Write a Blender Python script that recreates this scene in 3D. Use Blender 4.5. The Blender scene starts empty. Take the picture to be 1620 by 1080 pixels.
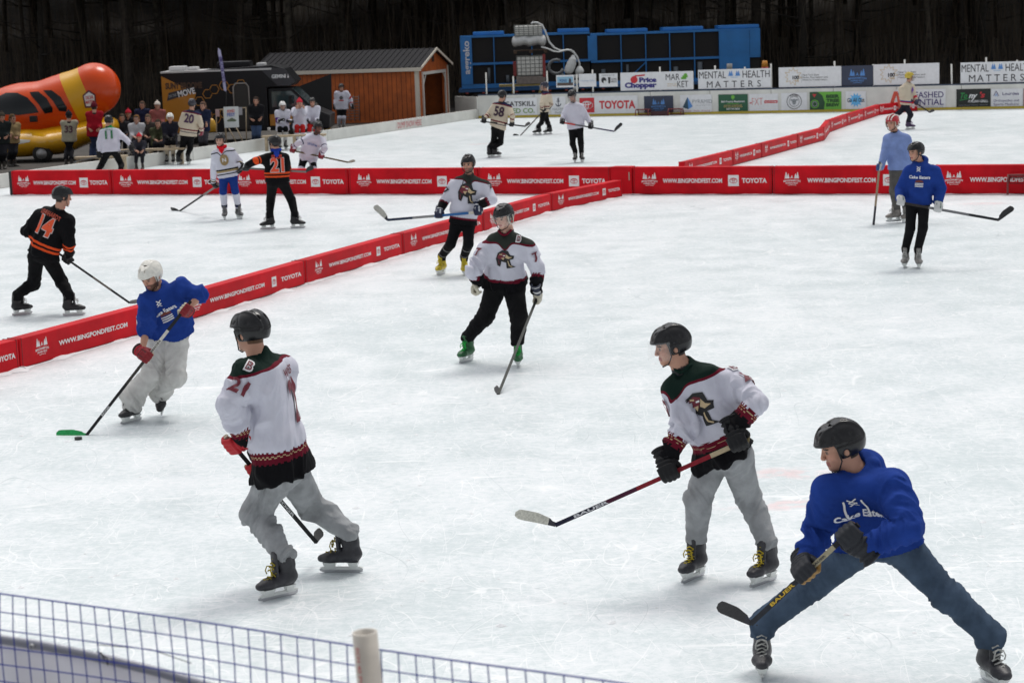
import bpy, bmesh, math, random, time
import numpy as np
from mathutils import Vector, Matrix, noise
from mathutils.bvhtree import BVHTree
T0 = time.time()
random.seed(7)
R = math.radians
SC = bpy.context.scene
COL = SC.collection

# ------------------------------------------------------------------ camera, light, exposure
F, HC, PITCH, ROLL = 3150.0, 4.0, math.atan(509.7/3150.0), R(2.0)
_R0, _U0, FW = Vector((1, 0, 0)), Vector((0, math.sin(PITCH), math.cos(PITCH))), Vector((0, math.cos(PITCH), -math.sin(PITCH)))
RC = _R0*math.cos(ROLL) - _U0*math.sin(ROLL)
UC = _R0*math.sin(ROLL) + _U0*math.cos(ROLL)
CAMP = Vector((0, 0, HC))
cam_data = bpy.data.cameras.new('camera')
cam = bpy.data.objects.new('camera', cam_data); COL.objects.link(cam)
cam.matrix_world = Matrix(((RC.x, UC.x, -FW.x, 0), (RC.y, UC.y, -FW.y, 0), (RC.z, UC.z, -FW.z, HC), (0, 0, 0, 1)))
cam_data.sensor_width = 36; cam_data.lens = F/1620*36; cam_data.clip_start = .1; cam_data.clip_end = 1000
cam_data.dof.use_dof = True; cam_data.dof.focus_distance = 15.5; cam_data.dof.aperture_fstop = 6.3
SC.camera = cam
SC.view_settings.view_transform = 'Standard'; SC.view_settings.look = 'None'; SC.view_settings.gamma = 1
SC.view_settings.exposure = 0.40
W = bpy.data.worlds.new('World'); SC.world = W; W.use_nodes = True
nt = W.node_tree; nt.nodes.clear()
sky = nt.nodes.new('ShaderNodeTexSky'); sky.sky_type = 'NISHITA'; sky.sun_disc = False
sky.sun_elevation = R(64); sky.sun_rotation = R(-35); sky.air_density = 1.0; sky.dust_density = 3.0
hs = nt.nodes.new('ShaderNodeHueSaturation'); hs.inputs['Saturation'].default_value = .17
bg = nt.nodes.new('ShaderNodeBackground'); bg.inputs['Strength'].default_value = .11
wo = nt.nodes.new('ShaderNodeOutputWorld')
nt.links.new(sky.outputs[0], hs.inputs['Color']); nt.links.new(hs.outputs[0], bg.inputs[0]); nt.links.new(bg.outputs[0], wo.inputs[0])
sd = bpy.data.lights.new('sun', 'SUN'); sd.energy = 1.3; sd.angle = R(18); sd.color = (1, .96, .91)
sun = bpy.data.objects.new('sun', sd); COL.objects.link(sun)
sun.rotation_euler = (R(26), 0, R(-145+180+110))

def ray(px, py): return FW + RC*((px-810)/F) + UC*((540-py)/F)
def G(px, py, z=0.0):
    d = ray(px, py); return CAMP + d*((z-HC)/d.z)
def V(px, py, Y):
    d = ray(px, py); return CAMP + d*(Y/d.y)

# ------------------------------------------------------------------ materials
MATS = {}
def nd(m, t): return m.node_tree.nodes.new(t)
def lk(m, a, b): m.node_tree.links.new(a, b)
def mat(name, col, rough=.7, metal=0, spec=.5, bump=0, bscale=60, vary=0, vscale=8, coat=0, sheen=0, alpha=1, trans=0):
    key = (name,)
    if key in MATS: return MATS[key]
    m = bpy.data.materials.new(name); m.use_nodes = True; MATS[key] = m
    b = m.node_tree.nodes['Principled BSDF']
    b.inputs['Base Color'].default_value = (*col, 1); b.inputs['Roughness'].default_value = rough
    b.inputs['Metallic'].default_value = metal; b.inputs['Specular IOR Level'].default_value = spec
    b.inputs['Coat Weight'].default_value = coat; b.inputs['Sheen Weight'].default_value = sheen
    b.inputs['Alpha'].default_value = alpha; b.inputs['Transmission Weight'].default_value = trans
    tc = nd(m, 'ShaderNodeTexCoord')
    if vary:
        n = nd(m, 'ShaderNodeTexNoise'); n.inputs['Scale'].default_value = vscale; n.inputs['Detail'].default_value = 5
        lk(m, tc.outputs['Object'], n.inputs['Vector'])
        r = nd(m, 'ShaderNodeValToRGB'); r.color_ramp.elements[0].position = .3; r.color_ramp.elements[1].position = .7
        r.color_ramp.elements[0].color = (*[c*(1-vary) for c in col], 1); r.color_ramp.elements[1].color = (*[min(1, c*(1+vary)) for c in col], 1)
        lk(m, n.outputs['Fac'], r.inputs[0]); lk(m, r.outputs[0], b.inputs['Base Color'])
    if bump:
        n = nd(m, 'ShaderNodeTexNoise'); n.inputs['Scale'].default_value = bscale; n.inputs['Detail'].default_value = 4
        lk(m, tc.outputs['Object'], n.inputs['Vector'])
        bp = nd(m, 'ShaderNodeBump'); bp.inputs['Strength'].default_value = bump; bp.inputs['Distance'].default_value = .01
        lk(m, n.outputs['Fac'], bp.inputs['Height']); lk(m, bp.outputs[0], b.inputs['Normal'])
    return m
def fabric(name, col, rough=.85, vary=.12): return mat(name, col, rough, bump=.35, bscale=45, vary=vary, vscale=9, spec=.08)

def attr_mat(name, rough=.85, spec=.10, bscale=45, bump=.3):
    """fabric that reads its printed / dyed pattern from the garment's own pattern attributes"""
    m = bpy.data.materials.new(name); m.use_nodes = True
    b = m.node_tree.nodes['Principled BSDF']; b.inputs['Roughness'].default_value = rough; b.inputs['Specular IOR Level'].default_value = spec
    tc = nd(m, 'ShaderNodeTexCoord'); n = nd(m, 'ShaderNodeTexNoise'); n.inputs['Scale'].default_value = bscale
    lk(m, tc.outputs['Object'], n.inputs['Vector'])
    bp = nd(m, 'ShaderNodeBump'); bp.inputs['Strength'].default_value = bump; bp.inputs['Distance'].default_value = .01
    lk(m, n.outputs['Fac'], bp.inputs['Height']); lk(m, bp.outputs[0], b.inputs['Normal'])
    return m, b
def ramp(m, src, stops):
    """stops: [(pos, col), ...] constant ramp; col holds from pos upward"""
    r = nd(m, 'ShaderNodeValToRGB'); cr = r.color_ramp; cr.interpolation = 'CONSTANT'
    stops = sorted(stops, key=lambda s: s[0])
    cr.elements[0].position = stops[0][0]; cr.elements[0].color = (*stops[0][1], 1)
    cr.elements[1].position = stops[1][0] if len(stops) > 1 else 1; cr.elements[1].color = (*stops[min(1, len(stops)-1)][1], 1)
    for p, c in stops[2:]:
        e = cr.elements.new(p); e.color = (*c, 1)
    lk(m, src, r.inputs[0]); return r.outputs[0]
def mixc(m, fac, a, b):
    x = nd(m, 'ShaderNodeMix'); x.data_type = 'RGBA'; lk(m, fac, x.inputs[0]); lk(m, a, x.inputs[6]); lk(m, b, x.inputs[7]); return x.outputs[2]
def mth(m, op, a, b=None, c=None):
    x = nd(m, 'ShaderNodeMath'); x.operation = op
    for i, s in enumerate((a, b, c)):
        if s is None: continue
        if isinstance(s, (int, float)): x.inputs[i].default_value = s
        else: lk(m, s, x.inputs[i])
    return x.outputs[0]
def jersey_mat(name, torso, sleeve, yoke=None, teeth=None, rough=.8):
    m, b = attr_mat(name, rough)
    def at(a):
        n = nd(m, 'ShaderNodeAttribute'); n.attribute_name = a; return n.outputs['Fac']
    tv, av, arm, yk, ang = at('tv'), at('av'), at('arm'), at('yk'), at('ang')
    t = tv; a = av
    if teeth:      # small toothed edge on the printed bands
        f = mth(m, 'FRACT', mth(m, 'MULTIPLY', ang, teeth[0])); f = mth(m, 'GREATER_THAN', f, .5)
        t = mth(m, 'ADD', tv, mth(m, 'MULTIPLY', f, teeth[1])); a = mth(m, 'SUBTRACT', av, mth(m, 'MULTIPLY', f, teeth[1]*2))
    c = mixc(m, mth(m, 'GREATER_THAN', arm, .5), ramp(m, t, torso), ramp(m, a, sleeve))
    if yoke:
        band, yc, bc = yoke
        c2 = ramp(m, yk, [(0, bc), (.5+band, yc)])
        c = mixc(m, mth(m, 'GREATER_THAN', yk, .5), c, c2)
    # faint weave / dirt variation
    tc = nd(m, 'ShaderNodeTexCoord'); n = nd(m, 'ShaderNodeTexNoise'); n.inputs['Scale'].default_value = 7; n.inputs['Detail'].default_value = 5
    lk(m, tc.outputs['Object'], n.inputs['Vector'])
    x = nd(m, 'ShaderNodeMix'); x.data_type = 'RGBA'; x.blend_type = 'MULTIPLY'; x.inputs[0].default_value = .22
    lk(m, c, x.inputs[6]); lk(m, n.outputs['Fac'], x.inputs[7])
    lk(m, x.outputs[2], b.inputs['Base Color'])
    return m

# ------------------------------------------------------------------ object helpers
def tag(o, label=None, cat=None, group=None, kind=None):
    if label: o['label'] = label
    if cat: o['category'] = cat
    if group: o['group'] = group
    if kind: o['kind'] = kind
    return o
def thing(name, loc, label, cat, group=None):
    o = bpy.data.objects.new(name, None); o.empty_display_size = .2; COL.objects.link(o); o.location = loc
    return tag(o, label, cat, group)
def mkobj(name, me, parent=None, mats=None, loc=None):
    o = bpy.data.objects.new(name, me); COL.objects.link(o)
    if mats:
        for m in (mats if isinstance(mats, (list, tuple)) else [mats]): me.materials.append(m)
    if loc is not None: o.location = loc
    if parent is not None: o.parent = parent
    return o
def wpos(o):
    p = Vector(o.location)
    while o.parent is not None: o = o.parent; p += Vector(o.location)
    return p
class MB:
    """collects shapes in world coordinates; build() links them as ONE mesh object"""
    def __init__(s): s.v = []; s.f = []; s.mi = []; s.sm = []
    def add(s, vs, fs, mi=0, smooth=False):
        n = len(s.v); s.v += [tuple(v) for v in vs]; s.f += [tuple(i+n for i in f) for f in fs]
        s.mi += [mi]*len(fs); s.sm += [smooth]*len(fs); return s
    def box(s, c, ax, ay, az, mi=0):      # centre, half-axis vectors
        c, ax, ay, az = map(Vector, (c, ax, ay, az)); vs = []
        for k in (-1, 1):
            for j in (-1, 1):
                for i in (-1, 1): vs.append(c+ax*i+ay*j+az*k)
        return s.add(vs, [(0, 2, 3, 1), (4, 5, 7, 6), (0, 1, 5, 4), (2, 6, 7, 3), (0, 4, 6, 2), (1, 3, 7, 5)], mi)
    def bx(s, x0, x1, y0, y1, z0, z1, mi=0, M=None):
        c = Vector(((x0+x1)/2, (y0+y1)/2, (z0+z1)/2)); a = [Vector(((x1-x0)/2, 0, 0)), Vector((0, (y1-y0)/2, 0)), Vector((0, 0, (z1-z0)/2))]
        if M is not None:
            c = M @ c; r = M.to_3x3(); a = [r @ q for q in a]
        return s.box(c, *a, mi=mi)
    def tube(s, pts, r, n=8, mi=0, cap=True):
        pts = [Vector(p) for p in pts]; m = len(pts); rs = r if isinstance(r, (list, tuple)) else [r]*m
        vs = []; up = None
        for i, p in enumerate(pts):
            d = (pts[min(i+1, m-1)]-pts[max(i-1, 0)]).normalized()
            if up is None: up = Vector((0, 0, 1)) if abs(d.z) < .9 else Vector((1, 0, 0))
            x = d.cross(up).normalized(); up = x.cross(d).normalized()
            for k in range(n):
                a = 2*math.pi*k/n; vs.append(p+(x*math.cos(a)+up*math.sin(a))*rs[i])
        fs = [(i*n+k, i*n+(k+1) % n, (i+1)*n+(k+1) % n, (i+1)*n+k) for i in range(m-1) for k in range(n)]
        if cap: fs += [tuple(range(n))[::-1], tuple((m-1)*n+k for k in range(n))]
        return s.add(vs, fs, mi, True)
    def quad(s, a, b, c, d, mi=0): return s.add([a, b, c, d], [(0, 1, 2, 3)], mi)
    def prism(s, poly, d, mi=0):          # closed 3D polygon extruded by vector d
        d = Vector(d); n = len(poly); vs = [Vector(p) for p in poly]+[Vector(p)+d for p in poly]
        return s.add(vs, [tuple(range(n)), tuple(range(2*n-1, n-1, -1))]+[(i, i+n, (i+1) % n+n, (i+1) % n) for i in range(n)], mi)
    def mesh(s, name, off=Vector((0, 0, 0)), bevel=0, recalc=True):
        me = bpy.data.meshes.new(name); me.from_pydata([tuple(Vector(v)-off) for v in s.v], [], s.f)
        me.polygons.foreach_set('material_index', s.mi); me.polygons.foreach_set('use_smooth', s.sm)
        if bevel or recalc:
            bm = bmesh.new(); bm.from_mesh(me)
            if recalc: bmesh.ops.recalc_face_normals(bm, faces=bm.faces)
            if bevel: bmesh.ops.bevel(bm, geom=list(bm.edges), offset=bevel, segments=2, affect='EDGES', profile=.6)
            bm.to_mesh(me); bm.free()
        me.update(); return me
    def build(s, name, mats, parent=None, bevel=0, recalc=True, **kw):
        off = wpos(parent) if parent is not None else Vector((0, 0, 0))
        if parent is None and s.v and kw.get('origin', True):
            a = np.array(s.v); off = Vector((float(a[:, 0].mean()), float(a[:, 1].mean()), float(a[:, 2].min())))
            o = mkobj(name, s.mesh(name, off, bevel, recalc), None, mats, off); return o
        return mkobj(name, s.mesh(name, off, bevel, recalc), parent, mats)

# ------------------------------------------------------------------ flat graphics (lettering, emblems)
_TX = {}
def text2d(s, bold=0.0, font_sx=1.0):
    k = (s, bold)
    if k not in _TX:
        c = bpy.data.curves.new('t', 'FONT'); c.body = s; c.size = 1; c.offset = bold; c.resolution_u = 3; c.fill_mode = 'FRONT'
        c.align_x = 'CENTER'
        o = bpy.data.objects.new('t', c); COL.objects.link(o); bpy.context.view_layer.update()
        me = o.evaluated_get(bpy.context.evaluated_depsgraph_get()).to_mesh()
        vs = np.array([tuple(v.co)[:2] for v in me.vertices]) if len(me.vertices) else np.zeros((0, 2))
        fs = [tuple(p.vertices) for p in me.polygons]
        bpy.data.objects.remove(o); bpy.data.curves.remove(c)
        if len(vs): vs[:, 0] -= (vs[:, 0].max()+vs[:, 0].min())/2
        _TX[k] = (vs, fs)
    return _TX[k]
class Gr:
    """a print made of flat coloured shapes, in metres, origin at its centre"""
    def __init__(s): s.L = []; s.mats = []
    def mi(s, m):
        if m not in s.mats: s.mats.append(m)
        return s.mats.index(m)
    def shape(s, vs, fs, m, lay=0): s.L.append((np.array(vs, float), fs, s.mi(m), lay)); return s
    def text(s, t, x, y, h, m, w=None, bold=.02, lay=1, arc=0, rot=0, shear=0, grow=0):
        """cap height h; optional total width w; arc bends the baseline; grow = taller at the ends"""
        vs, fs = text2d(t, bold); vs = vs.copy()
        if not len(vs): return s
        sc = h/.69; sx = sc
        if w: sx = w/(vs[:, 0].max()-vs[:, 0].min())
        vs[:, 1] = (vs[:, 1]-.345)*sc; vs[:, 0] = vs[:, 0]*sx+shear*vs[:, 1]
        if arc: vs[:, 1] += arc*vs[:, 0]**2
        if rot:
            c, q = math.cos(rot), math.sin(rot); vs = np.stack([vs[:, 0]*c-vs[:, 1]*q, vs[:, 0]*q+vs[:, 1]*c], 1)
        vs[:, 0] += x; vs[:, 1] += y
        return s.shape(vs, fs, s_m(m), lay)
    def poly(s, pts, m, lay=1): return s.shape(pts, [tuple(range(len(pts)))], s_m(m), lay)
    def rect(s, x0, x1, y0, y1, m, lay=0): return s.poly([(x0, y0), (x1, y0), (x1, y1), (x0, y1)], m, lay)
    def disc(s, x, y, rx, ry, m, lay=1, n=24): return s.poly([(x+rx*math.cos(2*math.pi*k/n), y+ry*math.sin(2*math.pi*k/n)) for k in range(n)], m, lay)
    def ring(s, x, y, rx, ry, t, m, lay=1, n=28):
        vs = []
        for k in range(n):
            a = 2*math.pi*k/n; vs += [(x+rx*math.cos(a), y+ry*math.sin(a)), (x+(rx-t)*math.cos(a), y+(ry-t)*math.sin(a))]
        return s.shape(vs, [(2*k, 2*((k+1) % n), 2*((k+1) % n)+1, 2*k+1) for k in range(n)], s_m(m), lay)
    def line(s, pts, t, m, lay=1):
        for a, b in zip(pts[:-1], pts[1:]):
            dx, dy = b[0]-a[0], b[1]-a[1]; l = math.hypot(dx, dy) or 1; nx, ny = -dy/l*t/2, dx/l*t/2
            s.poly([(a[0]-nx, a[1]-ny), (b[0]-nx, b[1]-ny), (b[0]+nx, b[1]+ny), (a[0]+nx, a[1]+ny)], m, lay)
        return s
    def place(s, name, O, X, Y, parent, eps=.004):
        """lay the print flat on a face: O = centre, X/Y = in-plane unit vectors"""
        O, X, Y = Vector(O), Vector(X), Vector(Y); N = X.cross(Y)
        mb = MB()
        for vs, fs, mi, lay in s.L: mb.add([O+X*float(a)+Y*float(b)+N*(eps*(1+lay)) for a, b in vs], fs, mi)
        return mb.build(name, s.mats, parent, recalc=False)
    def project(s, name, target, bvh, O, X, Y, parent, cell=.014, eps=.004, dist=.6):
        """print on a garment: the flat shapes are cut fine and dropped onto the cloth along -N"""
        O, X, Y = Vector(O), Vector(X), Vector(Y); N = X.cross(Y).normalized()
        allv = np.concatenate([l[0] for l in s.L]); mn, mx = allv.min(0), allv.max(0)
        bm = bmesh.new()
        for vs, fs, mi, lay in s.L:
            bv = [bm.verts.new((float(a), float(b), lay)) for a, b in vs]
            for f in fs:
                try: fc = bm.faces.new([bv[i] for i in f]); fc.material_index = mi
                except ValueError: pass
        for ax in (0, 1):
            k = mn[ax]+cell*.5
            while k < mx[ax]:
                co = [0, 0, 0]; no = [0, 0, 0]; co[ax] = k; no[ax] = 1
                bmesh.ops.bisect_plane(bm, geom=bm.verts[:]+bm.edges[:]+bm.faces[:], plane_co=co, plane_no=no)
                k += cell
        off = wpos(parent); bad = []
        for v in bm.verts:
            lay = v.co.z; st = O+X*v.co.x+Y*v.co.y+N*dist
            hit = bvh.ray_cast(st, -N, dist+.5)
            if hit[0] is None: bad.append(v); v.co = st-off; continue
            n = hit[1] if hit[1].dot(N) > 0 else -hit[1]
            v.co = hit[0]+n*(eps+.0035*lay)+N*.001-off
        bmesh.ops.delete(bm, geom=bad, context='VERTS')
        me = bpy.data.meshes.new(name); bm.to_mesh(me); bm.free(); me.polygons.foreach_set('use_smooth', [True]*len(me.polygons))
        return mkobj(name, me, parent, s.mats)
def s_m(m): return m
# ------------------------------------------------------------------ implicit-surface modelling for bodies, clothes, skates
def A3(v): return np.array(v, dtype=np.float32)
def f_rc(P, A, B, ra, rb):
    A, B = A3(A), A3(B); AB = B-A; t = np.clip(((P-A) @ AB)/max(1e-9, float(AB @ AB)), 0, 1)
    return np.linalg.norm(P-A-t[:, None]*AB, axis=1)-(ra+(rb-ra)*t)
def f_ell(P, C, r, M=None):
    q = P-A3(C)
    if M is not None: q = q @ A3(M)
    r = A3(r); return (np.linalg.norm(q/r, axis=1)-1)*float(r.min())
def f_ec(P, A, B, la, lb, wa, wb, da, db, cap=.03):
    """elliptic capsule: lateral axis la->lb, half width w, half depth d"""
    A, B, la, lb = A3(A), A3(B), A3(la), A3(lb); AB = B-A; L = float(np.linalg.norm(AB)); ax = AB/L
    s = (P-A) @ ax; t = np.clip(s/L, 0, 1)[:, None]
    lat = la*(1-t)+lb*t; lat = lat-(lat @ ax)[:, None]*ax; lat /= np.linalg.norm(lat, axis=1)[:, None]+1e-9
    fr = np.cross(lat, ax); Q = P-A-t*AB; a = Q @ ax
    w = wa+(wb-wa)*t[:, 0]; d = da+(db-da)*t[:, 0]
    x = (Q*lat).sum(1)/w; y = (Q*fr).sum(1)/d
    return (np.sqrt(x*x+y*y+(a/cap)**2)-1)*min(cap, wa, wb, da, db)
def smin(a, b, k):
    h = np.clip(.5+.5*(b-a)/k, 0, 1); return b*(1-h)+a*h-k*h*(1-h)
def usmin(ds, k):
    r = ds[0]
    for d in ds[1:]: r = smin(r, d, k)
    return r
def surfnet(fn, lo, hi, h):
    """surface of fn<0 on a grid of step h (evaluated only near the surface)"""
    lo = A3(lo)-h*2; hi = A3(hi)+h*2; B = 4
    n = (np.ceil((hi-lo)/(h*B)).astype(int)+1); N = n*B
    ci = np.stack(np.meshgrid(*[np.arange(k) for k in n], indexing='ij'), -1).reshape(-1, 3)
    Fc = fn((lo+(ci*B+1.5)*h).astype(np.float32))
    act = np.abs(Fc) < B*h*1.15
    Fg = np.repeat(np.repeat(np.repeat(Fc.reshape(n), B, 0), B, 1), B, 2).astype(np.float32)
    o = np.stack(np.meshgrid(*[np.arange(B)]*3, indexing='ij'), -1).reshape(-1, 3)
    idx = (ci[act][:, None, :]*B+o[None]).reshape(-1, 3)
    if not len(idx): return np.zeros((0, 3)), []
    Fg[idx[:, 0], idx[:, 1], idx[:, 2]] = fn((lo+idx*h).astype(np.float32))
    Fg[0] = Fg[-1] = 1; Fg[:, 0] = Fg[:, -1] = 1; Fg[:, :, 0] = Fg[:, :, -1] = 1
    ins = Fg < 0
    c = [ins[i:N[0]-1+i, j:N[1]-1+j, k:N[2]-1+k] for i in (0, 1) for j in (0, 1) for k in (0, 1)]
    cnt = sum(x.astype(np.int8) for x in c); cells = np.argwhere((cnt > 0) & (cnt < 8))
    vid = -np.ones(N-1, dtype=np.int64); vid[cells[:, 0], cells[:, 1], cells[:, 2]] = np.arange(len(cells))
    acc = np.zeros((len(cells), 3)); w = np.zeros(len(cells))
    cor = [(i, j, k) for i in (0, 1) for j in (0, 1) for k in (0, 1)]
    val = {q: Fg[cells[:, 0]+q[0], cells[:, 1]+q[1], cells[:, 2]+q[2]] for q in cor}
    for a in cor:
        for ax in range(3):
            if a[ax]: continue
            b = list(a); b[ax] = 1; b = tuple(b); va, vb = val[a], val[b]; m = (va < 0) != (vb < 0)
            t = np.where(m, va/(va-vb+1e-20), 0)
            p = np.array(a, float)[None]+np.zeros((len(cells), 3)); p[:, ax] += t
            acc += p*m[:, None]; w += m
    vs = lo+(cells+acc/np.maximum(w, 1)[:, None])*h
    faces = []
    for ax in range(3):
        u, v = (ax+1) % 3, (ax+2) % 3
        s0 = [slice(None)]*3; s1 = [slice(None)]*3; s0[ax] = slice(0, -1); s1[ax] = slice(1, None)
        d = ins[tuple(s0)] != ins[tuple(s1)]; e = np.argwhere(d)
        ok = (e[:, u] > 0) & (e[:, v] > 0) & (e[:, u] < N[u]-1) & (e[:, v] < N[v]-1); e = e[ok]
        if not len(e): continue
        def cid(du, dv):
            q = e.copy(); q[:, u] += du; q[:, v] += dv; return vid[q[:, 0], q[:, 1], q[:, 2]]
        f = np.stack([cid(-1, -1), cid(0, -1), cid(0, 0), cid(-1, 0)], 1)
        fl = ~ins[e[:, 0], e[:, 1], e[:, 2]]; f[fl] = f[fl][:, ::-1]
        faces.append(f)
    f = np.concatenate(faces); f = f[(f >= 0).all(1)]
    # one light smoothing pass
    nb = np.zeros_like(vs); nn = np.zeros(len(vs))
    for a, b in ((0, 1), (1, 2), (2, 3), (3, 0)):
        np.add.at(nb, f[:, a], vs[f[:, b]]); np.add.at(nn, f[:, a], 1); np.add.at(nb, f[:, b], vs[f[:, a]]); np.add.at(nn, f[:, b], 1)
    vs = vs*.5+.5*nb/np.maximum(nn, 1)[:, None]
    return vs, f
def np_mesh(name, vs, f, off=(0, 0, 0)):
    me = bpy.data.meshes.new(name); vs = np.asarray(vs)-np.array(off)
    me.vertices.add(len(vs)); me.vertices.foreach_set('co', vs.astype(np.float32).ravel())
    f = np.asarray(f); me.loops.add(f.size); me.loops.foreach_set('vertex_index', f.ravel().astype(np.int32))
    me.polygons.add(len(f)); me.polygons.foreach_set('loop_start', np.arange(0, f.size, 4, dtype=np.int32))
    me.polygons.foreach_set('loop_total', np.full(len(f), 4, dtype=np.int32))
    me.polygons.foreach_set('use_smooth', np.ones(len(f), dtype=bool)); me.update(calc_edges=True); me.validate()
    return me
def fattr(me, name, arr):
    a = me.attributes.new(name, 'FLOAT', 'POINT'); a.data.foreach_set('value', np.asarray(arr, dtype=np.float32))
def cattr(me, arr):
    a = me.color_attributes.new('col', 'FLOAT_COLOR', 'POINT')
    c = np.ones((len(arr), 4), dtype=np.float32); c[:, :3] = arr; a.data.foreach_set('color', c.ravel())
def vnormals(me):
    n = np.zeros(len(me.vertices)*3, dtype=np.float32); me.vertices.foreach_get('normal', n); return n.reshape(-1, 3)
def nz(P):  # value noise, one number per row
    return np.array([noise.noise(Vector(map(float, p))) for p in P])
_colm = {}
def colmat(name, rough=.55, spec=.35, sss=0):
    if name in _colm: return _colm[name]
    m, b = attr_mat(name, rough, spec, 90, .12); n = nd(m, 'ShaderNodeAttribute'); n.attribute_name = 'col'
    lk(m, n.outputs['Color'], b.inputs['Base Color']); b.inputs['Sheen Weight'].default_value = 0
    _colm[name] = m; return m

# ---- head (local: X forward, Y left, Z up, origin between the ears), made once per resolution
def f_head(P):
    P = P.copy(); P[:, 1] = np.abs(P[:, 1])
    d = f_ell(P, (-.008, 0, .035), (.100, .078, .092))
    d = smin(d, f_ell(P, (.028, 0, -.045), (.062, .056, .062)), .03)
    d = smin(d, f_ell(P, (.066, 0, -.090), (.026, .026, .022)), .022)
    d = smin(d, f_ell(P, (.058, .036, -.022), (.026, .024, .026)), .02)
    d = smin(d, f_rc(P, (.083, 0, .026), (.080, .040, .026), .013, .010), .014)
    d = smin(d, f_rc(P, (.094, 0, .012), (.108, 0, -.026), .008, .0115), .008)
    d = smin(d, f_ell(P, (.103, .012, -.030), (.011, .009, .008)), .005)
    d = np.maximum(d, -f_ell(P, (.100, .030, .006), (.018, .015, .0105)))
    d = np.minimum(d, f_ell(P, (.080, .030, .004), (.0125, .0125, .0125)))
    d = smin(d, f_rc(P, (.090, 0, -.054), (.080, .022, -.056), .0085, .005), .006)
    d = smin(d, f_rc(P, (.089, 0, -.067), (.080, .018, -.065), .009, .005), .006)
    d = smin(d, f_ell(P, (-.008, .080, -.004), (.024, .010, .033)), .006)
    d = smin(d, f_rc(P, (-.018, 0, -.04), (-.035, 0, -.17), .056, .062), .03)
    return d
_HD = {}
def head_geo(h):
    if h not in _HD:
        vs, f = surfnet(f_head, (-.13, -.11, -.22), (.14, .11, .14), h); _HD[h] = (vs, f)
    return _HD[h]
SKIN = (.50, .27, .19); SKIN2 = (.56, .33, .25)
def head_cols(vs, skin, hair, beard=0, blen=0):
    c = np.tile(np.array(skin, float), (len(vs), 1)); x, y, z = vs[:, 0], np.abs(vs[:, 1]), vs[:, 2]
    ch = np.exp(-(((x-.075)/.03)**2+((y-.04)/.02)**2+((z+.022)/.02)**2)); c = c*(1-.35*ch[:, None])+np.array([.55, .20, .15])*.35*ch[:, None]
    no = np.exp(-(((x-.112)/.014)**2+(y/.014)**2+((z+.026)/.014)**2)); c = c*(1-.3*no[:, None])+np.array([.55, .20, .15])*.3*no[:, None]
    lip = (x > .078) & (y < .023) & (z < -.050) & (z > -.073); c[lip] = (.36, .12, .10)
    eye = (x > .080) & (y > .018) & (y < .042) & (z > -.003) & (z < .012); c[eye] = (.20, .14, .11)
    pup = eye & (np.abs(y-.030) < .0065); c[pup] = (.02, .015, .012)
    br = (x > .075) & (y > .014) & (y < .050) & (z > .020) & (z < .031); c[br] = hair
    if beard:
        b = (z < -.040) & (x > .0) & (z > -.13) & ~lip & ~((x > .085) & (z > -.044)); c[b] = c[b]*(1-beard)+np.array(hair)*beard
        mu = (x > .085) & (y < .03) & (z < -.040) & (z > -.051); c[mu] = c[mu]*(1-beard)+np.array(hair)*beard
    hr = ((z > .055) & (x < .085)) | ((x < -.02) & (z > -.06) & (y < .075)) | ((x < .02) & (z > .02)); c[hr] = hair
    return c
# ---- hockey helmet
def f_helmet(P):
    y = np.abs(P[:, 1]); Q = P.copy(); Q[:, 1] = y
    x, z = P[:, 0], P[:, 2]
    d = f_ell(Q, (-.006, 0, .032), (.136, .105, .124))
    d = np.maximum(d, Q @ A3((.25, 0, .968))-.137)             # flat-ish crown
    rid = .0045*np.tanh((np.abs(y-.045)-.010)*300)*(z > .03)
    d = d+rid*.6
    # two-piece shell seam and vents
    d = d+.004*np.exp(-((x-.005+(.05-z)*.25)/.005)**2)
    for vx, vy, vz in ((.085, .028, .115), (.02, .03, .15), (-.05, .03, .145), (-.105, .03, .105), (.055, .085, .085), (-.06, .088, .085)):
        d = np.maximum(d, -f_ell(Q, (vx, vy, vz), (.020, .007, .022)))
    low = np.where(x > .055, .050, np.where(x > .03, .050-(.055-x)/.025*.085, -.040+np.clip(-x-.03, 0, 1)*.10))
    d = np.maximum(d, (low-z)*.8)
    d = np.minimum(d, np.maximum(f_ell(Q, (.0, 0, .045), (.1345, .1025, .06)), np.maximum(.044-z, z-.060)))   # brow rim
    d = np.maximum(d, -f_ell(Q, (-.006, 0, .030), (.112, .086, .103)))
    d = np.maximum(d, -f_ell(Q, (.0, .1, -.012), (.016, .03, .020)))
    return d
_C = {}
def cached(key, fn, lo, hi, h):
    if key not in _C:
        vs, f = surfnet(fn, lo, hi, h); me = np_mesh(key[0], vs, f); _C[key] = me
    return _C[key]
def helmet_mesh(h): return cached(('helmet', h), f_helmet, (-.16, -.13, -.07), (.17, .13, .18), h)
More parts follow.
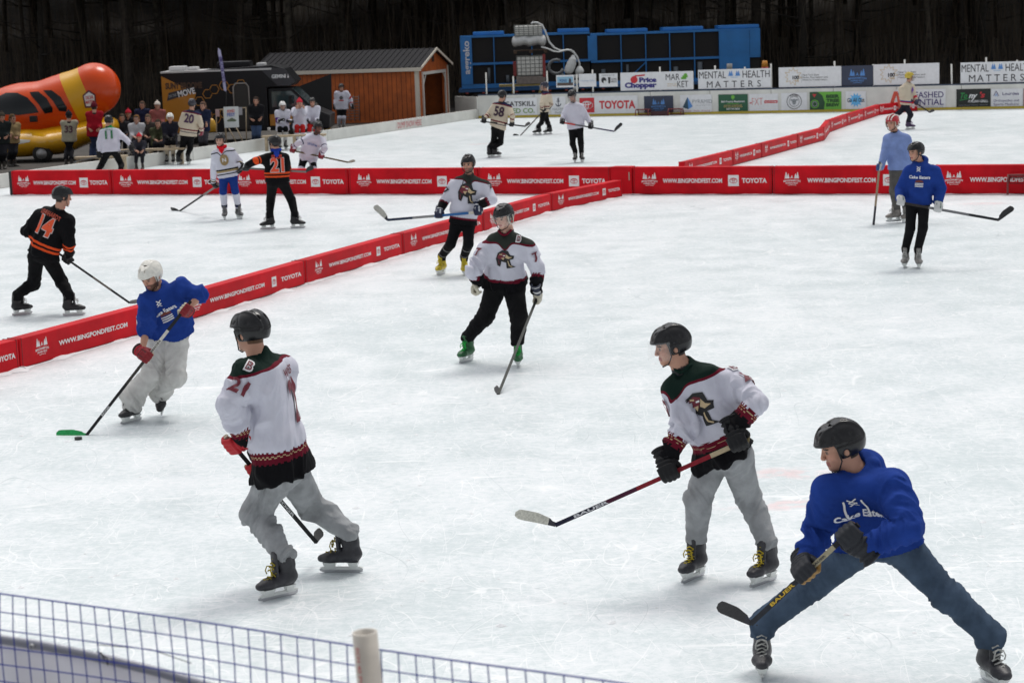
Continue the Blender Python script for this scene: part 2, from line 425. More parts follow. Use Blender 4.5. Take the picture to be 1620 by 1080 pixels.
# ---- beanie / cap
def f_beanie(P):
    Q = P.copy(); Q[:, 1] = np.abs(Q[:, 1]); d = f_ell(Q, (-.01, 0, .045), (.112, .092, .112)); d = np.maximum(d, .035+P[:, 0]*.25-P[:, 2])
    d = smin(d, np.maximum(f_ell(Q, (-.01, 0, .055), (.119, .098, .1)), np.abs(P[:, 2]-.05-P[:, 0]*.25)-.022), .006)
    return np.minimum(d, f_ell(P, (-.02, 0, .165), (.03, .03, .026)))
def f_hair(P):
    d = f_ell(P, (-.022, 0, .035), (.106, .090, .104)); d = np.maximum(d, P[:, 0]-.05-np.maximum(P[:, 2]-.07, 0)*.9)
    d = smin(d, f_rc(P, (-.06, .05, -.02), (-.05, .055, -.16), .045, .03), .02); d = smin(d, f_rc(P, (-.06, -.05, -.02), (-.05, -.055, -.16), .045, .03), .02)
    return d
# ---- skate (local: X toe, Z up, blade on z=0)
def f_boot(P):
    lat = (0, 1, 0)
    d = f_ec(P, (-.085, 0, .112), (.075, 0, .103), lat, lat, .040, .050, .046, .036, .045)
    d = smin(d, f_ec(P, (.07, 0, .103), (.125, 0, .097), lat, lat, .050, .036, .036, .026, .034), .015)
    d = smin(d, f_ec(P, (-.082, 0, .115), (-.052, 0, .255), lat, lat, .044, .046, .055, .060, .02), .025)
    d = smin(d, f_ec(P, (.015, 0, .16), (.020, 0, .285), lat, lat, .034, .036, .014, .012, .015), .01)
    d = smin(d, f_ec(P, (-.11, 0, .2), (-.104, 0, .272), lat, lat, .03, .026, .012, .010, .015), .01)
    d = np.maximum(d, .070-P[:, 2]); d = np.maximum(d, -f_ec(P, (-.05, 0, .235), (-.04, 0, .33), lat, lat, .036, .038, .045, .047, .02))
    return d
_SK = {}
def skate_parts(h):
    if h in _SK: return _SK[h]
    vs, f = surfnet(f_boot, (-.16, -.07, .05), (.18, .07, .33), h); boot = np_mesh('skate', vs, f)
    x, z = vs[:, 0], vs[:, 2]
    mi = np.zeros(len(f), int); cz = z[f].mean(1); cx = x[f].mean(1); mi[(cx > .085)] = 1; mi[(cz < .079)] = 1
    boot.polygons.foreach_set('material_index', mi.astype(np.int32))
    hb = MB()
    for x0, x1, w0, w1 in ((-.115, -.045, .030, .012), (.035, .12, .034, .012)):
        hb.add([(x0, -w0, .073), (x1, -w0, .073), (x1, w0, .073), (x0, w0, .073), (x0+.012, -w1, .030), (x1-.012, -w1, .030), (x1-.012, w1, .030), (x0+.012, w1, .030)],
               [(0, 1, 2, 3), (4, 7, 6, 5), (0, 4, 5, 1), (1, 5, 6, 2), (2, 6, 7, 3), (3, 7, 4, 0)])
    hb.prism([(-.145, -.008, .034), (-.12, -.008, .022), (.125, -.008, .022), (.145, -.008, .034), (.12, -.008, .040), (-.12, -.008, .040)], (0, .016, 0))
    holder = hb.mesh('blade_holder', bevel=.0015)
    bb = MB(); bb.prism([(-.142, -.002, .026), (-.138, -.002, .006), (-.11, -.002, 0), (.11, -.002, 0), (.145, -.002, .010), (.150, -.002, .026)], (0, .004, 0))
    blade = bb.mesh('blade')
    lb = MB()
    for k in range(7):
        t = k/6; xx = .085-.060*t; zz = .137+.115*t**1.2; s = .026
        if k < 3: xx = .095-.03*k; zz = .134+.012*k
        lb.tube([(xx-.004, -s, zz-.010), (xx+.004, 0, zz+.006), (xx-.004, s, zz-.010)], .0042, 5)
        if k < 6: lb.tube([(xx-.004, -s, zz-.006), (xx-.012, s, zz+.010)], .0035, 5)
    for s in (-1, 1): lb.tube([(.046, 0, .215), (.060, s*.022, .212), (.066, s*.032, .185), (.058, s*.030, .160)], .0040, 5)
    lace = lb.mesh('laces')
    _SK[h] = (boot, holder, blade, lace); return _SK[h]
# ---- hockey glove closed on a shaft along X, wrist towards +Z, back of the hand at +Y
def glove_geo(h):
    k = ('g', h)
    if k in _C: return _C[k]
    def fn(P):
        ds = []
        for i, x in enumerate((-.042, -.014, .014, .042)):
            L = (.004, 0, .002, .008)[i]
            d = f_rc(P, (x, .040, .028), (x, .036-L, -.016), .0185, .0175); d = np.minimum(d, f_rc(P, (x, .034-L, -.020), (x, -.004, -.036+L), .0165, .0155))
            d = np.minimum(d, f_rc(P, (x, -.006, -.034+L), (x, -.031+L, -.012), .0150, .0135)); ds.append(d)
        d = usmin(ds, .004)
        b = f_ec(P, (0, .034, .030), (0, .028, .092), (1, 0, 0), (1, 0, 0), .058, .050, .028, .030, .02)+.0035*np.cos(P[:, 2]*2*math.pi/.026)
        d = smin(d, b, .006)
        d = smin(d, f_ec(P, (0, -.001, .045), (0, .008, .085), (1, 0, 0), (1, 0, 0), .042, .042, .020, .026, .02), .012)
        t = f_rc(P, (-.050, .012, .070), (-.066, -.014, .034), .020, .019); t = np.minimum(t, f_rc(P, (-.066, -.016, .030), (-.046, -.034, .004), .0175, .0155))
        d = smin(d, t, .007)
        c = f_ec(P, (0, .010, .088), (0, .008, .165), (1, 0, 0), (1, 0, 0), .050, .058, .040, .050, .015)
        c = np.maximum(c, -f_ec(P, (0, .008, .15), (0, .008, .22), (1, 0, 0), (1, 0, 0), .042, .048, .034, .040, .02))
        return smin(d, c+.002*np.cos(P[:, 2]*2*math.pi/.03), .008)
    vs, f = surfnet(fn, (-.10, -.07, -.07), (.09, .09, .20), h)
    _C[k] = (vs, f); return _C[k]
def glove_cols(vs, main, palm, trim, fingers=None):
    c = np.tile(np.array(main, float), (len(vs), 1)); x, y, z = vs.T
    if fingers is not None: c[z < .070] = fingers
    c[(y < -.012) & (z < .085)] = palm
    tr = (np.abs(z-.100) < .007) | ((np.abs(z-.158) < .008)) | ((y > .04) & (np.abs(np.abs(x)-.028) < .005) & (z > 0.0) & (z < .08)); c[tr] = trim
    return c
# ------------------------------------------------------------------ people
def yv(a): return Vector((math.cos(R(a)), math.sin(R(a)), 0))
def solve_mid(A, B, px, py, La, Lb, pref, w=.25):
    d = ray(px, py); best = None; m = (A+B)/2; y0 = m.y
    for k in range(-70, 71):
        M = CAMP+d*((y0+k*.01)/d.y); c = ((A-M).length/La-1)**2+((M-B).length/Lb-1)**2-w*(M-m).dot(pref)
        if best is None or c < best[0]: best = (c, M)
    return best[1]
def near_on(a, b, px, py):
    """point of the segment a-b that lies closest to the line of sight"""
    d = ray(px, py).normalized(); best = None
    for k in range(0, 101):
        q = a.lerp(b, k/100); w = (q-CAMP)-d*(q-CAMP).dot(d)
        if best is None or w.length < best[0]: best = (w.length, q)
    return best[1]
def basis(X, Y, Z, o):
    return Matrix(((X.x, Y.x, Z.x, o.x), (X.y, Y.y, Z.y, o.y), (X.z, Y.z, Z.z, o.z), (0, 0, 0, 1)))
WHT = (.64, .64, .73); BLK = (.006, .006, .0075)
PEOPLE = []
def person(label, s):
    sc = s.get('s', 1.0); yaw = s['yaw']
    ft = s['feet']; pts = {}
    if 'fy' in s:
        Y0 = G(s['pelvis'][0], s['fy']).y
        for k in 'RL':
            f = ft[k]; p = V(f[0], f[1], Y0+(f[5] if len(f) > 5 else 0)); p.z = max(0, f[3] if len(f) > 3 else 0); pts[k] = p
    else:
        for k in 'RL':
            f = ft[k]; pts[k] = G(f[0], f[1], f[3] if len(f) > 3 else 0)
        Y0 = (pts['R'].y+pts['L'].y)/2
    base = Vector(((pts['R'].x+pts['L'].x)/2, Y0, 0))
    h = min(.028, max(.0085, Y0*.00062)); hh = min(.014, max(.0052, Y0*.00034))
    near = Y0 < 30
    def P(q, d=0): return V(q[0], q[1], Y0+d+(q[2] if len(q) > 2 else 0))
    pel = P(s['pelvis']); nk = P(s['neck']); hc0 = V(s['head'][0], s['head'][1], nk.y+s.get('hdy', 0)); nl = (hc0-nk).length
    if nl > .150*sc: nk = hc0+(nk-hc0)*(.150*sc/nl)
    fr = yv(yaw); lf = yv(yaw+90)
    sfr, slf = yv(s.get('syaw', yaw)), yv(s.get('syaw', yaw)+90)
    sh = {}
    for k, sg in (('L', 1), ('R', -1)):
        q = nk+slf*sg*.19*sc-Vector((0, 0, .05*sc))
        if 'sh'+k in s: q = V(s['sh'+k][0], s['sh'+k][1], q.y+(s['sh'+k][2] if len(s['sh'+k]) > 2 else 0))
        sh[k] = q
    hip = {'L': pel+lf*.092*sc, 'R': pel-lf*.092*sc}
    ank, sk = {}, {}
    for k in 'RL':
        f = ft[k]; pit = f[4] if len(f) > 4 else 0; X = yv(f[2]); Z = Vector((0, 0, 1)); Y = Z.cross(X)
        rm = Matrix.Rotation(R(pit), 3, Y); roll = Matrix.Rotation(R(f[6]) if len(f) > 6 else 0, 3, X); X = roll @ rm @ X; Z = roll @ rm @ Z; Y = Z.cross(X)
        sk[k] = basis(X*sc*1.07, Y*sc*1.12, Z*sc*1.07, pts[k]); ank[k] = sk[k] @ Vector((-.062, 0, .17))
    kn = {k: solve_mid(hip[k], ank[k], *s['kn'+k][:2], .44*sc, .40*sc, fr) for k in 'RL'}
    st = s.get('stick'); sa = sb = None
    if st:
        def SP(q): return G(q[0], q[1], .0) if q[2] == 'g' else V(q[0], q[1], Y0+q[2])
        sa, sb, stoe = SP(st['butt']), SP(st['heel']), SP(st['toe'])
    tc = (nk+pel)/2; hd, gl = {}, {}
    for k in 'RL':
        q = s.get('hand'+k)
        if q is None: q = (s['el'+k][0], s['el'+k][1]+20, 0)
        p = near_on(sa, sb, q[0], q[1]) if (len(q) > 2 and q[2] == 's') else P(q, (sh[k].y-Y0)*.5)
        sg = 1 if k == 'L' else -1
        pref = -sfr*.25+slf*sg*.35-Vector((0, 0, .4)); e = solve_mid(sh[k], p, *s['el'+k][:2], .30*sc, .34*sc, pref, .2)
        Zg = (e-p).normalized()
        if len(q) > 2 and q[2] == 's': X = (sb-sa).normalized()
        else: X = (slf*sg*.3+sfr).normalized()
        Z = (Zg-X*Zg.dot(X))
        Z = (Z.normalized() if Z.length > .25 else (Vector((0, 0, 1))-X*X.z).normalized()); Z = (Z*1.0+Zg*.0).normalized()
        Y = Z.cross(X)
        if Y.dot((p-tc).normalized()+(CAMP-p).normalized()*.9) < 0: X = -X; Y = -Y
        if 'gd' in s and Y.dot(V(*s['gd'], Y0)-p) < -9: pass
        gs_ = sc*s.get('gls', 1.14); gl[k] = basis(X*gs_, Y*gs_, Z*gs_, p); wr = p+Z*.11*sc; hd[k] = (e, wr, p)
    # head frame
    hy, hp = s.get('hyaw', yaw), s.get('hpitch', 5)
    X = yv(hy); Y = Vector((0, 0, 1)).cross(X); rm = Matrix.Rotation(R(hp), 3, Y); X = rm @ X; Z = rm @ Vector((0, 0, 1))
    rr = Matrix.Rotation(R(s.get('hroll', 0)), 3, X); Y = rr @ Y; Z = rr @ Z
    hc = hc0; hsz = sc*s.get('hs', 1.09)
    HM = basis(X*hsz, Y*hsz, Z*hsz, hc)
    if s.get('dbg'):
        print(label[:40], 'Y', round(Y0, 1), 'torso', round((nk-pel).length, 2), 'head-neck', round((hc-nk).length, 2), 'pelvis z', round(pel.z, 2), 'neck z', round(nk.z, 2),
              *['%s up %.2f fo %.2f th %.2f sn %.2f ank %.2f;' % (k, (sh[k]-hd[k][0]).length, (hd[k][0]-hd[k][2]).length, (hip[k]-kn[k]).length, (kn[k]-ank[k]).length, ank[k].z) for k in 'RL'])
    root = thing('person', base, label, 'person', s.get('group', 'people playing on the ice')); off = base
    PEOPLE.append(root)
    # ---- body (one mesh: head, neck, trunk, arms, legs)
    hv, hf = head_geo(hh); hcols = head_cols(hv, s.get('skin', SKIN), s.get('hair', (.03, .02, .015)), s.get('beard', 0))
    hv3 = np.asarray(hv)@np.array(HM.to_3x3()).T+np.array(HM.translation)
    bare = s.get('bare', False); sl = s.get('sleeve', 1.0)
    up0 = (nk-pel).normalized()
    def body(Q):
        ds = [f_ec(Q, nk-(nk-pel)*.1, pel, slf, lf, .12*sc, .12*sc, .06*sc, .08*sc, .03), f_rc(Q, hc-HM.to_3x3()@Vector((.02, 0, .06)), nk-(nk-pel)*.10, .054*sc, .060*sc), f_rc(Q, nk-up0*.03, nk-up0*.16, .062*sc, .075*sc)]
        for k in 'RL':
            e, wr, p = hd[k]
            ds += [f_rc(Q, sh[k].lerp(e, .15), e, .040*sc, .044*sc), f_rc(Q, hip[k], kn[k], .06*sc, .045*sc), f_rc(Q, kn[k], sk[k] @ Vector((-.045, 0, .26)), .045*sc, .034*sc), f_rc(Q, sk[k] @ Vector((-.045, 0, .26)), sk[k] @ Vector((-.06, 0, .15)), .034*sc, .030*sc)]
            if bare or sl < .99: ds.append(f_rc(Q, e, wr, .047*sc, .031*sc))
        return usmin(ds, .02)
    pp = np.array([list(x) for x in [nk, pel, *sh.values(), *hip.values(), *kn.values(), *ank.values(), *[q for t in hd.values() for q in t], hc]])
    lo, hi = pp.min(0)-.12, pp.max(0)+.12
    bv, bf = surfnet(body, lo, hi, max(.014, h*1.3)); n0 = len(hv3)
    allv = [hv3, bv]; allf = [np.asarray(hf), np.asarray(bf)+n0]; allc = [hcols, np.tile(np.array(s.get('skin', SKIN)), (len(bv), 1))]
    gv, gf = glove_geo(.0062 if near else .016)
    if bare:
        n1 = n0+len(bv)
        for k in 'RL':
            g2 = np.array(gv)*.74; q = np.asarray(g2)@np.array(gl[k].to_3x3()).T+np.array(gl[k].translation)
            m = np.ones(len(q), bool); allv.append(q); allf.append(np.asarray(gf)+n1); n1 += len(q); allc.append(np.tile(np.array(s.get('skin', SKIN)), (len(q), 1)))
    me = np_mesh('body', np.concatenate(allv), np.concatenate(allf), off)
    cc = np.concatenate(allc); av_ = np.concatenate(allv)
    if s.get('undershirt', True):
        upv = np.array(list((nk-pel).normalized())); low_ = ((av_-np.array(list(nk)))@upv < -.005*sc) & (np.linalg.norm(av_-np.array(list(nk)), axis=1) < .25*sc); cc[low_] = s.get('under', (.012, .012, .014))
    cattr(me, cc[:len(me.vertices)]); mkobj('body', me, root, colmat('skin', .55, .35))
    # ---- cut of the upper garment
    kind = s.get('top', 'jersey'); fat = s.get('fat', 1.0)*sc
    hem = P(s['hem'], (pel.y-Y0)) if 'hem' in s else pel-Vector((0, 0, .08*sc)); wst = pel.lerp(nk, .25)
    hemax = (hem-wst).normalized(); ax = (nk-pel).normalized()
    sl = s.get('sleeve', 1.0); AR = {}
    def arm_sdf(Q, k):
        e, wr, p = hd[k]; a = .080*sc*s.get('slr', 1); b = .082*sc*s.get('slr', 1); c = .064*sc*s.get('slr', 1)
        if sl >= .99:
            d = smin(f_rc(Q, sh[k], e, a, b*.92), f_rc(Q, e, e.lerp(wr, .95), b*.92, c), .012)
            ea = (wr-e).normalized(); return d
        t = sl; return f_rc(Q, sh[k], e.lerp(wr, max(0, t-.5)*2) if t > .5 else sh[k].lerp(e, t*2), a, b)
    up = (nk-pel).normalized()
    def torso(Q):
        ds = [f_ec(Q, nk-ax*.10*sc, wst, slf, (slf+lf).normalized(), .205*fat, .205*fat, .120*fat, .140*fat, .06)]
        low = f_ec(Q, wst, hem, (slf+lf).normalized(), lf, .205*fat, s.get('hw', .220)*fat, .142*fat, .155*fat*s.get('hd', 1), .2)
        low = np.maximum(low, (Q-A3(hem)) @ A3(hemax)); ds.append(low)
        ds.append(f_rc(Q, sh['R'], sh['L'], .070*sc, .070*sc)); ds.append(f_rc(Q, nk-ax*.01, nk-ax*.12, .070*sc, .12*sc))
        for k in 'RL': ds.append(f_rc(Q, nk-ax*.045*sc, sh[k], .055*sc, .070*sc)); ds.append(f_rc(Q, sh[k]-ax*.14*sc-(sh[k]-nk)*.22, sh[k].lerp(hd[k][0], .45), .086*sc, .070*sc))
        d = usmin(ds, .05)
        if kind == 'hoodie':
            d = smin(d, f_ell(Q, nk-sfr*.075*sc+Vector((0, 0, .005*sc)), (.125*sc, .10*sc, .085*sc)), .03)
            for sg in (-1, 1): d = smin(d, f_rc(Q, nk-sfr*.03*sc+slf*sg*.085*sc+Vector((0, 0, .02)), nk+sfr*.075*sc+slf*sg*.03*sc-Vector((0, 0, .06*sc)), .042*sc, .028*sc), .02)
            e2 = pel.lerp(nk, .22); d = smin(d, f_ell(Q, e2+sfr*.115*fat, (.13*sc, .055*sc, .09*sc)), .02)
        if kind == 'jacket': d = smin(d, f_rc(Q, nk-slf*.04, nk+slf*.04, .085*sc, .085*sc), .02)
        return d
    # ---- trousers
    pl = s.get('loose', 1.0); cuff = s.get('cuff', 0.0)
    def pants_parts(Q):
        u = (nk-pel).normalized(); u = (u+Vector((0, 0, 1))).normalized()
        hips = f_ec(Q, pel+u*.10*sc, pel-Vector((0, 0, .03*sc)), lf, lf, .155*sc*pl, .175*sc*pl, .115*sc*pl, .125*sc*pl, .07)
        legs = {}
        for k in 'RL':
            a = ank[k]; e = (a-kn[k]).normalized()
            d = f_rc(Q, hip[k], kn[k], .105*sc*pl, .080*sc*pl)
            bt = sk[k] @ Vector((-.044, 0, .275)); lo_ = sk[k] @ Vector((-.052, 0, .16)); zb_ = (bt-lo_).normalized(); e = (bt-kn[k]).normalized(); cr_ = (.066+cuff)*sc*(1+.5*(pl-1))
            d2 = smin(f_rc(Q, kn[k], bt, .078*sc*pl, cr_), f_rc(Q, kn[k]+e*.08*sc-fr*.02, kn[k]+e*.22*sc-fr*.015, .07*sc*pl, .06*sc*pl), .03)
            d2 = smin(d2, f_ec(Q, bt, lo_, (sk[k].to_3x3() @ Vector((1, 0, 0))), (sk[k].to_3x3() @ Vector((1, 0, 0))), cr_+.010*sc, cr_+.014*sc, cr_-.004*sc, cr_*.95, .05), .02)
            cp = sk[k] @ Vector((-.05, 0, .20-s.get('drop', 0))); d2 = np.maximum(d2, (A3(cp)-Q) @ A3(zb_))
            legs[k] = smin(d, d2, .035)
        return hips, legs
    def pants(Q):
        hp_, lg = pants_parts(Q); return smin(hp_, smin(lg['R'], lg['L'], .02), .05)
    pp = np.array([list(x) for x in [pel, *hip.values(), *kn.values(), *ank.values()]])
    vs, f = surfnet(pants, pp.min(0)-.24, pp.max(0)+.24, h)
    me = np_mesh('trousers', vs, f, off); N = vnormals(me)[:len(vs)]
    dist = np.zeros(len(vs)); axial = np.zeros((len(vs), 3))
    dR, dL = f_rc(vs.astype(np.float32), hip['R'], kn['R'], .1, .08), f_rc(vs.astype(np.float32), hip['L'], kn['L'], .1, .08)
    dR2, dL2 = f_rc(vs.astype(np.float32), kn['R'], ank['R'], .08, .06), f_rc(vs.astype(np.float32), kn['L'], ank['L'], .08, .06)
    isR = np.minimum(dR, dR2) < np.minimum(dL, dL2)
    for k, m in (('R', isR), ('L', ~isR)):
        a, b, c = map(lambda q: np.array(list(q)), (ank[k], kn[k], hip[k])); ax1 = (b-a)/np.linalg.norm(b-a); ax2 = (c-b)/np.linalg.norm(c-b)
        s1 = (vs[m]-a)@ax1; L1 = np.linalg.norm(b-a); s2 = (vs[m]-b)@ax2; sg = np.where(s1 < L1, s1, L1+np.maximum(s2, 0)); dist[m] = sg
    if near:
        amp = s.get('wr', .011)
        sd = np.where(isR, 9.0, -9.0); q = np.stack([vs[:, 0]*6.5+sd, vs[:, 1]*6.5, dist*11+vs[:, 0]*sd], 1)
        r = nz(q); r2 = nz(q*np.array([1.7, 1.7, 2.1])+7); fold = (1-np.abs(r)*4.0)*np.clip(.55+1.6*nz(q*.45+3), 0, 1.3)
        near_j = np.exp(-(dist/.10)**2)*1.5+np.exp(-((dist-.40)/.13)**2)*1.0+np.exp(-((dist-.84)/.10)**2)*.7+.3
        r3 = 1-np.abs(nz(q*np.array([1.3, 1.3, 1.9])+21))*5; disp = np.clip(1.4*amp*near_j*(np.maximum(fold, -.8)*.7+r2*.5+.16*np.maximum(r3, -.6)), -.020, .026)
        vs2 = vs+N*disp[:, None]; me.vertices.foreach_set('co', (vs2-np.array(off)).astype(np.float32).ravel()); me.update()
    pc = s.get('pants', (.02, .02, .022))
    if isinstance(pc, tuple): pm = fabric('trouser cloth %.3f %.3f %.3f' % pc, pc, vary=s.get('pvary', .2))
    else:
        pm = pc; fattr(me, 'av', dist/2); fattr(me, 'arm', np.ones(len(vs))); fattr(me, 'tv', np.zeros(len(vs))); fattr(me, 'yk', np.zeros(len(vs))); fattr(me, 'ang', dist*0)
    mkobj('trousers', me, root, pm)
    # ---- top
    def top(Q):
        drape = np.maximum(np.maximum(pants(Q)-.016, (Q-A3(hem)) @ A3(hemax)), np.linalg.norm(Q-A3(hem), axis=1)-.30*sc)
        d = smin(smin(smin(torso(Q), drape, .03), arm_sdf(Q, 'R'), .045), arm_sdf(Q, 'L'), .045) if True else smin(smin(torso(Q), arm_sdf(Q, 'R'), .045), arm_sdf(Q, 'L'), .045)
        # neck opening
        d = np.maximum(d, -f_rc(Q, nk+sfr*.02*sc, nk+up*.2*sc+sfr*.03*sc, .058*sc, .085*sc))
        if kind == 'jersey' and near: d = np.maximum(d, -f_ell(Q, nk+sfr*.095*sc-up*.010*sc, (.050*sc, .050*sc, .085*sc)))
        return d
    pp = np.array([list(x) for x in [hem, nk, *sh.values(), *[q for t in hd.values() for q in t[:2]]]])
    vs, f = surfnet(top, pp.min(0)-.27, pp.max(0)+.2, h)
    me = np_mesh('jersey', vs, f, off); N = vnormals(me)[:len(vs)]; q32 = vs.astype(np.float32)
    dT = torso(q32); aR, aL = arm_sdf(q32, 'R'), arm_sdf(q32, 'L'); arm = np.clip(.5+(dT-.004-np.minimum(aR, aL))*25, 0, 1)
    hv_, nv = np.array(list(hem)), np.array(list(nk)); axn = (nv-hv_)/np.linalg.norm(nv-hv_); tlen = np.linalg.norm(nv-hv_)
    tv = (vs-hv_)@axn; pv = vs-nv; lx = pv@np.array(list(slf)); fx = pv@np.array(list(sfr)); av = np.zeros(len(vs))
    for k, m in (('R', aR <= aL), ('L', aR > aL)):
        a, b, c = (np.array(list(t)) for t in (sh[k], hd[k][0], hd[k][0].lerp(hd[k][1], .95)))
        L1, L2 = np.linalg.norm(b-a), np.linalg.norm(c-b)
        da = np.linalg.norm(vs[m]-(a+np.clip((vs[m]-a)@(b-a)/L1**2, 0, 1)[:, None]*(b-a)), axis=1); db = np.linalg.norm(vs[m]-(b+np.clip((vs[m]-b)@(c-b)/L2**2, 0, 1)[:, None]*(c-b)), axis=1)
        s1 = (vs[m]-a)@(b-a)/L1; s2 = (vs[m]-b)@(c-b)/L2
        av[m] = np.where(da < db, (L1-np.minimum(s1, L1))+L2, L2-np.maximum(s2, 0))
        av[m] = np.where((s1 > L1*.9) & (s2 > 0), L2-s2, av[m])
    axs = np.array(list(ax)); u = -(pv@axs); edge = s.get('yedge', .105)+.075*np.exp(-(lx/.055)**2)*(fx > 0)+.10*np.clip(np.abs(lx)-.10, 0, 1)
    yk = edge-u+.5
    if s.get('yoke') is False: yk = yk*0
    for nme, arr in (('tv', np.clip(tv, 0, .98)), ('av', np.clip(av, 0, .98)), ('arm', arm), ('yk', np.clip(yk, 0, .98)), ('ang', np.where(arm < .5, (np.arctan2(fx+.0, lx)/(2*math.pi)+.5), (lx*.7+fx*.9)))): fattr(me, nme, arr)
    if near:
        amp = s.get('twr', .011)
        up_ = np.where(arm > .5, av, 0); q = np.stack([lx*7+fx*3+tv*2, fx*7, (tv*3.4+lx*3.0)], 1); qa = np.stack([lx*6, fx*6, av*10+lx*8], 1); q = np.where((arm > .5)[:, None], qa, q)
        r = nz(q); r2 = nz(q*2.1+3); wgt = np.where(arm > .5, .9+1.0*np.exp(-((av-.25)/.10)**2), .45+.9*np.clip(1-tv/tlen, 0, 1))
        disp = np.clip(2.2*amp*wgt*(np.maximum(1-np.abs(r)*4, -.9)*.7*np.clip(.6+1.5*nz(q*.5+5), 0, 1.3)+r2*.35+.14*np.maximum(1-np.abs(nz(q*1.6+31))*5.5, -.5)), -.018, .026)
        if kind in ('hoodie', 'sweater'): disp = np.where(((arm > .5) & (av < .065)) | ((arm < .5) & (tv < .055)), disp*.3-.009+.0015*np.cos(np.where(arm > .5, lx*2, lx+fx)*700), disp)
        vs2 = vs+N*disp[:, None]; me.vertices.foreach_set('co', (vs2-np.array(off)).astype(np.float32).ravel()); me.update()
    tm = s.get('tmat', (.1, .1, .1))
    if isinstance(tm, tuple): tm = fabric('top cloth %.3f %.3f %.3f' % tm, tm)
    nm_ = {'jersey': 'jersey', 'hoodie': 'hoodie', 'sweater': 'sweater', 'jacket': 'jacket'}[kind]
    mkobj(nm_, me, root, tm)
    if 'decals' in s:
        allp = [tuple(p.vertices) for p in me.polygons]; vco = [tuple(v.co+off) for v in me.vertices]
        bvT = BVHTree.FromPolygons(vco, [p for p in allp if arm[p[0]] < .5]); bvA = BVHTree.FromPolygons(vco, allp)
        fl = sfr
        for (nme, where, gr, uu, vv, rot) in s['decals']:
            a2 = up
            if where == 'front': n = (fl-a2*fl.dot(a2)).normalized(); Xd = a2.cross(n); o = nk-a2*vv+Xd*uu
            elif where == 'back': n = -(fl-a2*fl.dot(a2)).normalized(); Xd = a2.cross(n); o = nk-a2*vv+Xd*uu
            else:        # 'armR' / 'armL': on the outer sleeve; uu = position along the upper arm, vv = turn
                k = where[3]; e = hd[k][0]; a2 = (sh[k]-e).normalized(); o = sh[k].lerp(e, uu)
                sg = 1 if k == 'L' else -1; n = (slf*sg*math.cos(vv)+sfr*math.sin(vv)); n = (n-a2*n.dot(a2)).normalized(); Xd = a2.cross(n)
            if rot:
                c, q = math.cos(R(rot)), math.sin(R(rot)); Xd, a2 = Xd*c+a2*q, a2*c-Xd*q
            gr.project(nme, me, bvT if where in ('front', 'back') and not s.get('dall') else bvA, o, Xd, a2, root, cell=max(.012, h*1.1), eps=.005 if near else .012)
    # collar
    if s.get('scarf'):
        cb = MB(); ring = []
        for i in range(17):
            a = 2*math.pi*i/16; ring.append(nk+slf*math.sin(a)*.078*sc+sfr*(math.cos(a)*.070+.012)*sc+up*(.020-.030*max(0, math.cos(a)))*sc)
        cb.tube(ring, .036*sc, 8, cap=False); cb.tube([nk+sfr*.09*sc, nk+sfr*.115*sc-up*.07*sc, nk+sfr*.12*sc-up*.13*sc] if s['scarf'][3:] == () else [nk-sfr*.09*sc, nk-sfr*.125*sc-up*.06*sc, nk-sfr*.13*sc-up*.12*sc], [.05*sc, .055*sc, .02*sc], 8); cb.build('neck_warmer', fabric('neck %.2f %.2f %.2f' % s['scarf'][:3], s['scarf'][:3]), root, recalc=False)
    if s.get('collar'):
        cb = MB(); ring = []
        for i in range(15):
            a = 2*math.pi*i/14; ring.append(nk+slf*math.sin(a)*.074*sc+sfr*(math.cos(a)*.066+.016)*sc-up*(.012+.055*max(0, math.cos(a))**3)*sc+up*.012)
        cb.tube(ring, .0135*sc, 6, cap=False); cb.build('collar', fabric('collar %.2f %.2f %.2f' % s['collar'], s['collar']), root, recalc=False)
    # ---- gloves
    if not bare:
        g = s.get('glove', (BLK, (.10, .09, .08), BLK)); gc = glove_cols(np.array(gv), *g)
        for k in 'RL':
            q = np.array(gv).copy(); q[:, 0] *= 1
            vs = q@np.array(gl[k].to_3x3()).T+np.array(gl[k].translation)
            me = np_mesh('glove', vs, gf, off); cattr(me, gc[:len(me.vertices)]); mkobj('glove', me, root, colmat('glove leather', .6, .3))
    # ---- skates
    if s.get('skates', True):
        boot, holder, blade, lace = skate_parts(.0075 if near else .014)
        bc, tcap, lc = s.get('boot', (BLK, (.02, .02, .02), (.5, .5, .48)))
        for k in 'RL':
            M = Matrix.Translation(-off) @ sk[k]
            me = boot.copy(); me.transform(M); me.materials.clear()
            b = mkobj('skate', me, root, [mat('skate boot %.2f %.2f %.2f' % bc, bc, .45, vary=.3, vscale=25, bump=.2), mat('skate toe cap', tcap, .4)])
            for nme, msh, mm in (('blade_holder', holder, mat('white blade holder', (.72, .74, .72), .4)), ('blade', blade, mat('blade steel', (.5, .5, .52), .3, metal=1)), ('laces', lace, fabric('laces %.2f %.2f %.2f' % lc, lc))):
                m2 = msh.copy(); m2.transform(M); mkobj(nme, m2, b, mm)
    else:
        for k in 'RL':
            me = skate_parts(.014)[0].copy(); me.transform(Matrix.Translation(-off-Vector((0, 0, .07))) @ sk[k]); mkobj('boot', me, root, [mat('dark shoe', (.03, .025, .02), .6), mat('shoe sole', (.05, .045, .04), .6)])
    # ---- headgear
    M = Matrix.Translation(-off) @ HM; hat = s.get('hat', 'helmet'); hcol = s.get('hcol', BLK)
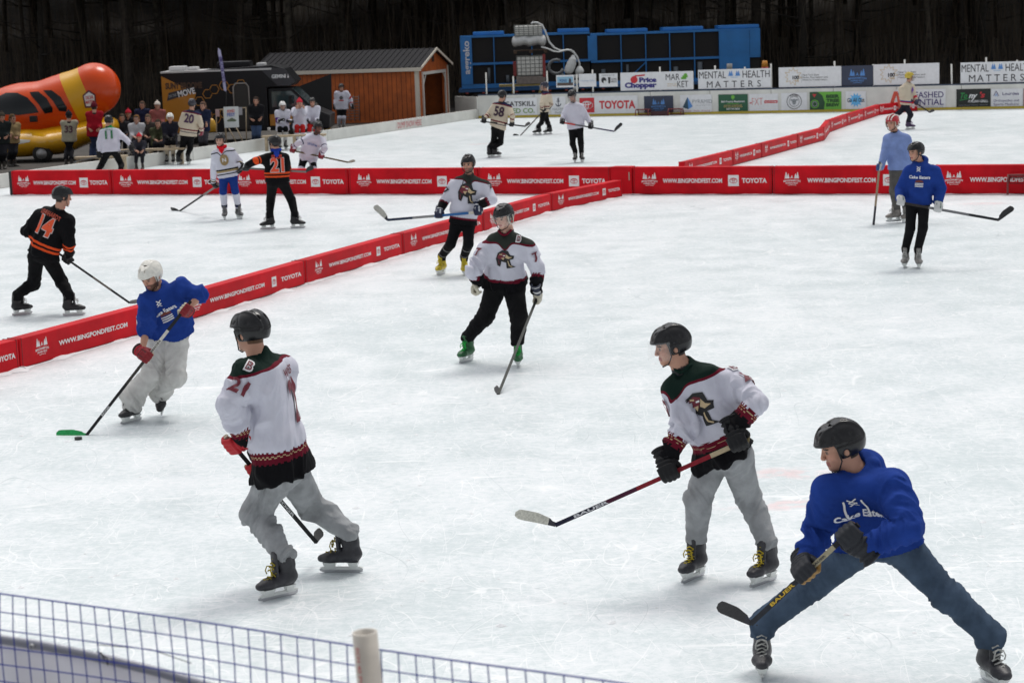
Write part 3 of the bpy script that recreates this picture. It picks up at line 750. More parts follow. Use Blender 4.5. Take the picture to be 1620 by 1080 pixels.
    if hat == 'helmet':
        me = helmet_mesh(.0052 if near else .012).copy(); me.transform(M)
        hm = mkobj('helmet', me, root, s.get('hmat') or mat('helmet shell %.2f %.2f %.2f' % hcol, hcol, .27, bump=.03, bscale=200, spec=.45))
        if s.get('strap', True):
            sb_ = MB(); pts2 = [(.045, .098, .03), (.035, .088, -.045), (.055, .06, -.095), (.080, 0, -.118), (.055, -.06, -.095), (.035, -.088, -.045), (.045, -.098, .03)]
            sb_.tube([HM @ Vector(p) for p in pts2], .0045*sc*(1 if near else 1.6), 5); sb_.build('chin_strap', mat('strap black', (.015, .015, .015), .6), hm, recalc=False)
        if s.get('visor'):
            vb = MB(); rows = []
            for zi in range(5):
                zz = .058-.118*zi/4; rows.append([HM @ Vector((-.01+(.155+.006*zi)*math.cos(a), (.125)*math.sin(a), zz)) for a in [R(-72+12*i) for i in range(13)]])
            fl2 = [v for r_ in rows for v in r_]; vb.add(fl2, [(i*13+j, i*13+j+1, (i+1)*13+j+1, (i+1)*13+j) for i in range(4) for j in range(12)], smooth=True)
            vb.build('visor', mat('clear visor', (.9, .93, .95), .06, alpha=.10, spec=.6), hm, recalc=False)
        if s.get('cage'):
            cg = MB()
            for zi in range(5):
                zz = .045-.038*zi; cg.tube([HM @ Vector((-.0+(.145-.004*zi)*math.cos(a), .112*math.sin(a), zz)) for a in [R(-75+15*i) for i in range(11)]], .0035, 4)
            for ai in range(7):
                a = R(-66+22*ai); cg.tube([HM @ Vector((-.0+(.145-.004*q)*math.cos(a), .112*math.sin(a), .045-.038*q)) for q in range(5)], .0035, 4)
            cg.build('face_cage', mat('cage wire', (.35, .35, .36), .35, metal=.8), hm, recalc=False)
        if s.get('earguard'):
            eg = MB()
            for sg in (-1, 1):
                eg.tube([HM @ Vector(p) for p in ((.06, sg*.100, .035), (.055, sg*.098, -.03), (.03, sg*.098, -.062), (-.012, sg*.100, -.058), (-.025, sg*.102, -.015), (-.02, sg*.102, .03))], .008, 6)
            eg.build('ear_guard', mat('ear guard', s['earguard'], .35), hm, recalc=False)
        if s.get('stripes'):
            sb2 = MB()
            for yy in (-.055, 0, .055):
                pts2 = []
                for i in range(9):
                    a = R(20+16*i); pts2.append(HM @ Vector((-.006+.137*math.cos(a), yy, .032+.122*math.sin(a)*math.sqrt(max(.1, 1-(yy/.105)**2)))))
                sb2.tube(pts2, .010*sc, 6)
            sb2.build('helmet_stripe', mat('stripe %.2f' % s['stripes'][0], s['stripes'], .4), hm, recalc=False)
    elif hat in ('beanie', 'hair'):
        fn = f_beanie if hat == 'beanie' else f_hair
        me = cached((hat, 1), fn, (-.15, -.13, -.21), (.14, .13, .21), .011).copy(); me.transform(M); mkobj('beanie' if hat == 'beanie' else 'hair', me, root, fabric('%s %.2f %.2f %.2f' % (hat, *hcol), hcol))
    # ---- stick
    if st: hockey_stick(st, sa, sb, stoe, near)
    root['_k'] = 0; del root['_k']
    return root
def hockey_stick(st, a, b, t, near=True):
    root = thing('hockey_stick', b, st['label'], 'hockey stick', 'hockey sticks')
    d = (b-a).normalized(); L = (b-a).length; ct = (CAMP-(a+b)/2); n = (ct-d*ct.dot(d)).normalized(); w = d.cross(n)
    k = 1.0 if near else 1.3
    segs = st.get('segs', [(0, .08, (.02, .02, .02)), (.08, 1, (.02, .02, .022))])
    mb = MB(); mats = []
    for (t0, t1, c) in segs:
        m = mat('stick %.2f %.2f %.2f' % c, c, .5, vary=.15, vscale=40, spec=.2)
        if m not in mats: mats.append(m)
        e = .0012 if c == segs[0][2] and t1 < .3 else 0
        mb.box(a+d*L*(t0+t1)/2, d*L*(t1-t0)/2, w*(.0155*k+e), n*(.0105*k+e), mats.index(m))
    sh = mb.build('shaft', mats, root)
    tx = st.get('text')
    if tx:
        for (word, pos, hgt, wid, c) in tx:
            g = Gr(); g.text(word, 0, 0, hgt, mat('print %.2f %.2f %.2f' % c, c, .5), w=wid, bold=.03)
            Xd = d if d.x > 0 else -d; g.place('lettering', a+d*L*pos+n*.0115*k, Xd, n.cross(Xd), sh, eps=.001)
    # blade: a curved, rounded paddle
    bd = (t-b); bl = bd.length; bd.normalize(); up = -d-bd*(-d).dot(bd)
    up = up.normalized() if up.length > .05 else Vector((0, 0, 1)); nn = bd.cross(up)
    if up.z < 0 and not st.get('flip'): up = -up
    bb = MB(); ns = 12; ring = []
    bc = st.get('blade', (.02, .02, .02)); m1 = mat('blade %.2f %.2f %.2f' % bc, bc, .6, vary=.25, vscale=60, bump=.3)
    for i in range(ns+1):
        q = i/ns; c = b+bd*bl*q+nn*(.035*q*q-.01*q); hgt = (.040+.032*min(1, q*2.2))*k; lo_ = -.012*k
        if q > .85: r = (q-.85)/.15; hgt *= math.sqrt(max(.05, 1-r*r*.85)); lo_ += .020*r*r
        if q < .12: hgt *= .75
        th = .006*k; ring.append([c+up*lo_-nn*th, c+up*(lo_+hgt)-nn*th*.7, c+up*(lo_+hgt)+nn*th*.7, c+up*lo_+nn*th])
    vs = [v for r in ring for v in r]; fs = [(i*4+j, i*4+(j+1) % 4, (i+1)*4+(j+1) % 4, (i+1)*4+j) for i in range(ns) for j in range(4)]+[(0, 1, 2, 3), (ns*4+3, ns*4+2, ns*4+1, ns*4)]
    m2 = mat('blade heel %.2f' % st.get('heelc', bc)[0], st.get('heelc', bc), .5)
    bb.add(vs, fs); bb.mi = [1 if j < 4*2 else 0 for j in range(len(fs))]
    bb.build('blade', [m1, m2], root)
    return root

pm = lambda n, c: mat('print ' + n, c, .6)
def tree_poly(x, y, w, h, n=5):
    L = []; Rr = []
    for i in range(n):
        t0 = i/n; t1 = (i+1)/n; ww = w/2*(1-t0)*1.0
        L += [(x-ww-.04*w, y+h*t0+.02*h), (x-ww*.45, y+h*(t0+.12))]; Rr += [(x+ww+.04*w, y+h*t0+.02*h), (x+ww*.45, y+h*(t0+.12))]
    return L+[(x, y+h)]+Rr[::-1]
def fest(g, x, y, s, mt, mx, est=False):
    """two pairs of conifers, a tiny skater and two arched lines of lettering; s = overall width"""
    for dx, hh in ((-.34, .40), (-.22, .30), (.34, .40), (.22, .30)): g.poly([(a, b) for a, b in tree_poly(x+dx*s, y+.05*s, .22*s, hh*s)], mt)
    g.disc(x+.0*s, y+.20*s, .028*s, .028*s, mt); g.poly([(x-.09*s, y+.06*s), (x-.05*s, y+.07*s), (x+.0*s, y+.12*s), (x+.09*s, y+.04*s), (x+.05*s, y+.12*s), (x+.02*s, y+.18*s), (x-.04*s, y+.16*s)], mt)
    g.text('BINGHAMTON', x, y-.06*s, .105*s, mx, w=s, arc=-.16/s); g.text('POND FEST', x, y-.21*s, .095*s, mx, w=.74*s, arc=-.12/s)
    g.line([(x-.25*s, y-.34*s), (x, y-.315*s), (x+.25*s, y-.34*s)], .02*s, mx)
    return g
# ------------------------------------------------------------------ the ground and the ice
def ice_material():
    m = bpy.data.materials.new('ice'); m.use_nodes = True; b = m.node_tree.nodes['Principled BSDF']
    tc = nd(m, 'ShaderNodeTexCoord'); co = tc.outputs['Object']
    def warp(scale, amt, src=co):
        n = nd(m, 'ShaderNodeTexNoise'); n.inputs['Scale'].default_value = scale; lk(m, src, n.inputs['Vector'])
        v = nd(m, 'ShaderNodeVectorMath'); v.operation = 'MULTIPLY_ADD'; lk(m, n.outputs['Color'], v.inputs[0]); v.inputs[1].default_value = (amt, amt, 0); lk(m, src, v.inputs[2]); return v.outputs[0]
    def noi(scale, detail=3, src=co, rough=.5, sc=None, rot=0):
        n = nd(m, 'ShaderNodeTexNoise'); n.inputs['Scale'].default_value = scale; n.inputs['Detail'].default_value = detail; n.inputs['Roughness'].default_value = rough
        if sc:
            mp = nd(m, 'ShaderNodeMapping'); mp.inputs['Scale'].default_value = sc; mp.inputs['Rotation'].default_value = (0, 0, rot); lk(m, src, mp.inputs[0]); src = mp.outputs[0]
        lk(m, src, n.inputs['Vector']); return n.outputs['Fac']
    def sstep(x, a, b_):
        r = nd(m, 'ShaderNodeMapRange'); r.interpolation_type = 'SMOOTHSTEP'; r.inputs[1].default_value = a; r.inputs[2].default_value = b_; lk(m, x, r.inputs[0]); return r.outputs[0]
    def lines(scale, w, seed, sc=None, rot=0, lo=.52, hi=.64, ms=1.2):
        s = nd(m, 'ShaderNodeVectorMath'); s.operation = 'ADD'; lk(m, co, s.inputs[0]); s.inputs[1].default_value = (seed*13.7, seed*7.3, seed*3.1)
        n = noi(scale, 0, s.outputs[0], sc=sc, rot=rot); a = mth(m, 'ABSOLUTE', mth(m, 'SUBTRACT', n, .5)); l = sstep(a, w, 0)
        mk = masks[seed % 3]; return mth(m, 'MULTIPLY', l, mk)
    masks = [sstep(noi(k_, 1), .40, .58) for k_ in (.9, 1.7, 3.1)]
    tot = None
    for args in ((.55, .0016, 1), (.8, .0022, 2, (1, .35, 1), .6), (.9, .0022, 3, (.35, 1, 1), .3), (1.5, .0035, 4), (1.3, .0030, 5, (1, .3, 1), -.7), (2.6, .0035, 6, None, 0, .5, .6, 2.5), (3.4, .0050, 7, (.4, 1, 1), .9, .5, .6, 3), (5.0, .0065, 8, (1, .4, 1), .2, .5, .62, 4), (.45, .0016, 9, (.5, 1, 1), 1.2), (2.1, .0032, 10, (.25, 1, 1), -.4, .48, .6, 2), (7.5, .010, 11, (.35, 1, 1), .5, .5, .62, 5), (3.0, .005, 12, (1, .25, 1), 1.1), (1.1, .0022, 13, (.3, 1, 1), -.3), (6.0, .009, 14, (1, .22, 1), .8), (9.0, .013, 15, (.22, 1, 1), .3)):
        l = lines(*args); tot = l if tot is None else mth(m, 'MAXIMUM', tot, l)
    dark = None
    for args in ((.5, .0012, 21), (1.1, .0018, 22, (1, .3, 1), .9), (1.7, .0022, 23, (.3, 1, 1), .1)):
        l = lines(*args, **({'lo': .56, 'hi': .66} if len(args) == 3 else {})); dark = l if dark is None else mth(m, 'MAXIMUM', dark, l)
    big = noi(.22, 4); mid = noi(1.3, 4, rough=.65); fine = noi(12, 4, rough=.75); grain = noi(60, 2)
    f = mth(m, 'ADD', mth(m, 'ADD', mth(m, 'MULTIPLY', big, .26), mth(m, 'MULTIPLY', mid, .34)), mth(m, 'ADD', mth(m, 'MULTIPLY', fine, .50), mth(m, 'MULTIPLY', grain, .12)))
    r = nd(m, 'ShaderNodeValToRGB'); lk(m, sstep(f, .47, .80), r.inputs[0]); e = r.color_ramp.elements
    e[0].color = (.57, .64, .655, 1); e[1].color = (.79, .81, .83, 1); x = r.color_ramp.elements.new(.5); x.color = (.71, .755, .775, 1)
    c = r.outputs[0]
    wn = nd(m, 'ShaderNodeRGB'); wn.outputs[0].default_value = (.93, .94, .95, 1); c = mixc(m, mth(m, 'MULTIPLY', tot, .62), c, wn.outputs[0])
    dn = nd(m, 'ShaderNodeRGB'); dn.outputs[0].default_value = (.42, .48, .50, 1); c = mixc(m, mth(m, 'MULTIPLY', dark, .55), c, dn.outputs[0])
    pk = nd(m, 'ShaderNodeRGB'); pk.outputs[0].default_value = (.80, .36, .34, 1)
    wv = warp(1.5, .5); nk6 = sstep(noi(6, 4), .35, .6)
    for px, py, rx, ry in ((1238, 748, .50, .28), (1262, 797, .85, .16), (1560, 322, .8, .4), (760, 228, .6, .5)):
        g = G(px, py); mp = nd(m, 'ShaderNodeVectorMath'); mp.operation = 'SUBTRACT'; lk(m, wv, mp.inputs[0]); mp.inputs[1].default_value = (g.x+.25, g.y+.25, 0)
        m2 = nd(m, 'ShaderNodeVectorMath'); m2.operation = 'MULTIPLY'; lk(m, mp.outputs[0], m2.inputs[0]); m2.inputs[1].default_value = (1/rx, 1/ry, 0)
        l = nd(m, 'ShaderNodeVectorMath'); l.operation = 'LENGTH'; lk(m, m2.outputs[0], l.inputs[0])
        k = mth(m, 'MULTIPLY', sstep(l.outputs['Value'], 1.0, .2), mth(m, 'MULTIPLY', nk6, .30)); c = mixc(m, k, c, pk.outputs[0])
    lk(m, c, b.inputs['Base Color'])
    ro = nd(m, 'ShaderNodeMapRange'); lk(m, mid, ro.inputs[0]); ro.inputs[3].default_value = .26; ro.inputs[4].default_value = .55; lk(m, ro.outputs[0], b.inputs['Roughness'])
    b.inputs['Specular IOR Level'].default_value = .28
    hgt = noi(14, 3, rough=.7); bp = nd(m, 'ShaderNodeBump'); bp.inputs['Strength'].default_value = .18; bp.inputs['Distance'].default_value = .01
    lk(m, hgt, bp.inputs['Height']); lk(m, bp.outputs[0], b.inputs['Normal'])
    return m
def grid_sheet(name, fn, nx, ny, m, kind='structure', parent=None):
    vs = [fn(i/nx, j/ny) for j in range(ny+1) for i in range(nx+1)]; fs = [(j*(nx+1)+i, j*(nx+1)+i+1, (j+1)*(nx+1)+i+1, (j+1)*(nx+1)+i) for j in range(ny) for i in range(nx)]
    mb = MB(); mb.add(vs, fs, smooth=True); o = mb.build(name, m, parent, recalc=False, origin=False) if False else mkobj(name, mb.mesh(name, recalc=False), parent, m)
    if kind: tag(o, kind=kind)
    return o
LB = [G(*p) for p in ((-420, 360), (0, 298.5), (306, 254), (519, 223), (667, 201), (757, 187.5))]
LB[0] = LB[1]+(LB[1]-LB[2])*1.6
BB0, BB1 = G(757, 187.5), G(1640, 171.5); BD = (BB1-BB0).normalized(); BN = Vector((BD.y, -BD.x, 0)); BE = BB0+BD*45
icem = ice_material()
mb = MB(); mb.add([LB[0], (LB[0].x, -6, 0), (60, -6, 0), (BE.x+20, BE.y, 0), BE, BB0]+LB[4:0:-1], [tuple(range(10))]); o = mb.build('ice', icem, origin=False, recalc=False)
for v in o.data.vertices: v.co += o.location
o.location = (0, 0, 0); o.data.flip_normals() if o.data.polygons[0].normal.z < 0 else None; tag(o, kind='structure')
asph = mat('wet gravel ground', (.045, .040, .034), .85, vary=.45, vscale=1.2, bump=.8, bscale=14)
def hill(u, v):
    x = -160+320*u; y = -30+290*v; z = -.03+noise.noise(Vector((x*.3, y*.3, 0)))*.012
    if y > 94: z += (y-94)*.20+1.6*noise.noise(Vector((x*.05, y*.05, 3)))*min(1, (y-94)/10)+.5*noise.noise(Vector((x*.3, y*.3, 1)))*min(1, (y-94)/8)
    return (x, y, z-.01)
grid_sheet('ground', hill, 160, 145, mat('dark leaf litter', (.022, .017, .012), .95, vary=.6, vscale=1.5, bump=.8, bscale=9))
gp = MB(); gp.quad((LB[0].x-30, 40, 0), (LB[0].x-30, 92, 0), (60, 92, 0), (60, 40, 0)); 
pv = MB(); pvv = [(LB[0].x-25, LB[0].y-4, .008), (LB[0].x, LB[0].y, .008), *[(p.x-.3, p.y+.12, .008) for p in LB[1:]], (BE.x, BE.y+.3, .008), (BE.x, 93, .008), (LB[0].x-25, 93, .008)]
pv.add(pvv, [tuple(range(len(pvv)))[::-1]]); tag(mkobj('gravel_yard', pv.mesh('gravel_yard', recalc=False), None, asph), kind='structure')

# ------------------------------------------------------------------ red barriers
RED = mat('red vinyl', (.54, .004, .012), .55, spec=.15, vary=.20, vscale=2.2, bump=.6, bscale=2.6)
REDS = mat('red vinyl side', (.48, .010, .020), .45, spec=.15, vary=.1, vscale=3)
wp, wr_ = mat('white print', (.78, .76, .76), .5), mat('red print', (.55, .012, .03), .5)
def car_emblem(g, x, y, s, m1, m2=None):
    if m2: g.rect(x-s*.62, x+s*.62, y-s*.62, y+s*.62, m1, 1); m1 = m2
    l = 2 if m2 else 1
    g.ring(x, y, s*.46, s*.31, s*.06, m1, l); g.ring(x, y, s*.13, s*.30, s*.055, m1, l+1); g.ring(x, y+s*.13, s*.31, s*.13, s*.055, m1, l+2)
def barrier(p0, p1, h, t, full=True, gs=1.0, grp='red foam barriers of the tall cross wall', lab='', text=True, sides=None, rev=False):
    p0, p1 = Vector(p0), Vector(p1); d = (p1-p0); L = d.length; d.normalize(); n = Vector((d.y, -d.x, 0))      # n faces the camera
    root = thing('foam_barrier', (p0+p1)/2, lab, 'barrier', grp); g = .012
    mb = MB(); mb.box((p0+p1)/2-n*t/2+Vector((0, 0, h/2)), d*(L/2-g), n*(t/2), Vector((0, 0, h/2-.004)))
    o = mb.build('cover', RED, root, bevel=.018)
    sb = MB()
    for e in (p0+d*.05, p1-d*.05): sb.box(e-n*t/2+Vector((0, 0, h/2)), d*.004, n*(t/2+.003), Vector((0, 0, h/2+.001)))
    sb.box((p0+p1)/2-n*t/2+Vector((0, 0, .008)), d*(L/2-.02), n*(t/2+.006), Vector((0, 0, .008)))
    sb.build('seam', mat('dark red seam', (.12, .006, .008), .6), root, recalc=False)
    if text:
        gr = Gr(); s = h/.60 if h > .5 else h/.36*.62*gs
        k = L/2
        fest(gr, -k+L*.125, .02*s, .40*s*(.9 if h > .5 else 1.05), wp, wp)
        gr.text('WWW.BINGPONDFEST.COM', -k+L*.435, 0, .088*s, wp, w=L*.425, bold=.03)
        car_emblem(gr, -k+L*.728, 0, .19*s, wp, wr_); gr.text('TOYOTA', -k+L*.875, 0, .095*s, wp, w=L*.175, bold=.035)
        gr.place('printed_lettering', (p0+p1)/2+Vector((0, 0, h*.5)), d, Vector((0, 0, 1)), root, eps=.0015)
    return root
xs = [(19.5, 308.7), (177.5, 308.4), (365, 308), (552, 308), (757, 308), (967, 308), (1001, 308), (1222, 308), (1477, 307.5), (1740, 307)]
gx = [G(*q) for q in xs]
for i in range(9):
    if i == 5:
        p0, p1 = gx[5], gx[6]; root = thing('foam_barrier', (p0+p1)/2, 'short plain red barrier block where the low diagonal barrier meets the tall one', 'barrier')
        d = (p1-p0).normalized(); n = Vector((d.y, -d.x, 0)); mb = MB(); mb.box((p0+p1)/2-n*.12+Vector((0, 0, .315)), d*((p1-p0).length/2-.005), n*.16, Vector((0, 0, .315))); mb.build('cover', RED, root, bevel=.02)
        sb = MB(); sb.box(p1-d*.06+n*.044+Vector((0, 0, .42)), d*.012, n*.006, Vector((0, 0, .09))); sb.build('strap', mat('pale strap', (.4, .3, .25), .6), root); continue
    w = ['leftmost tall red barrier panel, its dark end standing free by the left boards', 'tall red barrier panel behind the red scarfed player, second from the left', 'tall red barrier panel behind player 21', 'tall red barrier panel directly right of player 21', 'tall red barrier panel behind the yellow skated player, ending at the junction block', '', 'tall red barrier panel directly right of the junction block', 'tall red barrier panel behind the pale blue sweater skater', 'rightmost tall red barrier panel with a small goal before it'][i]
    barrier(gx[i], gx[i+1], .62, .24, lab=w)
e0 = MB(); p = gx[0]; dk_ = mat('black end flap', (.015, .015, .015), .7)
dd = (gx[1]-gx[0]).normalized(); e0.box(p-dd*.035+Vector((0, .12, .30)), dd*.03, Vector((0, .12, 0)), Vector((0, 0, .30))); tag(e0.build('end_flap', dk_), 'black flap closing the free left end of the tall barrier', 'flap')
dg = [(-178, 642), (33, 584), (284, 511.5), (484, 449.5), (638, 403), (765, 366.5), (873, 334.5), (985, 311)]
gd = [G(*q) for q in dg]
dl = ['low red diagonal barrier panel running out of the frame at lower left', 'low red barrier panel in front of player 14, beside the white helmeted skater', 'low red barrier panel just right of the white helmeted skater', 'low red diagonal barrier panel midway along the ice, left of the yellow skates', 'low red barrier panel behind the legs of the yellow skated player', 'low red barrier panel behind the head of the green laced skater', 'low red diagonal barrier panel touching the junction block']
for i in range(7): barrier(gd[i], gd[i+1], .375, .20, grp='low red barrier panels of the near diagonal', lab=dl[i])
fd = [(1000, 304), (1083, 282), (1160, 262), (1205, 250), (1262, 234), (1304, 222.5), (1313, 209.5), (1340, 199.5), (1366, 191), (1391, 182.5), (1425, 178.5), (1452, 175.5)]
gf_ = [G(*q) for q in fd]
fl = ['far low red barrier piece just behind the junction block', 'far low red barrier piece showing over the tall wall', 'far low red barrier piece, third from the junction', 'far low red barrier piece, fourth from the junction', 'far low red barrier piece before the kink', 'short red barrier piece at the kink of the far row', 'far low red barrier piece just past the kink', 'far low red barrier piece, second past the kink', 'far low red barrier piece left of the gold helmeted skater', 'far red barrier piece behind the gold helmeted skater', 'last red barrier piece touching the back boards']
for i in range(1, 11): barrier(gf_[i], gf_[i+1], .40, .16, grp='low red barrier pieces of the far row', lab=fl[i], text=(gf_[i+1]-gf_[i]).length > 1.2)

# scraped snow lying along the foot of the barriers and boards
snm = mat('scraped snow', (.80, .82, .84), .9, bump=.8, bscale=40, vary=.06)
sm_ = MB(); srn = random.Random(5)
def snow_line(p0, p1, w=.10, hh=.035, front=.0):
    d = (p1-p0); L = d.length; d.normalize(); n = Vector((d.y, -d.x, 0)); k = max(2, int(L/.12)); ring = []
    for i in range(k+1):
        q = p0+d*(L*i/k); a = max(0, noise.noise(q*1.7)+.35)*1.4*(.6+.8*srn.random()); ring += [q-n*.01+Vector((0, 0, .002+hh*a)), q+n*w*.35*a+Vector((0, 0, .003+hh*.7*a)), q+n*(.01+w*a*(.6+.8*srn.random()))+Vector((0, 0, .003))]
    sm_.add(ring, [(3*i+j, 3*i+3+j, 3*i+4+j, 3*i+1+j) for i in range(k) for j in (0, 1)], smooth=False)
for i in range(9): snow_line(gx[i], gx[i+1], .10, .02)
for i in range(7): snow_line(gd[i], gd[i+1], .10, .022)
for k_ in range(260):
    q = G(srn.random()*1620, 330+srn.random()**1.5*720); r_ = .01+.03*srn.random()**3; m_ = 5; a0_ = srn.random()*6
    sm_.add([q+Vector((0, 0, r_*.45))]+[q+Vector((math.cos(a0_+6.283*j/m_)*r_*(.6+.8*srn.random()), math.sin(a0_+6.283*j/m_)*r_*(.6+.8*srn.random()), .001)) for j in range(m_)], [(0, j+1, (j+1) % m_+1) for j in range(m_)])
tag(mkobj('snow', sm_.mesh('snow'), None, snm), 'scraped snow crumbs lying on the ice and along the barrier feet', 'snow', kind='stuff')

# ------------------------------------------------------------------ rink boards
whb = mat('white board plastic', (.66, .66, .62), .45, vary=.10, vscale=2, bump=.1)
yel = mat('yellow kick strip', (.55, .42, .05), .5); rail = mat('dark blue top rail', (.03, .05, .09), .5)
for i in range(5):
    a, b = LB[i], LB[i+1]; n_ = max(1, int(round((b-a).length/6)))
    for j in range(n_):
        p0, p1 = a.lerp(b, j/n_), a.lerp(b, (j+1)/n_); d = (p1-p0).normalized(); n = Vector((d.y, -d.x, 0)); L = (p1-p0).length
        mb = MB(); mb.box((p0+p1)/2-n*.05+Vector((0, 0, .19)), d*(L/2-.004), n*.05, Vector((0, 0, .19)))
        root = thing('curb_board', (p0+p1)/2, 'low white board of the left rink edge', 'rink board', 'low white boards along the left edge'); mb.build('panel', whb, root, bevel=.01)
        sb = MB(); sb.box(p1-n*.05+Vector((0, 0, .19)), d*.003, n*.052, Vector((0, 0, .188))); sb.build('joint', mat('joint grey', (.3, .3, .3), .7), root)
        if i == 3 and j == n_-1: dump = (root, p0, p1, d)
root, p0, p1, d = dump; rd = mat('red paint', (.45, .03, .04), .5); g = Gr(); g.text('DUMP SNOW HERE', 0, 0, .22, rd, w=2.1, bold=.0)
c = G(648, 204); g.place('painted_lettering', Vector((c.x, c.y, .19))+Vector((0, -.02, 0)), d, Vector((0, 0, 1)), root, eps=.01); root['label'] = 'low white board with DUMP SNOW HERE painted in red'
def bpt(s, z, out=0): return BB0+BD*s+BN*out+Vector((0, 0, z))
def bhit(px, py, out=0):
    d = ray(px, py); o = BB0+BN*out; t = (o-CAMP).dot(BN)/d.dot(BN); q = CAMP+d*t; return (q-BB0).dot(BD), q.z
HB = .93
k = 0; s = 0
while s < 42:
    root = thing('rink_board', bpt(s+1.2, 0), 'tall white board of the back wall with yellow kick strip', 'rink board', 'tall white boards of the back wall')
    mb = MB(); mb.box(bpt(s+1.22, HB/2+.03, -.04), BD*1.212, BN*.04, Vector((0, 0, HB/2-.03))); mb.build('panel', whb, root, bevel=.006)
    mb = MB(); mb.box(bpt(s+1.22, .05, -.036), BD*1.212, BN*.042, Vector((0, 0, .05))); mb.build('kick_strip', yel, root)
    mb = MB(); mb.box(bpt(s+1.22, HB+.02, -.04), BD*1.216, BN*.05, Vector((0, 0, .022))); mb.build('top_rail', rail, root)
    s += 2.44
root = thing('rink_board', bpt(-1, 0), 'plain grey white board at the corner left of the back wall', 'rink board'); mb = MB()
a = G(757, 187.5); b = V(722, 178, a.y+1.5); b.z = 0; dv = (b-a).normalized(); mb.box((a+b)/2+Vector((0, 0, .44)), dv*(b-a).length/2, Vector((-dv.y, dv.x, 0))*.05, Vector((0, 0, .44))); mb.build('panel', whb, root)
posts = [(769.4, 115), (812.5, 121), (866, 112.6), (913, 118), (938, 110.7), (1044.6, 106), (1132, 104), (1179, 106), (1220.5, 101), (1321, 97), (1382, 102), (1432, 94.5), (1506, 101.5), (1561, 91), (1610, 95)]
pvc = mat('white pvc', (.68, .68, .64), .4, vary=.08)
for i, (px, py) in enumerate(posts):
    s0, z0 = bhit(px+.5, 150, -.12); s1, z1 = bhit(px, py, -.12); mb = MB(); mb.tube([bpt(s0, .02, -.12), bpt(s1-.02, z1, -.12)], .032, 10)
    o = mb.build('pipe_post', pvc); tag(o, 'white plastic pipe post standing behind the back boards', 'post', 'white pipe posts behind the back boards')
def P_(n, c): return mat('ink '+n, c, .6)
K, NV, LBl, GR_, DG = P_('black', (.03, .03, .035)), P_('navy', (.035, .045, .08)), P_('light blue', (.10, .27, .62)), P_('grey', (.28, .30, .32)), P_('dark green', (.02, .10, .05))
RD, WHb, GD, PU, LG = P_('red', (.55, .03, .04)), P_('white', (.74, .75, .76)), P_('gold', (.55, .38, .15)), P_('purple navy', (.05, .035, .16)), P_('lime green', (.14, .42, .05))
vin = mat('white vinyl', (.72, .73, .75), .5, vary=.05, bump=.15, bscale=5)
def banner(x0, x1, y0, y1, lab, draw, back=None, up=False, grp=None):
    out = .03 if not up else -.05; xm, ym = (x0+x1)/2, (y0+y1)/2
    s0, _ = bhit(x0, ym, out); s1, _ = bhit(x1, ym, out); _, za = bhit(xm, y1, out); _, zb = bhit(xm, y0, out)
    if not up: za = max(za, .10); zb = min(zb, HB-.01)
    else: za = max(za, HB+.06)
    w, h = s1-s0, zb-za; root = thing('banner', bpt((s0+s1)/2, za, out), lab, 'banner', grp)
    mb = MB(); mb.box(bpt((s0+s1)/2, (za+zb)/2, out-.008), BD*w/2, BN*.006, Vector((0, 0, h/2))); mb.build('sheet', back or vin, root)
    g = Gr(); draw(g, w, h); g.place('print', bpt((s0+s1)/2, (za+zb)/2, out), BD, Vector((0, 0, 1)), root, eps=.003); return root
def mental(g, w, h):
    g.text('MENTAL', -w*.30, h*.22, h*.36, K, w=w*.37, bold=0); g.text('HEALTH', w*.30, h*.22, h*.36, K, w=w*.37, bold=0)
    for i, ch in enumerate('MATTERS'): g.text(ch, -w*.34+w*.68*i/6, -h*.27, h*.33, K, bold=0)
    for dx in (-.06, -.035, .035, .06): g.poly(tree_poly(w*dx, h*.14, .055*w, .28*h), LBl)
    g.rect(-w*.05, w*.05, h*.05, h*.10, P_('pale blue', (.45, .55, .68)))
def hundred(g, w, h):
    pts = []
    for i in range(22): a = 2*math.pi*i/22+.1; r_ = h*(.40 if i % 2 else .27)*(1.15 if i % 4 == 1 else 1); pts.append((-w*.27+r_*math.cos(a), .04*h+r_*math.sin(a)))
    g.line(pts+[pts[0]], h*.018, GD); g.text('100', -w*.225, -h*.02, h*.17, K, bold=.04); g.text('YEARS', -w*.225, -h*.17, h*.06, GD)
    g.line([(-w*.135, -h*.28), (-w*.135, h*.15)], h*.012, GR_)
    for i, t in enumerate(('New York State', 'Parks, Recreation and', 'Historic Preservation')): g.text(t, -w*.115+w*(.13, .20, .195)[i], h*(.10-.125*i), h*.085, K, w=w*(.26, .40, .39)[i], bold=.0)
def poster(w_, c1, c2):
    def f(g, w, h): fest(g, 0, -.06*h, h*.95*w_, c1, c2)
    return f
def b1(g, w, h):
    g.rect(-w*.45, w*.45, -h*.36, h*.36, P_('sky photo', (.25, .45, .60)), 0); g.rect(-w*.45, w*.45, -h*.36, -h*.12, P_('brown photo', (.10, .07, .06)), 1); g.text('POND', -w*.1, h*.05, h*.2, P_('deep blue', (.02, .06, .25)), w=w*.4, lay=2); g.disc(w*.28, -h*.02, w*.07, h*.26, P_('dark figure', (.06, .05, .07)), 3)
banner(880, 908, 119, 138.5, 'small banner with a blue photo print, leftmost of the upper row', b1, up=True)
banner(916, 943, 117, 137.5, 'small white upper banner with faint light blue script', lambda g, w, h: g.text('Chenango Valley', 0, -.02*h, h*.13, P_('pale blue script', (.30, .42, .55)), w=w*.85, bold=0, shear=.2), up=True)
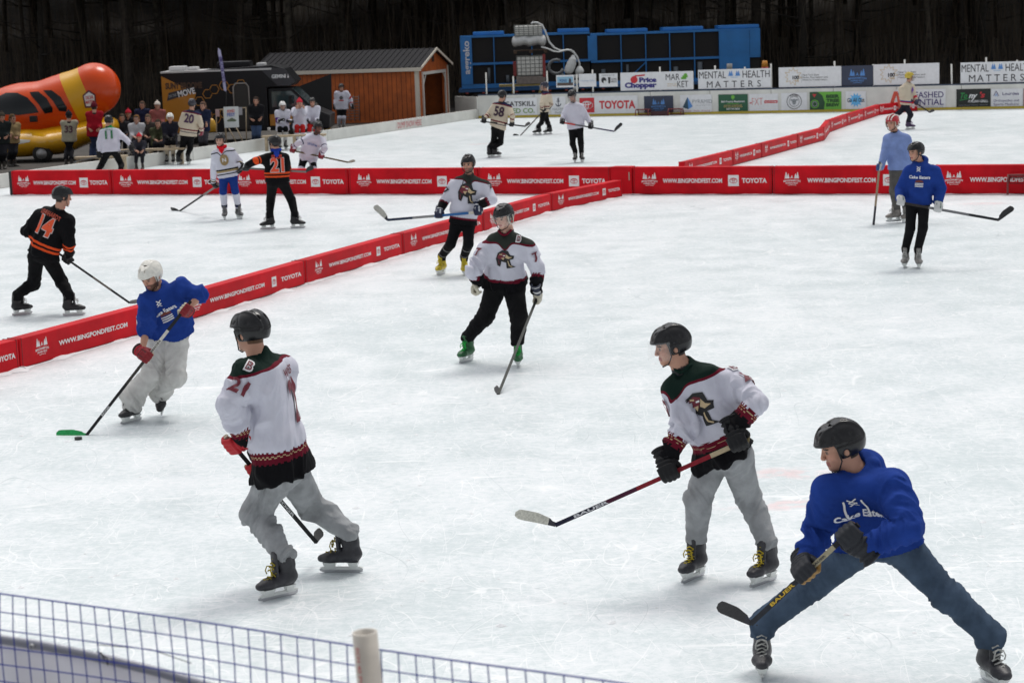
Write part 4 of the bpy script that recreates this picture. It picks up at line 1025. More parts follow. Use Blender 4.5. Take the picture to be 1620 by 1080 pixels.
def b3(g, w, h):
    g.disc(-w*.25, 0, w*.14, h*.22, K); g.disc(-w*.20, -h*.12, w*.06, h*.10, WHb, 2); g.poly([(0, -.25*h), (.1*w, -.25*h), (.12*w, .22*h), (-.02*w, .22*h)], K); g.text('ACTION', w*.30, h*.06, h*.13, K, w=w*.3); g.text('SPORTS', w*.30, -h*.12, h*.13, K, w=w*.3); g.text('TEAM BUILT OF', 0, h*.36, h*.08, GR_, w=w*.7)
banner(948, 977, 116.5, 137.5, 'small white upper banner with black figures and tiny lettering', b3, up=True)
def b4(g, w, h):
    nb = P_('deep navy', (.035, .03, .20)); g.text('Price', -w*.12, h*.08, h*.24, nb, w=w*.24, bold=.06); g.text('Chopper', -w*.22, -h*.20, h*.26, nb, w=w*.44, bold=.06); g.disc(-w*.31, h*.10, w*.05, h*.20, RD); g.line([(-w*.30, h*.30), (-w*.16, h*.34)], h*.08, RD)
    g.text('MAR', w*.22, h*.20, h*.34, K, w=w*.19, bold=0); g.text('KET', w*.355, -h*.20, h*.34, K, w=w*.15, bold=0)
    for q in range(5): g.disc(w*(.355+.03*(q % 2)+.02*(q//2)), h*(.12+.10*(q//2)), w*.024, h*.06, LG, 2)
    g.text('SERVING YOU', w*.21, -h*.18, h*.06, GD, w=w*.13, bold=0); g.text('since 1932', w*.21, -h*.28, h*.06, GD, w=w*.13, bold=0)
banner(981.5, 1097, 114, 147, 'white upper banner with red axe mark, navy words and MARKET lettering', b4, up=True)
banner(1104.5, 1219.5, 109.5, 144, 'MENTAL HEALTH MATTERS banner nearest the middle of the upper row', mental, up=True)
banner(1232, 1331, 106, 140.5, 'white upper banner with gold leaf outline and 100, left of the dark navy one', hundred, up=True)
banner(1331.5, 1381.5, 104, 139, 'dark navy upper banner with blue trees between two leaf banners', poster(.95, LBl, LBl), back=NV, up=True)
banner(1382, 1486, 101, 136.5, 'white upper banner with gold leaf outline behind the gold helmet', hundred, up=True)
banner(1519.5, 1636, 98, 133, 'MENTAL HEALTH MATTERS banner at the right edge', mental, up=True)
def a0(g, w, h): g.text('CATSKILL', 0, h*.16, h*.26, K, w=w*.9); g.text('SEED CO.', 0, -h*.24, h*.26, P_('olive', (.14, .28, .05)), w=w*.84)
banner(796, 850, 155, 186, 'white sign with dark CATSKILL lettering behind player 58', a0)
def a1(g, w, h): g.line([(0, .35*h), (0, -.02*h)], h*.05, NV); g.ring(0, h*.36, h*.06, h*.06, h*.03, NV); g.line([(-h*.16, h*.10), (-h*.10, 0), (0, -h*.05), (h*.10, 0), (h*.16, h*.10)], h*.05, NV); g.line([(-h*.1, h*.24), (h*.1, h*.24)], h*.04, NV); g.text('HAVEN', 0, -h*.20, h*.14, GR_, w=w*.8, bold=0); g.text('Studio', 0, -h*.38, h*.12, GR_, w=w*.5, bold=0, shear=.3)
banner(872, 895, 153, 185, 'sign with dark anchor and grey lettering', a1)
def a2(g, w, h): g.rect(-w*.5, -w*.245, -h*.42, h*.42, RD, 1); car_emblem(g, -w*.372, 0, h*.8, WHb); g.text('TOYOTA', w*.15, 0, h*.42, RD, w=w*.62, bold=.04)
r2 = banner(917, 1009, 152, 185, 'white sign with red emblem square and big red TOYOTA lettering', a2)
banner(1019, 1065, 152, 182, 'dark navy low sign with blue trees behind the small goal', poster(.95, LBl, LBl), back=NV)
def a4(g, w, h): g.poly([(-w*.42, -h*.22), (-w*.26, h*.38), (-w*.24, -h*.34)], P_('dark teal', (.03, .08, .12))); g.poly([(-w*.26, h*.38), (-w*.10, -h*.18), (-w*.24, -h*.34)], LBl); g.text('PYRAMID', w*.20, h*.10, h*.22, GR_, w=w*.62, bold=-.005); g.line([(0, -h*.12), (w*.48, -h*.12)], h*.015, GR_); g.text('Brokerage - Realty - Property', 0, -h*.42, h*.07, P_('rose', (.45, .15, .2)), w=w*.9, bold=0)
banner(1076, 1126, 150, 183, 'white sign with blue pyramid mark and thin grey lettering', a4)
def a5(g, w, h): g.disc(0, h*.34, h*.11, h*.11, LG); g.rect(-h*.015, h*.015, h*.14, h*.26, LG, 2); g.text('B&D Property Management', 0, h*.08, h*.10, WHb, w=w*.8); g.text('Landscaping', 0, -h*.04, h*.07, LG, w=w*.4); g.text('Lawn Care - Snow Removal', 0, -h*.14, h*.07, GD, w=w*.6); g.text('Tree and Shrub Service', 0, -h*.23, h*.07, GD, w=w*.65); g.text('607-743-0858', 0, -h*.36, h*.10, WHb, w=w*.45)
banner(1136.5, 1183, 149.5, 180, 'dark green sign with small tree and white lettering', a5, back=DG)
def a6(g, w, h): g.text('FXT', -w*.22, h*.05, h*.42, P_('pale red', (.60, .22, .22)), w=w*.38, bold=-.01); g.poly([(-w*.48, 0), (-w*.48, -h*.1), (-w*.38, h*.02)], RD); g.rect(w*.02, w*.48, -h*.06, h*.10, RD, 1); g.text('FALL INTO FITNESS', w*.25, h*.02, h*.07, WHb, w=w*.4, lay=3)
banner(1185.5, 1231, 148.5, 180, 'white sign with pale red monogram and red bar', a6)
def a7(g, w, h): g.ring(0, 0, h*.44, h*.44, h*.03, K); g.ring(0, 0, h*.28, h*.28, h*.02, K); g.disc(0, -h*.02, h*.13, h*.18, GR_); g.disc(-h*.16, h*.08, h*.08, h*.05, GR_); g.disc(h*.16, h*.08, h*.08, h*.05, GR_); g.disc(-h*.05, 0, h*.02, h*.02, K, 3); g.disc(h*.05, 0, h*.02, h*.02, K, 3); g.text('LOST', 0, h*.35, h*.09, K, arc=-1.1); g.text('DOG CAFE', 0, -h*.36, h*.09, K, arc=1.1)
banner(1236, 1277, 147, 179, 'white sign with round black sheep emblem', lambda g, w, h: (g.ring(0, 0, h*.44, h*.44, h*.03, K), g.ring(0, 0, h*.30, h*.30, h*.02, K), g.disc(0, -h*.02, h*.12, h*.17, GR_), g.disc(-h*.15, h*.08, h*.08, h*.05, GR_), g.disc(h*.15, h*.08, h*.08, h*.05, GR_), g.disc(-h*.05, 0, h*.02, h*.02, K, 3), g.disc(h*.05, 0, h*.02, h*.02, K, 3), g.text('SOCIAL', 0, h*.36, h*.10, K, arc=-1.1)))
def a8(g, w, h):
    g.poly([(-w*.5, -h*.5), (-w*.05, -h*.5), (-w*.02, -h*.1), (-w*.10, h*.3), (-w*.24, h*.5), (-w*.5, h*.5)], P_('deep forest', (.02, .07, .03)), 0); g.ring(-w*.34, -h*.18, h*.24, h*.24, h*.05, LG, 1); g.ring(-w*.34, -h*.18, h*.15, h*.15, h*.04, GR_, 2); g.poly([(-w*.42, h*.38), (-w*.28, h*.38), (-w*.35, h*.2)], RD, 2)
    for i, t in enumerate(('BEER', 'TREE', 'BREW')): g.text(t, w*.23, h*(.24-.24*i), h*.17, P_('dark olive', (.02, .07, .02)), w=w*.42, bold=.06)
banner(1281, 1331, 145.5, 177.5, 'lime green sign reading BEER TREE BREW', a8, back=LG)
def a9(g, w, h):
    pts = [(h*(.42 if i % 2 else .26)*math.cos(2*math.pi*i/24), h*(.42 if i % 2 else .26)*math.sin(2*math.pi*i/24)) for i in range(24)]; g.poly(pts, P_('splash blue', (.12, .45, .80)), 0); g.text('Go All Out', 0, 0, h*.22, K, w=w*.85, bold=.02)
banner(1338, 1370, 144.5, 176.5, 'white sign with blue splash reading Go All Out', a9)
def a10(g, w, h): g.text('UNLEASHED', 0, h*.20, h*.32, PU, w=w*.92, bold=.01); g.text('POTENTIAL', 0, -h*.20, h*.32, PU, w=w*.92, bold=.01); g.text('www.unleashedpotential.org', w*.1, -h*.43, h*.07, GR_, w=w*.7, bold=0)
banner(1418, 1496, 141.5, 174, 'white sign with large dark navy UNLEASHED POTENTIAL lettering', a10)
def a11(g, w, h): g.text('To', -w*.28, h*.14, h*.30, P_('flag green', (.02, .25, .06)), w=w*.22, bold=.03, shear=.3); g.text('ny', 0, h*.14, h*.30, WHb, w=w*.22, bold=.03, shear=.3); g.text("'s", w*.26, h*.16, h*.30, RD, w=w*.16, bold=.03, shear=.3); g.line([(-w*.4, -h*.12), (-w*.1, -h*.02)], h*.04, P_('flag green', (.02, .25, .06))); g.text('ITALIAN GRILL', w*.14, -h*.19, h*.13, WHb, w=w*.58, bold=.02); g.text('Lunch Dinner Catering - Take Out', 0, -h*.40, h*.06, GR_, w=w*.85, bold=0)
banner(1513, 1567, 141, 173, 'black sign reading ITALIAN GRILL in white', a11, back=P_('sign black', (.012, .016, .014)))
def a12(g, w, h):
    g.line([(-w*.42, h*.10), (-w*.34, h*.38), (-w*.26, h*.10)], h*.035, PU); g.line([(-w*.38, h*.06), (-w*.34, h*.22), (-w*.30, h*.06)], h*.03, LBl); g.text('Lourdes', w*.12, h*.22, h*.17, PU, w=w*.52, bold=.01); g.text('Orthopedics and', -w*.02, -h*.17, h*.13, PU, w=w*.80, bold=.0); g.text('Sports Medicine', -w*.02, -h*.38, h*.13, PU, w=w*.80, bold=.0)
banner(1568, 1618, 140.5, 172.5, 'white sign with fine navy lettering at the right edge', a12)
banner(1619.5, 1660, 140, 172, 'dark sign cut by the right edge of the picture', lambda g, w, h: g.rect(-w*.49, -w*.42, -h*.45, h*.45, RD, 1), back=P_('sign black', (.012, .016, .014)))
# small goals
def goal(pa, pb, dep, h, lab):
    d = (pb-pa).normalized(); n = Vector((-d.y, d.x, 0)); L = (pb-pa).length; root = thing('pond_goal', (pa+pb)/2, lab, 'goal'); fm = mat('dark red goal frame', (.16, .02, .02), .5)
    mb = MB(); arch = lambda q: [q+Vector((0, 0, .02)), q+n*.02+Vector((0, 0, h*.75)), q+n*dep*.25+Vector((0, 0, h)), q+n*dep*.8+Vector((0, 0, h*.9)), q+n*dep+Vector((0, 0, .02))]
    r_ = .022
    for q in (pa, pa+d*L*.28, pb-d*L*.28, pb): mb.tube(arch(q), r_, 6)
    mb.tube([pa+n*dep*.25+Vector((0, 0, h)), pa+d*L*.28+n*dep*.25+Vector((0, 0, h))], r_, 6); mb.tube([pb+n*dep*.25+Vector((0, 0, h)), pb-d*L*.28+n*dep*.25+Vector((0, 0, h))], r_, 6)
    mb.tube([pa+n*dep+Vector((0, 0, .03)), pb+n*dep+Vector((0, 0, .03))], r_, 6); mb.build('frame', fm, root, recalc=False)
    nb = MB()
    for q0 in (pa, pb-d*L*.28):
        for i in range(11):
            q = q0+d*L*.28*i/10; nb.tube([q+n*dep*.25+Vector((0, 0, h)), q+n*dep*.8+Vector((0, 0, h*.9)), q+n*dep+Vector((0, 0, .02))], .007, 4)
        for v in (.3, .5, .7, .9, 1.0): nb.tube([q0+n*dep*v+Vector((0, 0, h*(1-.9*max(0, v-.4)/.6))), q0+d*L*.28+n*dep*v+Vector((0, 0, h*(1-.9*max(0, v-.4)/.6)))], .007, 4)
    nb.build('netting', mat('dark red net', (.10, .02, .02), .8), root, recalc=False)
    bb_ = MB(); m0 = pa+d*L*.30+n*dep*.5; m1 = pb-d*L*.30+n*dep*.5; bb_.box((m0+m1)/2+Vector((0, 0, h*.32)), (m1-m0)/2, n*.02, Vector((0, 0, h*.32))); bb_.build('middle_board', mat('dark board', (.05, .012, .015), .6), root)
goal(G(1005.5, 184.5), G(1077, 183.2), .5, .27, 'small low dark red goal on the ice by the back wall')
goal(G(1594, 309.5), G(1700, 309.2), .38, .42, 'small dark red arched goal in front of the tall barrier at the right edge')
mb = MB(); q0, q1, q2 = G(1403, 180), G(1424, 179), V(1415, 145, G(1413, 180).y); mb.prism([q0, q0.lerp(q1, .25), q2+Vector((.08, 0, -.12)), q1, q1+Vector((.12, 0, 0)), q2+Vector((.12, 0, .0)), q2], (0, .1, 0)); tag(mb.build('folded_panel', mat('orange red vinyl', (.5, .06, .03), .5)), 'orange red folded triangular panel leaning at the back boards', 'panel')

# ------------------------------------------------------------------ shed
def shed():
    A = Vector((-3.45, 81.5, 0)); u = Vector((-6.48, 1.45, 0)).normalized(); v = Vector((-u.y, u.x, 0)); v = v if v.y > 0 else -v; Wd, Ln, E_, PK = 5.0, 6.9, 2.19, 2.86
    M = Matrix(((-u.x, v.x, 0, A.x), (-u.y, v.y, 0, A.y), (0, 0, 1, 0), (0, 0, 0, 1)))     # local x runs towards -length
    root = thing('shed', A, 'orange brown wooden shed with dark ribbed metal roof and open white framed doorway', 'shed')
    wood = mat('stained plywood siding', (.42, .092, .013), .6, vary=.22, vscale=3, bump=.2); cr = mat('cream trim', (.60, .55, .47), .6)
    f = lambda x, y, z: M @ Vector((x, y, z))
    mb = MB(); mb.bx(-Ln, 0, 0, .1, 0, E_, M=M); x = -Ln+.2
    gv_ = MB()
    while x < 0: gv_.bx(x-.008, x+.008, -.004, .01, .05, E_-.1, M=M); x += .2
    mb.bx(-Ln, 0, Wd-.1, Wd, 0, E_, M=M); mb.bx(-Ln, -Ln+.1, .1, Wd-.1, 0, E_, M=M)
    # gable wall with the doorway cut out
    d0, d1, dh = .75, 4.35, 1.86
    mb.prism([f(0, 0, 0), f(0, d0, 0), f(0, d0, dh), f(0, d1, dh), f(0, d1, 0), f(0, Wd, 0), f(0, Wd, E_), f(0, Wd/2, PK), f(0, 0, E_)], M.to_3x3() @ Vector((-.1, 0, 0)))
    mb.prism([f(-Ln, 0, E_), f(-Ln, Wd/2, PK), f(-Ln, Wd, E_)], M.to_3x3() @ Vector((.1, 0, 0)))
    mb.build('wall', wood, root); gv_.build('siding_groove', mat('groove dark', (.05, .015, .006), .8), root, recalc=False)
    mb = MB(); ov = .14
    for s, y0, y1 in ((1, -ov, Wd/2), (-1, Wd+ov, Wd/2)):
        z0 = E_-ov*(PK-E_)/(Wd/2); mb.prism([f(-Ln-.2, y0, z0), f(.18, y0, z0), f(.18, y1, PK), f(-Ln-.2, y1, PK)], (0, 0, .05))
        n_ = 30
        for i in range(n_+1):
            xx = -Ln-.18+(Ln+.34)*i/n_; mb.prism([f(xx-.02, y0, z0+.05), f(xx+.02, y0, z0+.05), f(xx+.02, y1, PK+.05), f(xx-.02, y1, PK+.05)], (0, 0, .03))
    mb.build('roof', mat('dark metal roof', (.010, .010, .013), .6, spec=.15), root)
    mb = MB(); mb.bx(-Ln-.2, .19, -ov-.03, -ov, E_-.15, E_+.0, M=M); mb.bx(-.13, .03, -.02, 0.12, 0, E_-.1, M=M); mb.bx(0.002, .03, .0, .14, 0, E_-.05, M=M); mb.bx(0.002, .03, Wd-.12, Wd+.02, 0, E_-.05, M=M)
    for a, b in ((f(.19, -ov, E_-.07), f(.19, Wd/2, PK-.02)), (f(.19, Wd+ov, E_-.07), f(.19, Wd/2, PK-.02))): mb.prism([a, b, b+Vector((0, 0, .10)), a+Vector((0, 0, .10))], M.to_3x3() @ Vector((.03, 0, 0)))
    mb.build('trim', cr, root)
    mb = MB(); mb.bx(.002, .06, d0-.12, d0, 0, dh+.12, M=M); mb.bx(.002, .06, d1, d1+.12, 0, dh+.12, M=M); mb.bx(.002, .062, d0, d1, dh, dh+.12, M=M)
    for a, b in (((d0, dh-.42), (d0+.42, dh)), ((d1, dh-.42), (d1-.42, dh))): mb.prism([f(.03, a[0], a[1]), f(.03, a[0], a[1]+.1), f(.03, b[0], b[1]), f(.03, b[0]+(-.1 if b[0] > a[0] else .1), b[1])], M.to_3x3() @ Vector((.025, 0, 0)))
    mb.build('door_frame', mat('white door frame', (.62, .60, .56), .5), root)
    mb = MB(); mb.bx(.0, .03, Wd/2-.16, Wd/2+.16, E_+.16, E_+.42, M=M); mb.build('gable_vent', mat('vent dark', (.05, .02, .01), .7), root)
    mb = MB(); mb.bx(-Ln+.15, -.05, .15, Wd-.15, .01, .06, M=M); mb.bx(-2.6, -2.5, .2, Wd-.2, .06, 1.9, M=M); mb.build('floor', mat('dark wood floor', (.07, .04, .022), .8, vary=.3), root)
    # rack leaning on the long wall
    mb = MB(); p = lambda px, z: f(0, 0, 0)*0+V(px, 200, 80.0)*0+Vector(((px-810)/3150*80.9, 80.9-(px-664)*.0055+.05, z))
    for z in [i*.11+.2 for i in range(9)]: mb.tube([p(556, z), p(581, z)], .018, 5)
    for px in (556, 564.5, 573, 581): mb.tube([p(px, .1), p(px, 1.15)], .018, 5)
    tag(mb.build('wire_rack', mat('weathered rack', (.18, .13, .11), .7), recalc=False), 'weathered wire rack leaning on the shed wall', 'rack')
shed()
# flat black infill over the dark area between motorhome and shed
mb = MB(); y = 79.5; q = lambda px, py, yy=y: V(px, py, yy)
mb.prism([q(470, 138), q(524, 117), q(526, 196), q(470, 205)], (0, .03, 0)); tag(mb.build('infill', mat('black tarp', (.008, .008, .009), .7, bump=.5, bscale=3)), 'flat black infill between the motorhome and the shed wall', 'infill')

# ------------------------------------------------------------------ motorhome
def motorhome():
    Y = 71.0; kx = Y/3150; X0 = V(258, 170, Y).x; D = 2.3
    root = thing('motorhome', (X0+2.7, Y+D/2, 0), 'black and yellow motorhome with honeycomb pattern and open door by the rink', 'motorhome')
    bk = mat('black body paint', (.008, .008, .010), .35, spec=.25); ye = mat('amber body paint', (.42, .17, .012), .35, coat=.3)
    def f(x, y, z): return Vector((X0+x, Y+y, z))
    mb = MB(); mb.prism([f(0, 0, .38), f(3.7, 0, .38), f(3.7, 0, 1.9), f(4.55, 0, 1.92), f(4.72, 0, 2.1), f(4.35, 0, 2.55), f(3.9, 0, 2.68), f(0, 0, 2.52)], (0, D, 0)); mb.build('body', bk, root, bevel=.03)
    mb = MB(); mb.prism([f(3.72, .08, .38), f(5.85, .08, .38), f(5.9, .08, .85), f(5.3, .08, 1.12), f(4.55, .08, 1.86), f(3.72, .08, 1.86)], (0, D-.16, 0)); mb.build('cab', bk, root, bevel=.04)
    mb = MB(); mb.prism([f(3.4, -.012, 2.66), f(4.36, -.012, 2.54), f(4.72, -.012, 2.1), f(4.52, -.012, 1.94), f(4.1, -.012, 1.95)], (0, .01, 0)); o = mb.build('overcab_panel', mat('dark grey panel', (.04, .04, .046), .35, spec=.3), root)
    g = Gr(); g.text('GEMINI', 0, 0, .12, WHb, w=.5, bold=.03); g.poly([(.30, -.06), (.36, -.06), (.33, .07)], WHb); g.place('lettering', f(4.15, -.014, 2.28), Vector((1, 0, 0)), Vector((0, 0, 1)), o, eps=.003)
    mb = MB(); a, b = f(4.58, .1, 1.83), f(5.28, .1, 1.13); off = Vector((.012, 0, .012)); mb.prism([a+off, b+off, b+off+Vector((0, D-.2, 0)), a+off+Vector((0, D-.2, 0))], (.012, 0, .012)); mb.prism([f(3.85, .072, 1.2), f(5.1, .072, 1.2), f(4.55, .072, 1.75), f(3.85, .072, 1.75)], (0, -.012, 0)); mb.build('windscreen', mat('tinted glass', (.03, .05, .055), .08, spec=.8), root)
    mb = MB(); mb.prism([f(0, -.012, .42), f(1.15, -.012, .42), f(1.3, -.012, .9), f(1.05, -.012, 1.3), f(1.2, -.012, 1.8), f(0.0, -.012, 2.42)], (0, .010, 0)); yp = mb.build('amber_panel', ye, root); mb = MB(); mb.box(f(-.008, D/2, 1.4), (.006, 0, 0), (0, D/2-.05, 0), (0, 0, 1.0)); mb.build('amber_rear', ye, root); mb = MB(); mb.box(f(4.15, .066, .75), (.4, 0, 0), (0, .008, 0), (0, 0, .20)); mb.build('amber_stripe', ye, root)
    g = Gr(); am = P_('amber', (.40, .17, .02))
    for i, (hx, hz) in enumerate([(1.55, 1.05), (1.85, .88), (2.15, 1.05), (1.55, .72), (1.85, 1.9), (2.2, 2.02), (1.6, 1.75), (2.45, .9), (2.5, 1.9), (2.8, 2.05), (1.3, 1.5)]):
        pts = [(hx+.17*math.cos(R(60*k)), hz+.17*math.sin(R(60*k))) for k in range(7)]; g.line(pts, .025, am, 1)
    g.place('honeycomb_print', f(0, -.0, 0), Vector((1, 0, 0)), Vector((0, 0, 1)), root, eps=.004)
    g = Gr(); g.text('SUNY BROOME', 0, .22, .20, P_('dark brown', (.06, .03, .015)), w=1.3, bold=.05); g.poly([(-.62, -.30), (-.55, -.02), (.30, .16), (.30, -.02)], K, 2); g.text('ON THE', -.42, -.12, .09, GR_, w=.28, lay=4, rot=.2); g.text('MOVE', .08, -.02, .2, WHb, w=.62, bold=.03, lay=4, rot=.2); g.place('lettering', f(.78, -.014, 1.85), Vector((1, 0, 0)), Vector((0, 0, 1)), yp, eps=.003)
    mb = MB(); fr = mat('silver door frame', (.30, .28, .26), .35, metal=.5); pts = [f(2.52, -.03, .45), f(2.52, -.03, 1.95), f(2.60, -.03, 2.08), f(2.98, -.03, 2.08), f(3.06, -.03, 1.95), f(3.06, -.03, .45)]; mb.tube(pts, .028, 6); dr = mb.build('door', fr, root, recalc=False)
    mb = MB(); mb.bx(0, 0, 0, 0, 0, 0); mb = MB(); mb.box(f(2.79, -.014, 1.25), (.24, 0, 0), (0, .008, 0), (0, 0, .78)); mb.build('door_panel', mat('door dark', (.02, .018, .016), .4), dr)
    mb = MB(); mb.bx(X0-.02, X0+3.9, Y-.03, Y+D+.03, 2.52, 2.58); mb.build('roof_edge', mat('roof white', (.5, .5, .5), .5), root)
    mb = MB(); mb.bx(X0+.2, X0+.75, Y+.5, Y+1.3, 2.585, 2.74); mb.bx(X0+.85, X0+1.2, Y+.5, Y+1.2, 2.585, 2.70); mb.bx(X0+3.3, X0+3.6, Y+.6, Y+1.3, 2.6, 2.76); mb.build('roof_vent', mat('vent white', (.55, .55, .55), .5), root, bevel=.04)
    mb = MB(); mb.bx(X0+1.9, X0+3.1, Y+.5, Y+1.4, 2.585, 2.85); mb.build('air_conditioner', bk, root, bevel=.08)
    for wx in (.95, 4.75):
        mb = MB(); mb.tube([f(wx, -.02, .36), f(wx, .28, .36)], .36, 20); w_ = mb.build('wheel', mat('tyre rubber', (.015, .015, .015), .8), root); mb = MB(); mb.tube([f(wx, -.03, .36), f(wx, .0, .36)], .2, 16); mb.build('rim', mat('rim grey', (.3, .3, .3), .35, metal=.6), w_)
    mb = MB(); mb.box(f(4.55, -.22, 1.45), (.06, 0, 0), (0, .1, 0), (0, 0, .14)); mb.tube([f(4.5, .1, 1.35), f(4.55, -.2, 1.4)], .02, 5); mb.build('mirror', bk, root)
motorhome()

# ------------------------------------------------------------------ sausage shaped promotional car
def sausage_car():
    Y = 65.0; kx = Y/3150; X = lambda px: V(px, 175, Y).x; Z = lambda px, py: V(px, py, Y).z
    root = thing('sausage_car', (X(90), Y, 0), 'orange sausage shaped promotional car on a yellow bun body', 'promotional car')
    yp = mat('bun yellow paint', (.64, .33, .006), .25, coat=.6, vary=.05); orr = mat('orange red paint', (.64, .062, .003), .18, coat=.8)
    p = [Vector((X(-80), Y, Z(-80, 192))), Vector((X(35), Y, Z(35, 182))), Vector((X(104), Y+.15, Z(104, 166))), Vector((X(150), Y+.2, Z(150, 141)))]
    def sau(P): return usmin([f_rc(P, p[0], p[1], .70, .94), f_rc(P, p[1], p[2], .94, .92), f_rc(P, p[2], p[3], .90, .84)], .35)
    vs, f = surfnet(sau, (X(-110), Y-1.3, 0), (X(215), Y+1.4, 4.2), .05); me = np_mesh('sausage', vs, f, root.location)
    mk = bpy.data.materials.new('glossy painted sausage'); mk.use_nodes = True; b = mk.node_tree.nodes['Principled BSDF']; b.inputs['Roughness'].default_value = .25; b.inputs['Specular IOR Level'].default_value = .4
    bx_ = vs@np.array([.93, 0, .37]); c0_ = float(np.array([X(128), 0, Z(128, 150)])@np.array([.93, 0, .37])); fattr(me, 'band', (bx_-c0_)+.5-.10*np.abs(vs[:, 1]-Y)**2)
    an = nd(mk, 'ShaderNodeAttribute'); an.attribute_name = 'band'; cr_ = ramp(mk, an.outputs['Fac'], [(0, (.64, .062, .003)), (.20, (.64, .33, .006)), (.82, (.64, .062, .003))]); lk(mk, cr_, b.inputs['Base Color'])
    body = mkobj('sausage', me, root, mk)
    def bun(P): return usmin([f_ec(P, (X(-70), Y-.35, .55), (X(90), Y-.35, .62), (0, 1, 0), (0, 1, 0), 1.2, 1.2, .38, .40, .8), f_ec(P, (X(90), Y-.3, .66), (X(168), Y-.2, .98), (0, 1, 0), (0, 1, 0), 1.15, .95, .42, .36, .45), f_ell(P, (X(42), Y-.9, .62), (.95, .55, .42))], .2)
    vs, f = surfnet(bun, (X(-110), Y-1.8, .05), (X(215), Y+1.2, 2), .06); mkobj('bun_body', np_mesh('bun_body', vs, f, root.location), root, yp); bunv = (vs, f)
    bvh = BVHTree.FromPolygons([tuple(v.co+root.location) for v in me.vertices], [tuple(q.vertices) for q in me.polygons])
    gl = mat('dark glossy glass', (.006, .008, .01), .12, spec=.35)
    def win(pts):
        g = Gr(); g.poly([(X(a)-X(60), Z(a, b_)-1.6) for a, b_ in pts], gl, 0); g.project('window', me, bvh, Vector((X(60), Y, 1.6)), (1, 0, 0), (0, 0, 1), root, cell=.08, eps=.012, dist=3)
    win([(3, 178), (3, 160), (9, 151), (20, 146), (38, 146), (54, 153), (66, 166), (71, 176), (40, 180)]); win([(57, 145), (70, 144), (84, 154), (93, 170), (92, 176), (80, 178), (72, 164), (60, 150)]); win([(78, 142), (92, 142), (106, 152), (115, 168), (114, 175), (103, 174), (94, 158)])
    g = Gr(); w_, h_ = .20, .27; g.poly([(-w_*.8, -h_), (w_*.9, -h_*1.0), (w_*1.0, h_*.55), (0, h_*1.1), (-w_, h_*.5)], P_('badge dark', (.10, .02, .03)), 0); g.poly([(-w_*.62, -h_*.8), (w_*.7, -h_*.8), (w_*.8, h_*.45), (0, h_*.86), (-w_*.8, h_*.4)], WHb, 1); g.text('OSCAR', 0, .06, .10, RD, w=.25, lay=3, rot=.12); g.text('MAYER', 0, -.08, .10, RD, w=.25, lay=3, rot=.12)
    g.project('badge', me, bvh, Vector((X(149), Y, Z(149, 156))), (1, 0, 0), (0, 0, 1), root, cell=.07, eps=.012, dist=3)
    for wx in (78, 166, -20):
        mb = MB(); mb.tube([(X(wx), Y-1.52, .28), (X(wx), Y-1.2, .28)], .29, 22); w2 = mb.build('wheel', mat('tyre rubber', (.015, .015, .015), .8), root)
        mb = MB(); mb.tube([(X(wx), Y-1.54, .28), (X(wx), Y-1.50, .28)], .17, 16); mb.build('rim', mat('rim grey', (.3, .3, .3), .35, metal=.6), w2)
    bv2 = BVHTree.FromPolygons([tuple(v) for v in bunv[0]], [tuple(int(i) for i in q) for q in bunv[1]]); g = Gr(); g.poly([(-.28, -.07), (.25, .0), (.28, .06), (-.1, .10), (-.26, .05)], P_('lamp glass', (.55, .55, .5)), 0); g.project('headlight', me, bv2, Vector((X(49), Y, Z(49, 221))), (1, 0, 0), (0, 0, 1), root, cell=.06, eps=.012, dist=3)
    mb = MB(); mb.box((X(66), Y-1.2, 1.38), (.12, 0, 0), (0, .08, 0), (0, 0, .10)); mb.tube([(X(66), Y-.9, 1.30), (X(66), Y-1.15, 1.36)], .02, 5); mb.build('mirror', mat('mirror black', (.01, .01, .012), .3), root, bevel=.03)
sausage_car()

